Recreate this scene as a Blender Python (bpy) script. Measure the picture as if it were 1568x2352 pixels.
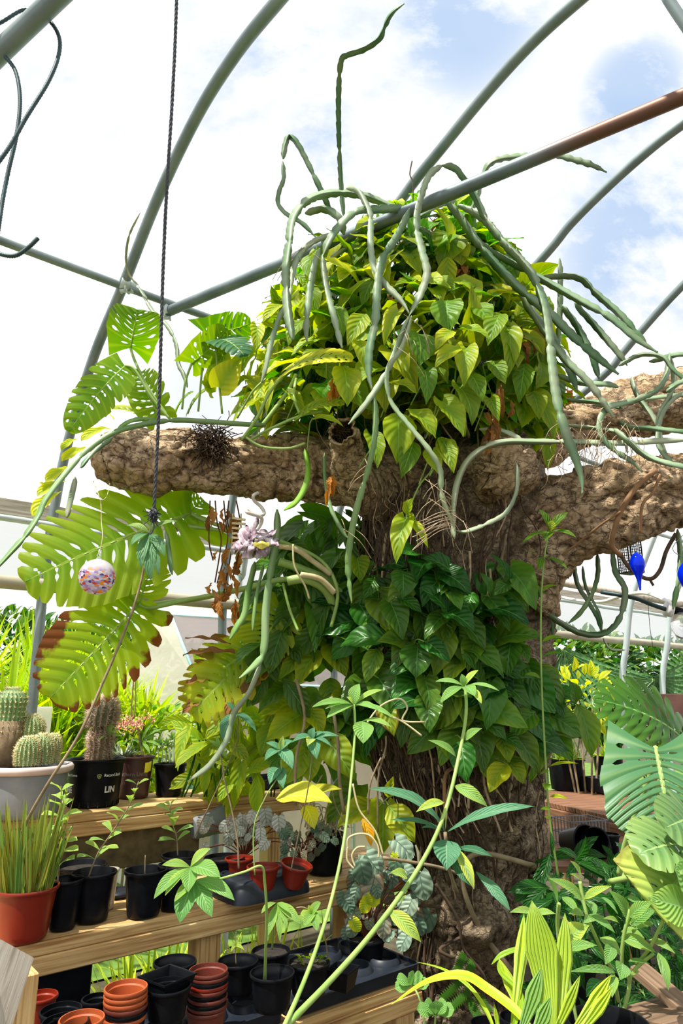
import bpy, math, random
from mathutils import Vector, Matrix, noise
for o in list(bpy.data.objects): bpy.data.objects.remove(o, do_unlink=True)
S = bpy.context.scene
COL = S.collection
R = random.Random(7)
# ------------------------------------------------------------------ camera
F = 1568.0
PITCH = math.atan((1600-1176)/F)
CH = 1.5
cam_d = bpy.data.cameras.new('camera'); cam = bpy.data.objects.new('camera', cam_d); COL.objects.link(cam)
cam.location = (0, 0, CH); cam.rotation_euler = (math.pi/2+PITCH, 0, 0)
cam_d.sensor_fit = 'VERTICAL'; cam_d.sensor_height = 36; cam_d.lens = 36*F/2352.0
cam_d.clip_start = .02; cam_d.clip_end = 500
S.camera = cam
S.view_settings.view_transform = 'Standard'; S.view_settings.look = 'None'
S.view_settings.gamma = 1; S.view_settings.use_curve_mapping = False
S.view_settings.exposure = 0.75
S.cycles.max_bounces = 7; S.cycles.transparent_max_bounces = 12
S.cycles.diffuse_bounces = 3; S.cycles.transmission_bounces = 6
cP, sP = math.cos(PITCH), math.sin(PITCH)
def ray(px, py):
    x = (px-784)/F; y = -(py-1176)/F
    return Vector((x, cP-sP*y, sP+cP*y))
def W(px, py, d):
    "point of the place seen at this pixel, d metres ahead"
    r = ray(px, py); p = r*(d/r.y); return Vector((p.x, p.y, p.z+CH))
def WZ(px, py, z):
    r = ray(px, py); t = (z-CH)/r.z; return Vector((r.x*t, r.y*t, z))
def px2m(p, n):
    "length in metres of n pixels at point p"
    q = Vector((p.x, p.y, p.z-CH)); return n/F*(cP*q.y+sP*q.z)
# greenhouse frame: wall line direction w, inward n
AZ = math.radians(51)
WD = Vector((math.sin(AZ), math.cos(AZ), 0)); ND = Vector((math.cos(AZ), -math.sin(AZ), 0))
ORG = W(75, 1640, 3.7); ORG.z = 0
def G(s, u, z): return ORG+WD*s+ND*u+Vector((0, 0, z))
def WS(px, py, s):
    "point on the vertical plane across the house at distance s along the wall"
    r = ray(px, py); P0 = G(s, 0, 0)-Vector((0, 0, CH)); P0.z = 0
    t = P0.dot(WD)/r.dot(WD); p = r*t; return Vector((p.x, p.y, p.z+CH))
def WU(px, py, u):
    r = ray(px, py); P0 = G(0, u, 0); P0.z = 0
    t = P0.dot(ND)/r.dot(ND); p = r*t; return Vector((p.x, p.y, p.z+CH))
# ------------------------------------------------------------------ world and sun
wd = bpy.data.worlds.new('sky'); S.world = wd; wd.use_nodes = True
nt = wd.node_tree; nt.nodes.clear()
def N(nt, t, **k):
    n = nt.nodes.new(t)
    for a, b in k.items():
        if a.startswith('i_'):
            n.inputs[int(a[2:]) if a[2:].isdigit() else a[2:].replace('_', ' ')].default_value = b
        else: setattr(n, a, b)
    return n
def L(nt, a, b): nt.links.new(a, b)
def ramp(nt, fac, stops):
    n = nt.nodes.new('ShaderNodeValToRGB'); e = n.color_ramp.elements
    while len(e) < len(stops): e.new(.5)
    for i, (p, c) in enumerate(stops):
        e[i].position = p; e[i].color = (c[0], c[1], c[2], 1) if isinstance(c, tuple) else (c, c, c, 1)
    L(nt, fac, n.inputs[0]); return n.outputs[0]
def math_(nt, op, a, b=None, clamp=False):
    n = nt.nodes.new('ShaderNodeMath'); n.operation = op; n.use_clamp = clamp
    for i, v in enumerate((a, b)):
        if v is None: continue
        if isinstance(v, (int, float)): n.inputs[i].default_value = v
        else: L(nt, v, n.inputs[i])
    return n.outputs[0]
def mixc(nt, f, a, b, mode='MIX'):
    n = nt.nodes.new('ShaderNodeMix'); n.data_type = 'RGBA'; n.blend_type = mode
    for i, v in ((0, f), (6, a), (7, b)):
        if isinstance(v, (int, float)): n.inputs[i].default_value = v
        elif isinstance(v, tuple): n.inputs[i].default_value = (v[0], v[1], v[2], 1)
        else: L(nt, v, n.inputs[i])
    return n.outputs[2]
tc = N(nt, 'ShaderNodeTexCoord')
mp = N(nt, 'ShaderNodeMapping'); mp.inputs['Rotation'].default_value = (.2, .3, .5); mp.inputs['Scale'].default_value = (1, 2.2, 1.2)
L(nt, tc.outputs['Generated'], mp.inputs[0])
nz = N(nt, 'ShaderNodeTexNoise'); nz.inputs['Scale'].default_value = 5; nz.inputs['Detail'].default_value = 9; nz.inputs['Roughness'].default_value = .62
L(nt, mp.outputs[0], nz.inputs['Vector'])
nz2 = N(nt, 'ShaderNodeTexNoise'); nz2.inputs['Scale'].default_value = 2.2; nz2.inputs['Detail'].default_value = 4
L(nt, mp.outputs[0], nz2.inputs['Vector'])
acc = None   # gaps of blue between the clouds, each a direction of the sky
for (px, py, sz, am) in ((590, 60, 7, .5), (520, 220, 5, .3), (640, 470, 4, .3), (340, 370, 6, .28), (1075, 20, 7, .62), (1455, 215, 4.5, .62), (1490, 560, 9, .62), (1400, 590, 5, .5), (1380, 400, 5, .25), (930, 215, 5, .3), (740, 350, 5, .45), (830, 60, 6, .25), (130, 245, 4, .25), (1250, 560, 5, .25), (1540, 330, 6, .4), (470, 900, 5, .18)):
    r = ray(px, py).normalized()
    d = N(nt, 'ShaderNodeVectorMath', operation='DOT_PRODUCT'); L(nt, tc.outputs['Generated'], d.inputs[0]); d.inputs[1].default_value = r
    c0 = math.cos(math.radians(sz))
    m = N(nt, 'ShaderNodeMapRange'); m.interpolation_type = 'SMOOTHERSTEP'
    L(nt, d.outputs['Value'], m.inputs[0]); m.inputs[1].default_value = c0; m.inputs[2].default_value = 1
    m.inputs[4].default_value = am
    acc = m.outputs[0] if acc is None else math_(nt, 'MAXIMUM', acc, m.outputs[0])
t = math_(nt, 'MULTIPLY', acc, math_(nt, 'MULTIPLY', math_(nt, 'SUBTRACT', nz.outputs[0], .42), 7.0, True))
gen = ramp(nt, nz2.outputs[0], [(0.5, 0), (.75, .35)])
sepx = N(nt, 'ShaderNodeSeparateXYZ'); L(nt, tc.outputs['Generated'], sepx.inputs[0])
t = math_(nt, 'ADD', t, math_(nt, 'MULTIPLY', gen, math_(nt, 'MULTIPLY', nz.outputs[0], ramp(nt, sepx.outputs[2], [(.45, 0), (.75, 1)]))), True)
skyc = mixc(nt, t, (1.0, 1.0, 1.0), (.14, .38, .76))
bg = N(nt, 'ShaderNodeBackground'); L(nt, skyc, bg.inputs[0]); bg.inputs[1].default_value = .64
L(nt, bg.outputs[0], N(nt, 'ShaderNodeOutputWorld').inputs[0])
sd = bpy.data.lights.new('sun', 'SUN'); sd.energy = 4.6; sd.angle = math.radians(1.2); sd.color = (1, .95, .86)
sun = bpy.data.objects.new('sun', sd); COL.objects.link(sun)
sun.rotation_euler = Vector((-.34, -.30, .90)).to_track_quat('Z', 'Y').to_euler()   # high sun from the left
# ------------------------------------------------------------------ object helpers
def empty(name, loc=(0, 0, 0), rz=0):
    o = bpy.data.objects.new(name, None); COL.objects.link(o); o.location = loc; o.rotation_euler = (0, 0, rz); o.empty_display_size = .05
    return o
def tag(o, label=None, cat=None, group=None, kind=None):
    if label: o['label'] = label
    if cat: o['category'] = cat
    if group: o['group'] = group
    if kind: o['kind'] = kind
    return o
def thing(name, label, cat, loc=(0, 0, 0), group=None, rz=0):
    return tag(empty(name, loc, rz), label, cat, group)
class MB:
    def __init__(s): s.v = []; s.f = []; s.uv = []; s.t = []; s.mi = []; s.pc = []; s.ct = (0, 0, 0)
    def add(s, v, f, uv=None, t=None, mi=0):
        k = len(s.v); s.v += [tuple(p) for p in v]
        s.uv += uv if uv else [(0, 0)]*len(v)
        s.t += [t if t else s.ct]*len(v)
        k2 = len(s.f)
        for q in f: s.f.append([i+k for i in q]); s.mi.append(mi)
        s.pc.append((k, len(s.v), k2, len(s.f)))
    def build(s, name, mat, parent=None, smooth=True, flatang=None):
        me = bpy.data.meshes.new(name)
        org = parent.matrix_basis.inverted() if parent else None
        if parent and parent.parent: org = parent.matrix_basis.inverted() @ parent.parent.matrix_basis.inverted()
        vs = s.v if org is None else [org @ Vector(p) for p in s.v]
        me.from_pydata(vs, [], s.f)
        for m in (mat if isinstance(mat, (list, tuple)) else [mat]): me.materials.append(m)
        me.polygons.foreach_set('material_index', s.mi)
        me.polygons.foreach_set('use_smooth', [smooth]*len(s.f))
        ul = me.uv_layers.new(name='UVMap')
        li = [0]*len(me.loops); me.loops.foreach_get('vertex_index', li)
        fl = []
        for i in li: fl += s.uv[i]
        ul.data.foreach_set('uv', fl)
        ca = me.color_attributes.new('tint', 'FLOAT_COLOR', 'POINT')
        fl = []
        for t in s.t: fl += (t[0], t[1], t[2], 1)
        ca.data.foreach_set('color', fl)
        me.validate(); me.update()
        if name in ('foliage', 'inner_foliage', 'root_mat', 'hanging_roots') and len(s.f) > 4000: kd = 'stuff'
        else: kd = None
        if flatang:
            try: me.set_sharp_from_angle(angle=math.radians(flatang))
            except Exception: pass
        o = bpy.data.objects.new(name, me); COL.objects.link(o)
        if parent: o.parent = parent
        if kd: o['kind'] = kd
        return o
    def split(s, name, mat, parent, flatang=None):
        "one object for every piece added"
        out = []
        for a, b, c, d in s.pc:
            m = MB(); m.v = s.v[a:b]; m.uv = s.uv[a:b]; m.t = s.t[a:b]; m.f = [[i-a for i in q] for q in s.f[c:d]]; m.mi = s.mi[c:d]; out.append(m.build(name, mat, parent, flatang=flatang))
        return out
def catmull(P, n=6):
    if len(P) < 3: return [P[0].lerp(P[-1], i/n) for i in range(n+1)]
    out = []
    for i in range(len(P)-1):
        a = P[max(i-1, 0)]; b = P[i]; c = P[i+1]; d = P[min(i+2, len(P)-1)]
        for k in range(n):
            t = k/n; t2 = t*t; t3 = t2*t
            out.append(.5*((2*b)+(c-a)*t+(2*a-5*b+4*c-d)*t2+(3*b-a-3*c+d)*t3))
    out.append(P[-1]); return out
def frames(P, up=None):
    T = []
    for i in range(len(P)):
        t = (P[min(i+1, len(P)-1)]-P[max(i-1, 0)])
        T.append(t.normalized() if t.length > 1e-9 else Vector((0, 0, 1)))
    u = up or Vector((0, -1, .2))
    n = (u-T[0]*u.dot(T[0]))
    if n.length < 1e-4: n = Vector((1, 0, 0))-T[0]*T[0].x
    n.normalize(); out = []
    for t in T:
        n = (n-t*n.dot(t)); n.normalize(); out.append((t, n.copy(), t.cross(n)))
    return out
def sweep(mb, P, rad, sec=8, twist=0, cap=True, prof=None, t=None, mi=0, up=None):
    "tube along P; rad number, list or function of 0..1; prof(k, f, rr) gives radius factor of spoke k"
    fr = frames(P, up); n = len(P); v = []; uv = []
    for i, p in enumerate(P):
        f = i/(n-1)
        r = rad(f) if callable(rad) else (rad[min(i, len(rad)-1)] if isinstance(rad, list) else rad)
        for k in range(sec):
            a = 2*math.pi*k/sec+twist*f
            q = r*(prof(k, i) if prof else 1)
            v.append(p+fr[i][1]*math.cos(a)*q+fr[i][2]*math.sin(a)*q); uv.append((k/sec, f))
    fc = [(i*sec+k, i*sec+(k+1) % sec, (i+1)*sec+(k+1) % sec, (i+1)*sec+k) for i in range(n-1) for k in range(sec)]
    if cap: fc.append(tuple(range(sec-1, -1, -1))); fc.append(tuple(range((n-1)*sec, n*sec)))
    mb.add(v, fc, uv, t, mi)
def tube(mb, P, r, sec=8, n=5, **k): sweep(mb, catmull([Vector(p) for p in P], n), r, sec, **k)
def pixpath(pts, d0=None):
    "pixel polyline (px,py[,d]) -> points; missing distances are interpolated"
    q = [list(p)+[None]*(3-len(p)) for p in pts]
    if q[0][2] is None: q[0][2] = d0
    if q[-1][2] is None: q[-1][2] = next(p[2] for p in reversed(q) if p[2] is not None)
    i = 0
    while i < len(q):
        if q[i][2] is None:
            j = i
            while q[j][2] is None: j += 1
            a = q[i-1][2]; b = q[j][2]; m = j-i+1
            for k in range(i, j): q[k][2] = a+(b-a)*(k-i+1)/m
            i = j
        i += 1
    return [W(*p) for p in q]
def box(mb, c, sx, sy, sz, M=None, bev=.0, t=None, mi=0, uvs=None):
    "box centred at c, half sizes; M 3x3 orientation; chamfered along its edges"
    M = M or Matrix.Identity(3); c = Vector(c)
    if bev <= 0:
        v = [(x, y, z) for x in (-sx, sx) for y in (-sy, sy) for z in (-sz, sz)]
        f = [(0, 1, 3, 2), (4, 6, 7, 5), (0, 4, 5, 1), (2, 3, 7, 6), (0, 2, 6, 4), (1, 5, 7, 3)]
    else:
        v = []; idx = {}
        for x in (-1, 1):
            for y in (-1, 1):
                for z in (-1, 1):
                    for ax in range(3):
                        s = [sx-bev, sy-bev, sz-bev]; s[ax] += bev
                        idx[(x, y, z, ax)] = len(v); v.append((x*s[0], y*s[1], z*s[2]))
        f = []
        for ax in range(3):
            b, d = (ax+1) % 3, (ax+2) % 3
            for s in (-1, 1):
                q = []
                for (p, r) in ((-1, -1), (1, -1), (1, 1), (-1, 1)):
                    k = [0, 0, 0]; k[ax] = s; k[b] = p; k[d] = r; q.append(idx[(k[0], k[1], k[2], ax)])
                f.append(q if s > 0 else q[::-1])
            for p in (-1, 1):
                for r in (-1, 1):
                    q = []
                    k = [0, 0, 0]; k[b] = p; k[d] = r
                    for s, a2 in ((-1, b), (-1, d), (1, d), (1, b)):
                        k[ax] = s; q.append(idx[(k[0], k[1], k[2], a2)])
                    f.append(q if p*r < 0 else q[::-1])
        for x in (-1, 1):
            for y in (-1, 1):
                for z in (-1, 1):
                    q = [idx[(x, y, z, a)] for a in range(3)]; f.append(q if x*y*z > 0 else q[::-1])
    # uv runs along the longest side
    big = max((sx, 0), (sy, 1), (sz, 2))[1]; o1, o2 = (big+1) % 3, (big+2) % 3
    uv = [(p[big], p[o1]+p[o2]*1.3) for p in v]
    mb.add([c+M @ Vector(p) for p in v], f, uv, t, mi)
def lathe(mb, prof, c, sec=32, M=None, t=None, mi=0, close=False):
    "prof list of (r, z) turned about the axis through c"
    v = []; uv = []; M = M or Matrix.Identity(3)
    for j, (r, z) in enumerate(prof):
        for k in range(sec):
            a = 2*math.pi*k/sec; v.append(Vector(c)+M @ Vector((r*math.cos(a), r*math.sin(a), z))); uv.append((k/sec, j/len(prof)))
    f = [(j*sec+k, j*sec+(k+1) % sec, (j+1)*sec+(k+1) % sec, (j+1)*sec+k) for j in range(len(prof)-1) for k in range(sec)]
    mb.add(v, f, uv, t, mi)
def PX(p):
    z = p.z-CH; a = cP*p.y+sP*z; return 784+F*p.x/a, 1176-F*(-sP*p.y+cP*z)/a
def rot(ax, deg): return Matrix.Rotation(math.radians(deg), 3, ax)
# ------------------------------------------------------------------ materials
def mat(name):
    m = bpy.data.materials.new(name); m.use_nodes = True; nt = m.node_tree; nt.nodes.clear()
    b = N(nt, 'ShaderNodeBsdfPrincipled'); o = N(nt, 'ShaderNodeOutputMaterial'); L(nt, b.outputs[0], o.inputs[0])
    return m, nt, b, o
def noisy(nt, scale, detail=4, co='Object', rough=.55, stretch=None):
    tc = N(nt, 'ShaderNodeTexCoord'); s = tc.outputs[co]
    if stretch:
        mp = N(nt, 'ShaderNodeMapping'); mp.inputs['Scale'].default_value = stretch; L(nt, s, mp.inputs[0]); s = mp.outputs[0]
    n = N(nt, 'ShaderNodeTexNoise'); n.inputs['Scale'].default_value = scale; n.inputs['Detail'].default_value = detail; n.inputs['Roughness'].default_value = rough
    L(nt, s, n.inputs['Vector']); return n.outputs[0]
def bump(nt, b, h, st=.3, dist=.01):
    n = N(nt, 'ShaderNodeBump'); n.inputs['Strength'].default_value = st; n.inputs['Distance'].default_value = dist
    L(nt, h, n.inputs['Height']); L(nt, n.outputs[0], b.inputs['Normal'])
def simple(name, c, c2=None, rough=.5, metal=0, scale=8, st=.1, detail=4, stretch=None, spec=.5, dist=.004):
    m, nt, b, o = mat(name)
    n = noisy(nt, scale, detail, stretch=stretch)
    L(nt, ramp(nt, n, [(.3, c), (.7, c2 or c)]), b.inputs['Base Color'])
    b.inputs['Roughness'].default_value = rough; b.inputs['Metallic'].default_value = metal; b.inputs['Specular IOR Level'].default_value = spec
    if st: bump(nt, b, n, st, dist)
    return m
def leafmat(name, dark, light, yel, vein, nv=9, trans=.38, rough=.42, edge=1.0, spec=.3, bumps=.6, veinw=.035, sidevein=.25, shift=4.0):
    m, nt, b, o = mat(name)
    uv = N(nt, 'ShaderNodeUVMap'); sp = N(nt, 'ShaderNodeSeparateXYZ'); L(nt, uv.outputs[0], sp.inputs[0])
    at = N(nt, 'ShaderNodeAttribute', attribute_name='tint'); ts = N(nt, 'ShaderNodeSeparateColor'); L(nt, at.outputs['Color'], ts.inputs[0])
    au = math_(nt, 'ABSOLUTE', math_(nt, 'SUBTRACT', sp.outputs[0], .5))     # 0..0.5
    base = mixc(nt, ts.outputs[1], dark, light)
    n = noisy(nt, 14, 3)
    ed = math_(nt, 'ADD', math_(nt, 'MULTIPLY', au, 1.5*edge), math_(nt, 'MULTIPLY', n, .6))
    yf = math_(nt, 'MULTIPLY', ts.outputs[0], math_(nt, 'ADD', ed, .12), True)
    col = mixc(nt, yf, base, yel)
    bf = math_(nt, 'MULTIPLY', ts.outputs[2], math_(nt, 'MULTIPLY', math_(nt, 'SUBTRACT', math_(nt, 'ADD', math_(nt, 'MULTIPLY', au, 2.2), math_(nt, 'MULTIPLY', n, 1.1)), 1.34), 8, True), True)
    mid = math_(nt, 'LESS_THAN', au, veinw*.5)
    ph = math_(nt, 'SUBTRACT', math_(nt, 'MULTIPLY', sp.outputs[1], nv*6.283), math_(nt, 'MULTIPLY', au, nv*shift))
    w = math_(nt, 'SINE', ph)
    sv = math_(nt, 'POWER', math_(nt, 'ADD', math_(nt, 'MULTIPLY', w, .5), .5), 10)
    vf = math_(nt, 'MAXIMUM', math_(nt, 'MULTIPLY', mid, .75), math_(nt, 'MULTIPLY', sv, sidevein))
    col = mixc(nt, vf, col, vein)
    col = mixc(nt, bf, col, (.16, .055, .015))
    L(nt, col, b.inputs['Base Color']); b.inputs['Roughness'].default_value = rough; b.inputs['Specular IOR Level'].default_value = spec
    bump(nt, b, math_(nt, 'SUBTRACT', 0.0, math_(nt, 'MAXIMUM', mid, math_(nt, 'ADD', math_(nt, 'MULTIPLY', w, .5), .5))), bumps, .004)
    tr = N(nt, 'ShaderNodeBsdfTranslucent')
    hs = N(nt, 'ShaderNodeHueSaturation'); hs.inputs['Saturation'].default_value = 1.1; hs.inputs['Value'].default_value = 1.5; L(nt, col, hs.inputs['Color'])
    L(nt, hs.outputs[0], tr.inputs[0])
    mx = N(nt, 'ShaderNodeMixShader'); mx.inputs[0].default_value = trans
    L(nt, b.outputs[0], mx.inputs[1]); L(nt, tr.outputs[0], mx.inputs[2]); L(nt, mx.outputs[0], o.inputs[0])
    return m
M = {}
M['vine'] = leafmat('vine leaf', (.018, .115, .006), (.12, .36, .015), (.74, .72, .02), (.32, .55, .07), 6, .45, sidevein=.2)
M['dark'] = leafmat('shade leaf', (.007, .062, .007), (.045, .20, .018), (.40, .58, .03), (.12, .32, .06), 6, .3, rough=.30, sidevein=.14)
M['seed'] = leafmat('seedling leaf', (.06, .24, .05), (.22, .48, .13), (.66, .78, .10), (.38, .58, .26), 10, .35, sidevein=.12)
M['mons'] = leafmat('split leaf', (.022, .13, .006), (.10, .34, .012), (.74, .70, .02), (.40, .52, .08), 10, .5, sidevein=.3, shift=0)
M['monsb'] = leafmat('blue green split leaf', (.018, .10, .04), (.065, .22, .09), (.5, .6, .1), (.40, .55, .18), 10, .2, sidevein=.2, rough=.38, shift=0)
M['grass'] = leafmat('blade leaf', (.05, .20, .01), (.20, .46, .02), (.74, .80, .04), (.45, .62, .10), 1, .4, sidevein=0, veinw=.1)
M['palm'] = leafmat('palm leaf', (.03, .13, .04), (.12, .30, .10), (.56, .68, .02), (.45, .60, .10), 1, .3, sidevein=0, veinw=.08)
M['bluel'] = leafmat('blue green leaf', (.03, .15, .07), (.13, .34, .18), (.62, .72, .10), (.30, .48, .26), 9, .28, sidevein=.12)
M['potgrass'] = leafmat('grass blade', (.03, .11, .012), (.13, .28, .05), (.50, .46, .05), (.3, .42, .1), 1, .3, sidevein=0, veinw=.1)
M['begs'] = leafmat('silver begonia leaf', (.16, .20, .15), (.62, .64, .60), (.42, .12, .05), (.06, .09, .05), 4, .15, rough=.5, sidevein=.6, veinw=.05)
M['beg'] = leafmat('begonia leaf', (.025, .075, .035), (.30, .42, .31), (.42, .12, .05), (.03, .07, .04), 4, .15, rough=.5, sidevein=.6, veinw=.05)
M['dead'] = leafmat('dead leaf', (.16, .07, .02), (.42, .20, .07), (.80, .33, .04), (.3, .15, .07), 5, .3, rough=.8, sidevein=.2)
M['yell'] = leafmat('yellow leaf', (.45, .50, .03), (.74, .74, .06), (.95, .42, .01), (.80, .82, .25), 7, .4, sidevein=.2)
def cactmat():
    m, nt, b, o = mat('cactus stem'); at = N(nt, 'ShaderNodeAttribute', attribute_name='tint'); ts = N(nt, 'ShaderNodeSeparateColor'); L(nt, at.outputs['Color'], ts.inputs[0])
    n = noisy(nt, 9, 5)
    g = mixc(nt, ts.outputs[1], (.06, .16, .055), (.30, .42, .25))
    g = mixc(nt, ts.outputs[0], g, (.50, .50, .36))
    g = mixc(nt, ramp(nt, n, [(.48, 0), (.72, .5)]), g, (.33, .32, .22))
    g = mixc(nt, ts.outputs[2], g, (.20, .42, .03))
    L(nt, g, b.inputs['Base Color']); b.inputs['Roughness'].default_value = .5; bump(nt, b, n, .3, .003)
    return m
M['cact'] = cactmat()
def barkmat(name, c1, c2, c3, sc=1):
    m, nt, b, o = mat(name)
    tc = N(nt, 'ShaderNodeTexCoord')
    mp = N(nt, 'ShaderNodeMapping'); mp.inputs['Scale'].default_value = (1, 1, 1); L(nt, tc.outputs['Object'], mp.inputs[0])
    n1 = N(nt, 'ShaderNodeTexNoise'); n1.inputs['Scale'].default_value = 7*sc; n1.inputs['Detail'].default_value = 8; L(nt, mp.outputs[0], n1.inputs['Vector'])
    n2 = N(nt, 'ShaderNodeTexNoise'); n2.inputs['Scale'].default_value = 42*sc; n2.inputs['Detail'].default_value = 6; n2.inputs['Roughness'].default_value = .65; L(nt, mp.outputs[0], n2.inputs['Vector'])
    at = N(nt, 'ShaderNodeAttribute', attribute_name='tint'); ts = N(nt, 'ShaderNodeSeparateColor'); L(nt, at.outputs['Color'], ts.inputs[0])
    col = mixc(nt, ramp(nt, n1.outputs[0], [(.35, 0), (.65, 1)]), c1, c2)
    col = mixc(nt, math_(nt, 'MULTIPLY', ramp(nt, n2.outputs[0], [(.42, 1), (.56, 0)]), .5), col, c3)
    col = mixc(nt, ts.outputs[0], col, c3)
    vo = N(nt, 'ShaderNodeTexVoronoi', feature='DISTANCE_TO_EDGE'); vo.inputs['Scale'].default_value = 15*sc
    n3 = N(nt, 'ShaderNodeTexNoise'); n3.inputs['Scale'].default_value = 22*sc; n3.inputs['Detail'].default_value = 5; L(nt, mp.outputs[0], n3.inputs['Vector'])
    mp2 = N(nt, 'ShaderNodeMapping'); mp2.inputs['Scale'].default_value = (1, 1, 1.9); L(nt, mixc(nt, .09, mp.outputs[0], n3.outputs['Color']), mp2.inputs[0]); L(nt, mp2.outputs[0], vo.inputs['Vector'])
    crk = math_(nt, 'MULTIPLY', ramp(nt, vo.outputs[0], [(.0, 1), (.035, 0)]), ramp(nt, n1.outputs[0], [(.42, 0), (.55, .9)]))
    col = mixc(nt, crk, col, c3)
    L(nt, col, b.inputs['Base Color']); b.inputs['Roughness'].default_value = .92; b.inputs['Specular IOR Level'].default_value = .15
    h = math_(nt, 'ADD', math_(nt, 'MULTIPLY', ramp(nt, vo.outputs[0], [(0, 0), (.09, 1)]), .6), n2.outputs[0])
    bump(nt, b, h, .8, .011)
    return m
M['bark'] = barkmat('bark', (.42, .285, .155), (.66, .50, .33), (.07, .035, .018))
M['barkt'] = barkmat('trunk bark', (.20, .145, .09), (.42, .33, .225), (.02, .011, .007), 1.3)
M['root'] = simple('root', (.34, .23, .13), (.60, .47, .32), .85, st=.2, scale=30)
M['rootd'] = simple('dark root', (.03, .017, .009), (.11, .065, .035), .9, st=.3, scale=25)
M['vinestem'] = simple('vine stem', (.20, .36, .07), (.36, .50, .14), .5, scale=12)
M['brownstem'] = simple('woody stem', (.17, .12, .06), (.34, .27, .16), .7, scale=20)
M['straw'] = simple('straw stem', (.50, .42, .20), (.66, .58, .34), .7, scale=20)
M['galv'] = simple('galvanised steel', (.15, .20, .205), (.27, .33, .33), .45, .3, scale=5, st=.05, detail=8)
M['galvp'] = simple('pale galvanised steel', (.50, .60, .62), (.66, .74, .75), .45, .3, scale=5, st=.05, detail=8)
M['rebar'] = simple('dark steel bar', (.022, .05, .055), (.05, .09, .095), .5, .4, scale=20)
def pipemat():
    m, nt, b, o = mat('rusting pipe'); at = N(nt, 'ShaderNodeAttribute', attribute_name='tint'); ts = N(nt, 'ShaderNodeSeparateColor'); L(nt, at.outputs['Color'], ts.inputs[0])
    n = noisy(nt, 8, 8); g = ramp(nt, n, [(.3, (.10, .14, .15)), (.7, (.19, .24, .25))])
    r = math_(nt, 'MULTIPLY', math_(nt, 'ADD', math_(nt, 'MULTIPLY', n, .8), .5), ts.outputs[0], True)
    L(nt, mixc(nt, r, g, (.19, .08, .045)), b.inputs['Base Color']); b.inputs['Roughness'].default_value = .5; b.inputs['Metallic'].default_value = .35
    bump(nt, b, n, .1, .003); return m
M['rust'] = pipemat()
def woodmat(name, a, b_, c, rough=.75):
    m, nt, b, o = mat(name)
    uv = N(nt, 'ShaderNodeUVMap'); mp = N(nt, 'ShaderNodeMapping'); mp.inputs['Scale'].default_value = (2.0, 42, 1); L(nt, uv.outputs[0], mp.inputs[0])
    n = N(nt, 'ShaderNodeTexNoise'); n.inputs['Scale'].default_value = 1.6; n.inputs['Detail'].default_value = 6; n.inputs['Distortion'].default_value = .5; L(nt, mp.outputs[0], n.inputs['Vector'])
    L(nt, ramp(nt, n.outputs[0], [(.28, a), (.5, b_), (.75, c)]), b.inputs['Base Color']); b.inputs['Roughness'].default_value = rough
    bump(nt, b, n.outputs[0], .35, .003); return m
M['pine'] = woodmat('pine lumber', (.27, .12, .03), (.58, .36, .14), (.78, .58, .29))
M['oldwood'] = woodmat('old red lumber', (.09, .035, .018), (.20, .09, .045), (.33, .18, .09))
M['greywood'] = woodmat('grey board', (.30, .24, .18), (.52, .46, .38), (.62, .57, .48))
M['block'] = simple('stained block', (.055, .04, .015), (.19, .14, .06), .9, scale=14, st=.5, detail=8)
M['blackpot'] = simple('black plastic', (.003, .0035, .005), (.007, .008, .011), .33, scale=20, st=.03, spec=.14)
M['tray'] = simple('black tray plastic', (.008, .011, .018), (.02, .026, .038), .4, scale=10, st=.08, spec=.3)
M['redpot'] = simple('red brown plastic', (.18, .012, .004), (.25, .020, .006), .35, scale=6, st=.03)
M['terra'] = simple('terracotta plastic', (.34, .066, .017), (.42, .09, .024), .45, scale=8, st=.05)
M['maroon'] = simple('maroon plastic', (.10, .02, .014), (.17, .035, .02), .4, scale=8, st=.03)
M['brownpot'] = simple('brown plastic', (.055, .022, .02), (.08, .034, .03), .4, scale=8, st=.03)
M['greypot'] = simple('weathered grey plastic', (.13, .15, .165), (.27, .29, .31), .6, scale=5, st=.1, detail=8)
M['rimpink'] = simple('faded rim plastic', (.55, .42, .40), (.68, .56, .52), .6, scale=9, st=.1)
M['soil'] = simple('potting soil', (.007, .005, .004), (.035, .024, .017), .95, scale=60, st=.9, detail=8, dist=.01)
M['print'] = simple('white print', (.55, .58, .58), (.68, .70, .70), .6, scale=60, st=0)
M['printdim'] = simple('faded print', (.20, .15, .15), (.26, .20, .20), .6, scale=60, st=0)
M['greenprint'] = simple('green print', (.38, .48, .16), None, .6, scale=60, st=0)
M['tagy'] = simple('yellow tag', (.85, .80, .02), (.92, .88, .10), .5, scale=30, st=0)
M['white'] = simple('white plastic', (.74, .75, .74), (.86, .86, .84), .5, scale=8, st=.03)
M['rope'] = simple('dark rope', (.035, .04, .055), (.10, .105, .12), .85, scale=90, st=.8)
M['barrel'] = simple('cactus skin', (.10, .20, .07), (.22, .34, .14), .6, scale=12, st=.2)
M['cactbrown'] = simple('corked cactus skin', (.13, .085, .05), (.26, .19, .11), .85, scale=22, st=.5)
M['spine'] = simple('cactus spine', (.62, .50, .22), (.80, .70, .38), .6, scale=30, st=0)
M['cactgrey'] = simple('grey green cactus skin', (.07, .085, .045), (.17, .17, .10), .8, scale=22, st=.4)
M['spinep'] = simple('reddish cactus spine', (.40, .24, .17), (.66, .50, .38), .6, scale=30, st=0)
M['flower'] = simple('dried flower', (.72, .28, .18), (.85, .58, .38), .8, scale=60, st=.3)
M['flowerp'] = simple('pink flower', (.60, .05, .12), (.70, .14, .20), .8, scale=60, st=.3)
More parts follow.
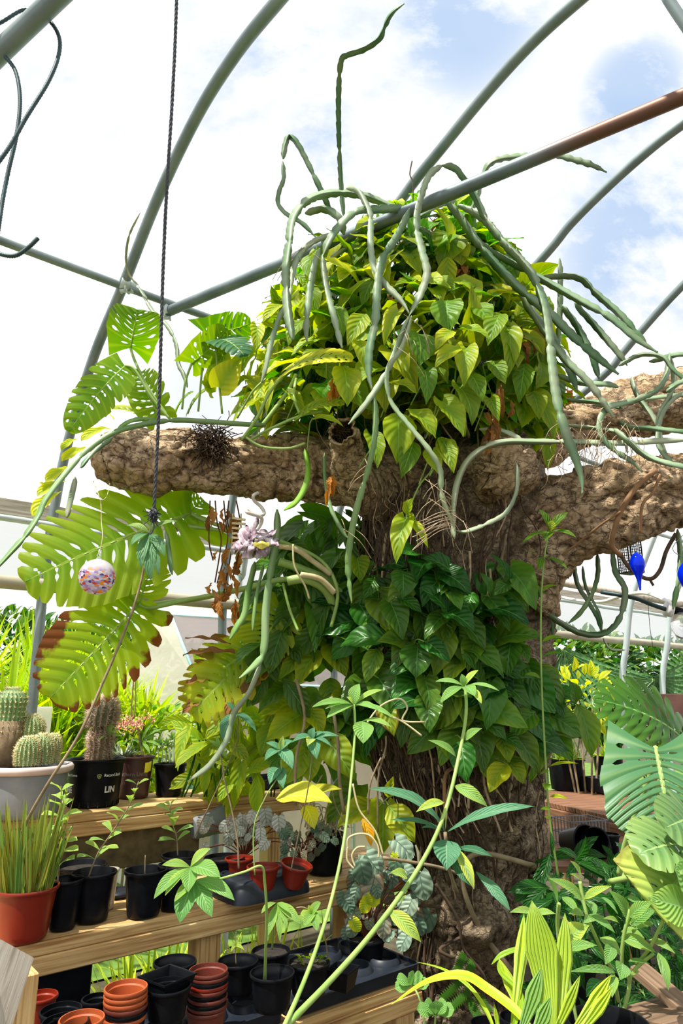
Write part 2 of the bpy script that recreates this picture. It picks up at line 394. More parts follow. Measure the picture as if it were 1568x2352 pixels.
M['brownwood'] = woodmat('brown board', (.08, .045, .025), (.20, .125, .075), (.30, .20, .13))
M['grey green'] = simple('grey green succulent', (.28, .36, .24), (.42, .50, .36), .7, scale=20, st=.1)
M['framet'] = simple('pale teal frame', (.30, .58, .58), (.42, .68, .68), .4, scale=5, st=0)
M['ground'] = simple('earth', (.035, .028, .016), (.10, .085, .045), .95, scale=9, st=.6, detail=8)
M['lawn'] = simple('grass ground', (.05, .12, .012), (.16, .28, .04), .95, scale=6, st=.6, detail=8)
M['panelbeige'] = simple('beige panel', (.50, .43, .31), (.62, .55, .43), .8, scale=4, st=.2, detail=8)
M['rustpanel'] = simple('rusty panel', (.09, .035, .03), (.17, .08, .06), .8, scale=7, st=.3, detail=8)
M['canvas'] = simple('weathered roll', (.34, .30, .20), (.62, .60, .48), .8, scale=5, st=.3, detail=8, stretch=(.4, .4, 3))
M['ball_w'] = None
def filmmat(name, op, colr, fres=True):
    m, nt, b, o = mat(name); nt.nodes.remove(b)
    d = N(nt, 'ShaderNodeBsdfDiffuse'); d.inputs[0].default_value = (*colr, 1)
    t = N(nt, 'ShaderNodeBsdfTranslucent'); t.inputs[0].default_value = (*colr, 1)
    dt = N(nt, 'ShaderNodeMixShader'); dt.inputs[0].default_value = .7; L(nt, d.outputs[0], dt.inputs[1]); L(nt, t.outputs[0], dt.inputs[2])
    tr = N(nt, 'ShaderNodeBsdfTransparent')
    n = noisy(nt, 1.6, 6, stretch=(.4, .4, 4)); f = math_(nt, 'MULTIPLY', ramp(nt, n, [(.3, .75), (.7, 1)]), op)
    mx = N(nt, 'ShaderNodeMixShader'); L(nt, f, mx.inputs[0]); L(nt, tr.outputs[0], mx.inputs[1]); L(nt, dt.outputs[0], mx.inputs[2]); L(nt, mx.outputs[0], o.inputs[0])
    return m
M['film'] = filmmat('side film', .42, (.93, .96, 1.0))
M['rooffilm'] = filmmat('roof film', .05, (.9, .9, .9))
M['pane'] = filmmat('frosted pane', .8, (.93, .90, .84))
M['paned'] = filmmat('dirty pane', .85, (.56, .50, .52))
def glassm(name, colr, rough=.05, base=None):
    m, nt, b, o = mat(name); b.inputs['Base Color'].default_value = (*colr, 1); b.inputs['Roughness'].default_value = rough
    b.inputs['Transmission Weight'].default_value = .85; b.inputs['IOR'].default_value = 1.3; return m
M['blue'] = glassm('cobalt glass', (.01, .06, .95))
def blueg():
    m, nt, b, o = mat('cobalt glass'); b.inputs['Base Color'].default_value = (.0, .035, .75, 1); b.inputs['Roughness'].default_value = .06
    t = N(nt, 'ShaderNodeBsdfTranslucent'); t.inputs[0].default_value = (.0, .06, 1, 1)
    mx = N(nt, 'ShaderNodeMixShader'); mx.inputs[0].default_value = .45; L(nt, b.outputs[0], mx.inputs[1]); L(nt, t.outputs[0], mx.inputs[2]); L(nt, mx.outputs[0], o.inputs[0]); return m
M['blue'] = blueg()
M['clear'] = glassm('clear glass', (.95, .96, .97), .02)
def ballm():
    m, nt, b, o = mat('speckled glass'); tc = N(nt, 'ShaderNodeTexCoord')
    mp = N(nt, 'ShaderNodeMapping'); mp.inputs['Scale'].default_value = (1, 1, 1.9); L(nt, tc.outputs['Object'], mp.inputs[0])
    v = N(nt, 'ShaderNodeTexVoronoi'); v.inputs['Scale'].default_value = 80; L(nt, mp.outputs[0], v.inputs['Vector'])
    sc = N(nt, 'ShaderNodeSeparateColor'); L(nt, v.outputs['Color'], sc.inputs[0])
    col = ramp(nt, sc.outputs[0], [(0, (.66, .62, .80)), (.22, (.42, .30, .62)), (.38, (.80, .78, .86)), (.56, (.95, .36, .03)), (.70, (.62, .08, .08)), (.80, (.50, .44, .75)), (.93, (.08, .06, .22))])
    col.node.color_ramp.interpolation = 'CONSTANT'
    sz = N(nt, 'ShaderNodeSeparateXYZ'); L(nt, tc.outputs['Object'], sz.inputs[0])
    fz = math_(nt, 'ADD', math_(nt, 'MULTIPLY', sz.outputs[2], 14), math_(nt, 'MULTIPLY', noisy(nt, 30), .5))
    col = mixc(nt, ramp(nt, fz, [(.38, 0), (.75, 1)]), col, (.78, .77, .80))
    L(nt, col, b.inputs['Base Color']); b.inputs['Roughness'].default_value = .12
    t = N(nt, 'ShaderNodeBsdfTranslucent'); L(nt, col, t.inputs[0]); mx = N(nt, 'ShaderNodeMixShader'); mx.inputs[0].default_value = .45
    L(nt, b.outputs[0], mx.inputs[1]); L(nt, t.outputs[0], mx.inputs[2]); L(nt, mx.outputs[0], o.inputs[0]); return m
M['ball'] = ballm()
def sculptm():
    m, nt, b, o = mat('streaked art glass'); n = noisy(nt, 26, 3, stretch=(1, 1, 1)); 
    L(nt, ramp(nt, n, [(.32, (.12, .07, .10)), (.46, (.38, .27, .33)), (.58, (.62, .54, .60)), (.72, (.85, .80, .82))]), b.inputs['Base Color']); b.inputs['Roughness'].default_value = .1
    return m
M['sculpt'] = sculptm()
M['sculpty'] = simple('amber art glass', (.45, .38, .02), (.75, .68, .15), .1, scale=30, st=.1)
M['coil'] = simple('smoky glass tube', (.55, .50, .44), (.68, .64, .58), .12, scale=20, st=0)

# ------------------------------------------------------------------ leaves
SH = {
 'heart': ([(0, .42), (.06, .72), (.18, .97), (.32, 1), (.5, .86), (.68, .62), (.83, .36), (.94, .13), (1, .0)], .16),
 'ovate': ([(0, .03), (.06, .35), (.2, .80), (.38, 1), (.58, .90), (.78, .56), (.92, .2), (1, 0)], 0),
 'lance': ([(0, .03), (.12, .35), (.35, .85), (.55, 1), (.75, .78), (.9, .38), (1, 0)], 0),
 'strap': ([(0, .45), (.1, .7), (.35, 1), (.6, .92), (.85, .5), (1, 0)], 0),
 'blade': ([(0, .8), (.3, 1), (.7, .7), (1, 0)], 0),
 'obov': ([(0, .06), (.2, .35), (.45, .72), (.7, 1), (.86, .85), (.96, .4), (1, .05)], 0),
 'round': ([(0, .5), (.1, .8), (.3, 1), (.55, 1.0), (.78, .78), (.93, .42), (1, .15)], .2),
}
def shw(tab, v):
    for i in range(len(tab)-1):
        if v <= tab[i+1][0]:
            a, b = tab[i], tab[i+1]; f = (v-a[0])/(b[0]-a[0]); return a[1]+(b[1]-a[1])*f
    return tab[-1][1]
def leaf(mb, B, T, Nn, w, shape='heart', fold=.25, arch=.12, wave=.0, nh=2, nv=8, t=(0, .5, 0), curl=0, th=0):
    "B base, T tip, Nn facing, w full width"
    a = T-B; Ln = a.length
    if Ln < 1e-5: return
    a = a/Ln; s = a.cross(Nn)
    if s.length < 1e-4: s = a.cross(Vector((.3, .5, .8)))
    s.normalize(); n = s.cross(a)
    tab, lobe = SH[shape]; v = []; uv = []; hw = w/2
    cols = [i/nh for i in range(-nh, nh+1)]; ph = R.random()*6.28
    for j in range(nv+1):
        q = j/nv
        if shape in('heart', 'round'): q = q**1.25
        x = hw*shw(tab, q); ctr = B+a*(q*Ln)+n*(arch*Ln*4*q*(1-q)*(1 if arch > 0 else 1))-n*(curl*Ln*q*q)
        for u in cols:
            au = abs(u); wv = wave*hw*math.sin(q*16+ph+(1.5 if u > 0 else 0))*au*au
            p = ctr+s*(u*x*(1-.12*abs(fold)))+n*(fold*au*x+wv)-a*(lobe*Ln*au**1.5*(1-q)**3)
            v.append(p); uv.append((.5+u/2, q))
    m = len(cols)
    f = [(j*m+k, j*m+k+1, (j+1)*m+k+1, (j+1)*m+k) for j in range(nv) for k in range(m-1)]
    mb.add(v, f, uv, t)
def monstera(mb, B, T, Nn, w, nl=9, t=(0.2, .5, 0), fold=.15, arch=.1, split=.55, seed=1, curl=0, hole=1.0):
    "fenestrated leaf: lobes between the side veins, joined near the rib, with holes between them"
    r = random.Random(seed); a = T-B; Ln = a.length; a /= Ln; s = a.cross(Nn); s.normalize(); n = s.cross(a); hw = w/2
    def place(sv, tt, side):
        # point on vein sv (0..1 along rib) at tt (0..1 towards the margin)
        q = -.0+sv; tab = SH['heart'][0]
        along = q*Ln+hw*tt**1.35*(.95*(1-sv)**.6*(.25+.75*min(1, sv*3))-.85*(1-min(1, sv*1.8))**3)
        wd = hw*max(.0, (1-sv**2.6))**.62*(.72+.28*min(1, sv*5))
        al2 = min(along, Ln*1.02)
        x = wd*tt
        f = al2/Ln
        return B+a*al2+s*(side*x)+n*(arch*Ln*4*f*(1-f)+fold*x-curl*Ln*f*f-.10*hw*tt*tt+.012*hw*math.sin(sv*nl*6.28))
    for side in (-1, 1):
        ed = [((i)/nl)**1.05 for i in range(nl+1)]
        gaps = []
        for i in range(nl+1):
            if i == 0 or i == nl: gaps.append(None); continue
            sp = (r.random() < split); gaps.append((sp, .56+.18*r.random(), r.random() < .85*hole, .12+.1*r.random(), .32+.12*r.random(), r.random() < .5*hole, r.random() < .6*hole))
        NT = 16
        for i in range(nl):
            lo, hi = ed[i], ed[i+1]; wdt = hi-lo; v = []; uv = []
            mx = 1-.05*r.random()
            for j in range(NT+1):
                tt = j/NT
                def gp(g):
                    if g is None: return 0
                    sp, t1, h1, c0, c1, h2, h3 = g; z = 0
                    if sp and tt > t1: z = .26*min(1, ((tt-t1)/(1-t1))**.5*1.1)
                    if h1 and c0 < tt < c1: z = max(z, .26*math.sqrt(max(0, 1-((tt-(c0+c1)/2)/((c1-c0)/2))**2)))
                    if h3 and .05 < tt < .13: z = max(z, .30*math.sqrt(max(0, 1-((tt-.09)/.04)**2)))
                    if h2 and not sp and .56 < tt < .80: z = max(z, .30*math.sqrt(max(0, 1-((tt-.68)/.12)**2)))
                    return z*wdt*.55
                a0 = lo+gp(gaps[i]); a1 = hi-gp(gaps[i+1])
                for k in range(5):
                    qk = k/4*2-1; te = tt*mx*(1-(.15*qk*qk*qk*qk+.03*qk*qk if (gaps[i] and gaps[i][0]) or (gaps[i+1] and gaps[i+1][0]) else .015)*tt**4)
                    sv = a0+(a1-a0)*k/4
                    v.append(place(sv, te, side)); uv.append((.5+side*te/2, sv*nl/10+.075))
            f = [(j*5+k, j*5+k+1, (j+1)*5+k+1, (j+1)*5+k) for j in range(NT) for k in range(4)]
            if side < 0: f = [q[::-1] for q in f]
            mb.add(v, f, uv, t)
    rib = [B+a*(Ln*q)+n*(arch*Ln*4*q*(1-q)-curl*Ln*q*q-.002) for q in [i/8 for i in range(9)]]
    return rib
# ------------------------------------------------------------------ setting
def struct(name, mb, m, smooth=False): o = mb.build(name, m, None, smooth); o['kind'] = 'structure'; return o
MB3 = Matrix((( WD.x, ND.x, 0), (WD.y, ND.y, 0), (0, 0, 1)))   # columns: along wall, inward, up
mb = MB(); n = 40
v = [(x*1.0-20, y*1.0-8, -.02*0) for x in range(n+1) for y in range(n+1)]
mb.add(v, [(i*(n+1)+j, (i+1)*(n+1)+j, (i+1)*(n+1)+j+1, i*(n+1)+j+1) for i in range(n) for j in range(n)], [(p[0], p[1]) for p in v])
struct('floor', mb, M['ground'])
mb = MB(); mb.add([tuple(G(s, u, .012)) for s, u in ((-6, -.25), (14, -.25), (14, -14), (-6, -14))], [(0, 1, 2, 3)]); struct('ground', mb, M['lawn'])
# house frame ---------------------------------------------------------
def pipe(name, P, r, label, cat='pipe', group=None, m='galv', n=6, rust=None):
    t = MB(); P = catmull(P, n)
    if rust:
        fr = MB(); sweep(t, P, r, 14)
        k = len(t.v)//len(P); 
        for i in range(len(P)):
            f = i/(len(P)-1); g = min(1, max(0, (f-rust[0])/(rust[1]-rust[0])))
            for q in range(14): t.t[i*14+q] = (g, 0, 0)
    else: sweep(t, P, r, 14)
    o = t.build(name, M[m]); return tag(o, label, cat, group)
def mirror(P, s):
    "continue a hoop over the ridge and down the far side"
    last = (P[-1]-ORG).dot(ND); z = P[-1].z; out = []
    e = (P[-1]-P[-2]); du = e.dot(ND); dz = e.z/du; k = .35
    out.append(G(s, last+k, z+dz*k-.03)); z2 = out[-1].z; out.append(G(s, last+2*k, z2+dz*k-.12))
    for u, h in ((4.0, 3.85), (4.7, 3.2), (5.05, 2.2), (5.1, 0)):
        if u > last+2.4*k: out.append(G(s, u, h))
    return P+out
h1 = [G(0, 0, 0), G(0, -.03, 1.5)]+[WS(x, y, 0) for x, y in ((100, 1340), (128, 1150), (160, 1000), (215, 820), (285, 650), (360, 460), (450, 270), (540, 125), (640, 0))]
o = pipe('hoop_pipe', mirror(h1, 0), .027, 'nearest greenhouse hoop, from the post beside the barrel cacti up past the rope', 'hoop pipe')
h2 = [G(1.1, 0, 0), G(1.1, 0, 1.5), G(1.1, -.02, 2.2), G(1.1, .12, 2.95), G(1.1, .8, 3.6)]+[WS(x, y, 1.1) for x, y in ((920, 460), (1010, 345), (1120, 210), (1220, 100), (1330, 0))]
pipe('hoop_pipe', mirror(h2, 1.1), .027, 'greenhouse hoop rising from behind the top of the leafy mound to the upper edge', 'hoop pipe')
h3 = [G(2, 0, 0), G(2, 0, 1.5), G(2, -.02, 2.2), G(2, .12, 2.95), G(2, .9, 3.5)]+[WS(x, y, 2) for x, y in ((1230, 610), (1310, 515), (1400, 425), (1490, 345), (1568, 285))]
pipe('hoop_pipe', mirror(h3, 2), .025, 'greenhouse hoop crossing the sky right of the long arching cactus stems', 'hoop pipe')
h4 = [G(3, 0, 0), G(3, 0, 1.5), G(3, -.02, 2.2), G(3, .15, 2.8), G(3, .95, 3.3)]+[WS(x, y, 3) for x, y in ((1380, 868), (1430, 810), (1500, 728), (1568, 655))]
pipe('hoop_pipe', mirror(h4, 3), .025, 'greenhouse hoop ending at the right edge above the looping cactus stems', 'hoop pipe')
for s, f in ((5.84, ((1430, 1600), (1438, 1480), (1452, 1370), (1500, 1235), (1540, 1150))), (6.67, ((1522, 1600), (1532, 1480), (1546, 1380), (1600, 1240)))):
    h = [WS(*f[0], s)*1.0]; h[0].z = 0
    pipe('hoop_pipe', h+[WS(x, y, s) for x, y in f], .032, 'bright metal hoop post under the bird feeder, left of the bulb holder' if s < 6 else 'rightmost bright metal hoop post, by the bulb holder', 'hoop pipe', m='galvp')
pipe('hoop_pipe', [WS(545, 1390, 1.25)+Vector((0, 0, -2.2)), WS(545, 1390, 1.25), WS(556, 1320, 1.25), WS(570, 1230, 1.25)], .024, 'short bright post seen behind the split leaves below the glass sculpture', 'hoop pipe', m='galvp')
pipe('purlin_pipe', [G(-2.4, .745, 3.56), G(0, .745, 3.56), G(1.3, .745, 3.58), G(3, .745, 3.56), G(7, .745, 3.56)], .02, 'long horizontal purlin pipe clamped under the nearest hoop', 'purlin pipe')
A_, B_ = WZ(385, 716, 3.52), WZ(1568, 222, 3.5)
c = pipe('collar_pipe', [A_, A_.lerp(B_, .33), A_.lerp(B_, .66), B_, B_+(B_-A_)*.35], .028, 'horizontal pipe carrying the cactus, galvanised then rusty brown to the right', 'pipe', m='rust', rust=(.59, .66), n=12)
_a, _b = W(-120, 240, 2.2), W(240, -110, 1.9); _e = (_b-_a).normalized()
pipe('steel_pipe', [_a-_e*.9, _a, W(-10, 130, 2.12), W(125, 0, 2.0), _b, _b+_e*1.2], .0385, 'thick steel pipe cutting the top left corner', 'pipe')
pipe('steel_pipe', [W(1470, -110, 1.7)+(W(1470, -110, 1.7)-W(1660, 190, 1.7))*3, W(1470, -110, 1.7), W(1535, 0, 1.7), W(1585, 75, 1.7), W(1660, 190, 1.7), W(1660, 190, 1.7)+(W(1660, 190, 1.7)-W(1470, -110, 1.7))*2.5], .017, 'short bit of pipe crossing the top right corner', 'pipe')
pipe('purlin_pipe', [G(1.9, .85, 2.99), G(3.2, .80, 3.03), G(5.4, .80, 3.03), G(9, .80, 3.03)], .02, 'pale purlin pipe behind the looping cactus stems at the right edge', 'purlin pipe', m='galvp')
# clamps
def clamp(P, ax, label, r=.03):
    t = thing('pipe_clamp', label, 'clamp', P)
    m = MB(); sweep(m, catmull([P-ax*.022, P+ax*.022], 2), r, 14); m.build('band', M['galvp'], t)
    m = MB(); q = ax.cross(Vector((0, 0, 1))).normalized()
    for s in (-1, 1): sweep(m, [P+q*r*s*.4+Vector((0, 0, .01)), P+q*r*s*.6-Vector((0, 0, r+.018))], .005, 8)
    box(m, P-Vector((0, 0, r+.012)), .018, .009, .006); m.build('bolt', M['galvp'], t)
clamp(WS(285, 650, 0), WD, 'bolted clamp joining the nearest hoop and the purlin', .034)
clamp(WS(300, 655, .04), WD, 'second bolted clamp just right of the hoop joint', .027)
clamp(A_+Vector((0, 0, .01)), (B_-A_).normalized(), 'hanging clamp at the left end of the horizontal pipe', .036)
# side wall: rails, roll-up curtain, film
def rail(z, r, s0, s1, name, label, m, flat=False, u=.0):
    mb = MB()
    if flat: box(mb, G((s0+s1)/2, u-.05, z), (s1-s0)/2, .014, .045, MB3, .004)
    else: sweep(mb, [G(s0+(s1-s0)*i/30, u, z+.006*math.sin(i*1.7)) for i in range(31)], r, 14)
    return tag(mb.build(name, M[m], None, not flat), label, 'rail' if not 'roll' in name else 'curtain roll')
rail(2.50, .03, -2, 9, 'hip_board', 'weathered wooden hip board along the side wall, above the thin rail', 'greywood', True)
rail(2.42, .018, -2, 9, 'side_rail', 'thin pale metal rail running under the wooden hip board', 'galvp')
rail(2.08, .037, -2, 11, 'curtain_roll', 'rolled up plastic side curtain running across above the outdoor plants', 'canvas')
mb = MB(); ns = 44
v = []; 
for i in range(ns+1):
    s = -2+11*i/ns
    for z in (2.09, 2.2, 2.3, 2.4, 2.5): v.append(G(s, -.055+.006*math.sin(i*1.9+z*3), z))
mb.add(v, [(i*5+j, (i+1)*5+j, (i+1)*5+j+1, i*5+j+1) for i in range(ns) for j in range(4)]); struct('wall_left', mb, M['film'], True)
prof = [(-.04, 2.5), (0.03, 2.95), (.35, 3.33), (.72, 3.68), (1.1, 3.98), (1.55, 4.24), (2.0, 4.38), (2.5, 4.43), (3.1, 4.38), (3.9, 4.0), (4.75, 3.25), (5.16, 2.2), (5.2, 1.0)]
mb = MB(); v = [G(-3+12*i/24, u, z) for i in range(25) for u, z in prof]; k = len(prof)
mb.add(v, [(i*k+j, i*k+j+1, (i+1)*k+j+1, (i+1)*k+j) for i in range(24) for j in range(k-1)]); struct('ceiling', mb, M['rooffilm'], True)
# outlet box
P = W(404, 1222, 3.95)
t = thing('outlet_box', 'small white electrical outlet box on the side rail', 'outlet box', P)
mb = MB(); box(mb, P, .045, .022, .045, MB3, .006); mb.build('housing', M['white'], t)
mb = MB(); 
for dz in (.018, -.018):
    for dx in (-.008, .008): box(mb, P+WD*dx+ND*.024+Vector((0, 0, dz)), .0018, .001, .006, MB3)
mb.build('socket', M['blackpot'], t)
# ------------------------------------------------------------------ benches
def boards(t, s0, s1, us, z, w, th=.019, name='board', m='pine'):
    for u in us:
        mb = MB(); box(mb, G((s0+s1)/2, u, z-th+R.uniform(-.0015, .0015)), (s1-s0)/2, w/2, th, MB3, .004); mb.build(name, M[m], t, False)
def bench(name, label, s0, s1, u0, u1, z, nb, posts, s_joint=None):
    t = thing(name, label, 'bench', G((s0+s1)/2, (u0+u1)/2, 0))
    w = (u1-u0)/nb
    boards(t, s0, s1, [u1-w*(i+.5)-.0 for i in range(nb)], z, w-.006)
    mb = MB(); box(mb, G((s0+s1)/2, u1-.02, z-.038-.03), (s1-s0)/2, .019, .028, MB3, .004); mb.build('front_rail', M['pine'], t, False)
    mb = MB(); box(mb, G((s0+s1)/2, u0+.02, z-.038-.03), (s1-s0)/2, .019, .028, MB3, .004); mb.build('back_rail', M['pine'], t, False)
    for s, u in posts:
        mb = MB(); box(mb, G(s, u, (z-.04)/2), .044, .044, (z-.04)/2-.001, MB3.copy() @ Matrix.Identity(3), .004)
        for i in range(len(mb.uv)): mb.uv[i] = (mb.v[i][2], mb.v[i][0]+mb.v[i][1])
        mb.build('post', M['pine'], t, False)
bench('plant_bench', 'upper wooden bench tier holding the cactus pots', -1.6, 1.25, .40, .79, 1.03, 3, [(-.9, .6), (1.1, .6)])
bench('plant_bench', 'middle wooden bench tier with the red grass pot and black pots', -1.8, 1.35, 1.03, 1.46, .77, 3, [(-1.2, 1.36), (.30, 1.385), (.99, 1.36)])
bench('plant_bench', 'lowest wooden bench tier under the black trays of pots', -1.6, .88, 1.52, 1.92, .54, 3, [(-.9, 1.86), (.80, 1.87)])
# stained riser, and a black panel added for the shadow under the middle tier
mb = MB(); box(mb, G(-.52, .735, .872), 1.12, .016, .092, MB3, .004); tag(mb.build('riser_or_shade_panel', M['block'], None, False), 'brown stained riser board under the front of the upper bench tier', 'board')
mb = MB(); box(mb, G(-.86, 1.40, .35), .74, .016, .338, MB3, .004); tag(mb.build('riser_or_shade_panel', M['blackpot'], None, False), 'black panel added for the dark shadow under the near end of the middle tier', 'panel')
# grey board leaning at the lower left corner
t = thing('bench_end', 'grey weathered board leaning on its post at the lower left corner', 'board', W(40, 2400, 1.75))
mb = MB(); P = [W(-30, 2140, 1.62), W(78, 2200, 1.72), W(20, 2380, 1.62), W(-60, 2420, 1.5)]
nrm = (P[1]-P[0]).cross(P[3]-P[0]).normalized(); 
if nrm.y < 0: nrm = -nrm
v = P+[p+nrm*.022 for p in P]
mb.add(v, [(0, 1, 2, 3), (7, 6, 5, 4), (0, 4, 5, 1), (1, 5, 6, 2), (2, 6, 7, 3), (3, 7, 4, 0)], [(0, .2), (0, 0), (.3, 0), (.35, .2)]*2); mb.build('board', M['greywood'], t, False)
mb = MB(); q = W(36, 2330, 1.76); box(mb, q-Vector((.0, -.01, .48)), .03, .03, .56, MB3, .003)
for i in range(len(mb.uv)): mb.uv[i] = (mb.v[i][2], mb.v[i][0]+mb.v[i][1])
mb.build('post', M['pine'], t, False)
# bench on the right
p0, p1 = WZ(1190, 1828, .86), WZ(1530, 1905, .86); dr = (p1-p0); Lr = dr.length; dr.normalize(); nr = Vector((-dr.y, dr.x, 0))
if nr.y < 0: nr = -nr
MR = Matrix(((dr.x, nr.x, 0), (dr.y, nr.y, 0), (0, 0, 1)))
t = thing('potting_bench', 'dark reddish wooden bench right of the trunk holding black pots', 'bench', (p0+p1)/2*1.0)
t.location.z = 0
mid = (p0+p1)/2; mid.z = 0
for i in range(14):
    mb = MB(); box(mb, p0+dr*(Lr*(i+.5)/14-.15)+nr*.36+Vector((0, 0, -.012)), Lr/14*.46, .36, .014, MR, .002); mb.build('slat', M['oldwood'], t, False)
mb = MB(); box(mb, mid+Vector((0, 0, .86-.085))-dr*.1, Lr/2+.35, .019, .058, MR, .004); mb.build('front_rail', M['oldwood'], t, False)
mb = MB(); box(mb, mid+nr*.7+Vector((0, 0, .86-.085))-dr*.1, Lr/2+.35, .019, .058, MR, .004); mb.build('back_rail', M['oldwood'], t, False)
for q in (-.35, .3, .75):
    mb = MB(); box(mb, p0*1.0-Vector((0, 0, .43+.015))+dr*(Lr*.5+q*Lr*.6)+nr*.06, .03, .03, .41, MR, .003)
    for i in range(len(mb.uv)): mb.uv[i] = (mb.v[i][2], mb.v[i][0]+mb.v[i][1])
    mb.build('leg', M['pine'], t, False)
# old plank, lower right corner
mb = MB(); box(mb, W(1590, 2330, 1.9), .03, .16, .012, Matrix.Rotation(.5, 3, 'Z') @ rot('X', 20), .003, uvs=1)
box(mb, W(1570, 2320, 1.95), .17, .09, .014, Matrix.Rotation(.45, 3, 'Z') @ rot('X', -12), .003)
tag(mb.build('wooden_board', M['brownwood'], None, False), 'weathered board poking in at the lower right corner', 'board')
# rusty panel on the far bench
mb = MB(); P = W(1535, 1622, 5.4); box(mb, P, .21, .012, .09, Matrix.Rotation(.12, 3, 'Z'), .003)
box(mb, P-Vector((.15, 0, .8)), .02, .02, .72); box(mb, P-Vector((-.15, 0, .8)), .02, .02, .72)
tag(mb.build('rusty_panel', M['rustpanel'], None, False), 'dark rusty sign panel behind the large blue-green split leaf', 'panel')
# ------------------------------------------------------------------ cold frame outside
t = thing('cold_frame', 'small white glazed cold frame with teal edges outside the side wall', 'greenhouse', Vector((W(450, 1700, 5.4).x, 5.4, 0)))
q = dict(e0=W(452, 1562, 5.3), e1=W(960, 1590, 6.5), r0=W(392, 1412, 5.7), r1=W(960, 1448, 6.9), k0=W(322, 1378, 6.0), k1=W(960, 1408, 7.3), g0=W(290, 1575, 6.4))
def pane(P, th, m, name):
    mb = MB(); n = (P[1]-P[0]).cross(P[-1]-P[0]).normalized()*th; k = len(P)
    v = P+[p+n for p in P]; f = [tuple(range(k)), tuple(range(2*k-1, k-1, -1))]+[(i, (i+1) % k, (i+1) % k+k, i+k) for i in range(k)]
    mb.add(v, f); return mb.build(name, M[m], t, False)
dn = lambda p, z=.0: Vector((p.x, p.y, z))
pane([q['e0'], q['e1'], q['r1'], q['r0']], .008, 'paned', 'roof_pane')
pane([q['r0'], q['r1'], q['k1'], q['k0']], .008, 'pane', 'roof_pane')
pane([dn(q['e0'], .9), dn(q['e1'], .9), q['e1'], q['e0']], .01, 'panelbeige', 'side_wall')
pane([dn(q['e0'], .0), dn(q['e1'], .0), dn(q['e1'], .9), dn(q['e0'], .9)], .01, 'panelbeige', 'side_wall')
pane([dn(q['g0'], 0), dn(q['e0'], 0), q['e0'], q['r0'], q['k0'], q['g0']], .008, 'pane', 'end_wall')
for a, b in (('e0', 'e1'), ('r0', 'r1'), ('e0', 'r0'), ('r0', 'k0'), ('k0', 'k1'), ('k0', 'g0')):
    mb = MB(); sweep(mb, [q[a], q[b]], .013, 6); mb.build('edge_bar', M['framet'], t)
for p in (q['e0'], q['e0'].lerp(q['e1'], .33), q['e0'].lerp(q['e1'], .66), q['g0'].lerp(q['e0'], .5)):
    mb = MB(); sweep(mb, [dn(p), p], .013, 6); mb.build('edge_bar', M['framet'], t)
p = q['e0'].lerp(q['e1'], .22); p2 = q['r0'].lerp(q['r1'], .22)
mb = MB(); sweep(mb, [p, p2], .01, 6); mb.build('edge_bar', M['framet'], t)
# ------------------------------------------------------------------ outdoor planting
def blades(mb, c, n, L0, L1, w, spread, rr, t=(.5, .5, 0), droop=.3):
    for i in range(n):
        a = rr.uniform(0, 6.283); e = rr.random()**.7*spread
        d = Vector((math.cos(a)*math.sin(e), math.sin(a)*math.sin(e), math.cos(e))); Ln = rr.uniform(L0, L1)
        P = []; p = Vector(c)+Vector((math.cos(a), math.sin(a), 0))*.03; dd = d.copy()
        ss = 6
        for k in range(ss+1):
            P.append(p.copy()); p = p+dd*(Ln/ss); dd = (dd-Vector((0, 0, droop*.12*k*math.sin(e)))).normalized()
        side = d.cross(Vector((0, 0, 1)))
        if side.length < .05: side = Vector((1, 0, 0))
        side.normalize(); up = side.cross(d)
        v = []; uv = []
        for k, p in enumerate(P):
            f = k/ss; ww = w*.5*(1-f**2.2)*(.6+.4*min(1, f*5))
            v += [p-side*ww+up*ww*.35, p, p+side*ww+up*ww*.35]; uv += [(0, f), (.5, f), (1, f)]
        tt = (min(1, max(0, t[0]+rr.uniform(-.35, .35))), rr.random()*t[1]*2, t[2]*(rr.random() > .7))
        mb.add(v, [(k*3+j, k*3+j+1, k*3+j+4, k*3+j+3) for k in range(ss) for j in range(2)], uv, tt)
rr = random.Random(3)
for (px, py, d, nb, sz, lab) in ((20, 1640, 4.5, 90, .75, 'bright sword-leaved plant outside at the left edge'), (130, 1650, 4.7, 90, .72, 'bright sword-leaved plant outside right behind the nearest hoop post'),
        (255, 1640, 5.2, 110, .62, 'sword-leaved plant outside behind the tall spiny cactus'), (330, 1650, 5.0, 100, .55, 'sword-leaved plant in front of the cold frame corner'),
        (-60, 1560, 5.2, 80, .8, 'taller sword-leaved plant partly cut off by the left edge'), (80, 1560, 5.8, 90, .8, 'sword-leaved plant further back, left of the round glass ball'), (190, 1540, 6.4, 90, .7, 'sword-leaved plant far back below the round glass ball')):
    b = W(px, py, d)
    t = thing('sword_leaf_plant', lab, 'plant', (b.x, b.y, .012))
    mb = MB(); blades(mb, b-Vector((0, 0, .12)), nb, sz*.6, sz, .038, 1.35, rr, (.55, .45, 0), .5); blades(mb, b-Vector((0, 0, .45)), nb, sz*.6, sz, .038, 1.3, rr, (.35, .4, 0), .5); mb.build('foliage', M['grass'], t)
    mb = MB(); tube(mb, [(b.x, b.y, 0.01), b-Vector((0.02, 0, .6)), b-Vector((0, 0, .1))], .03, 8); mb.build('stem', M['brownstem'], t)
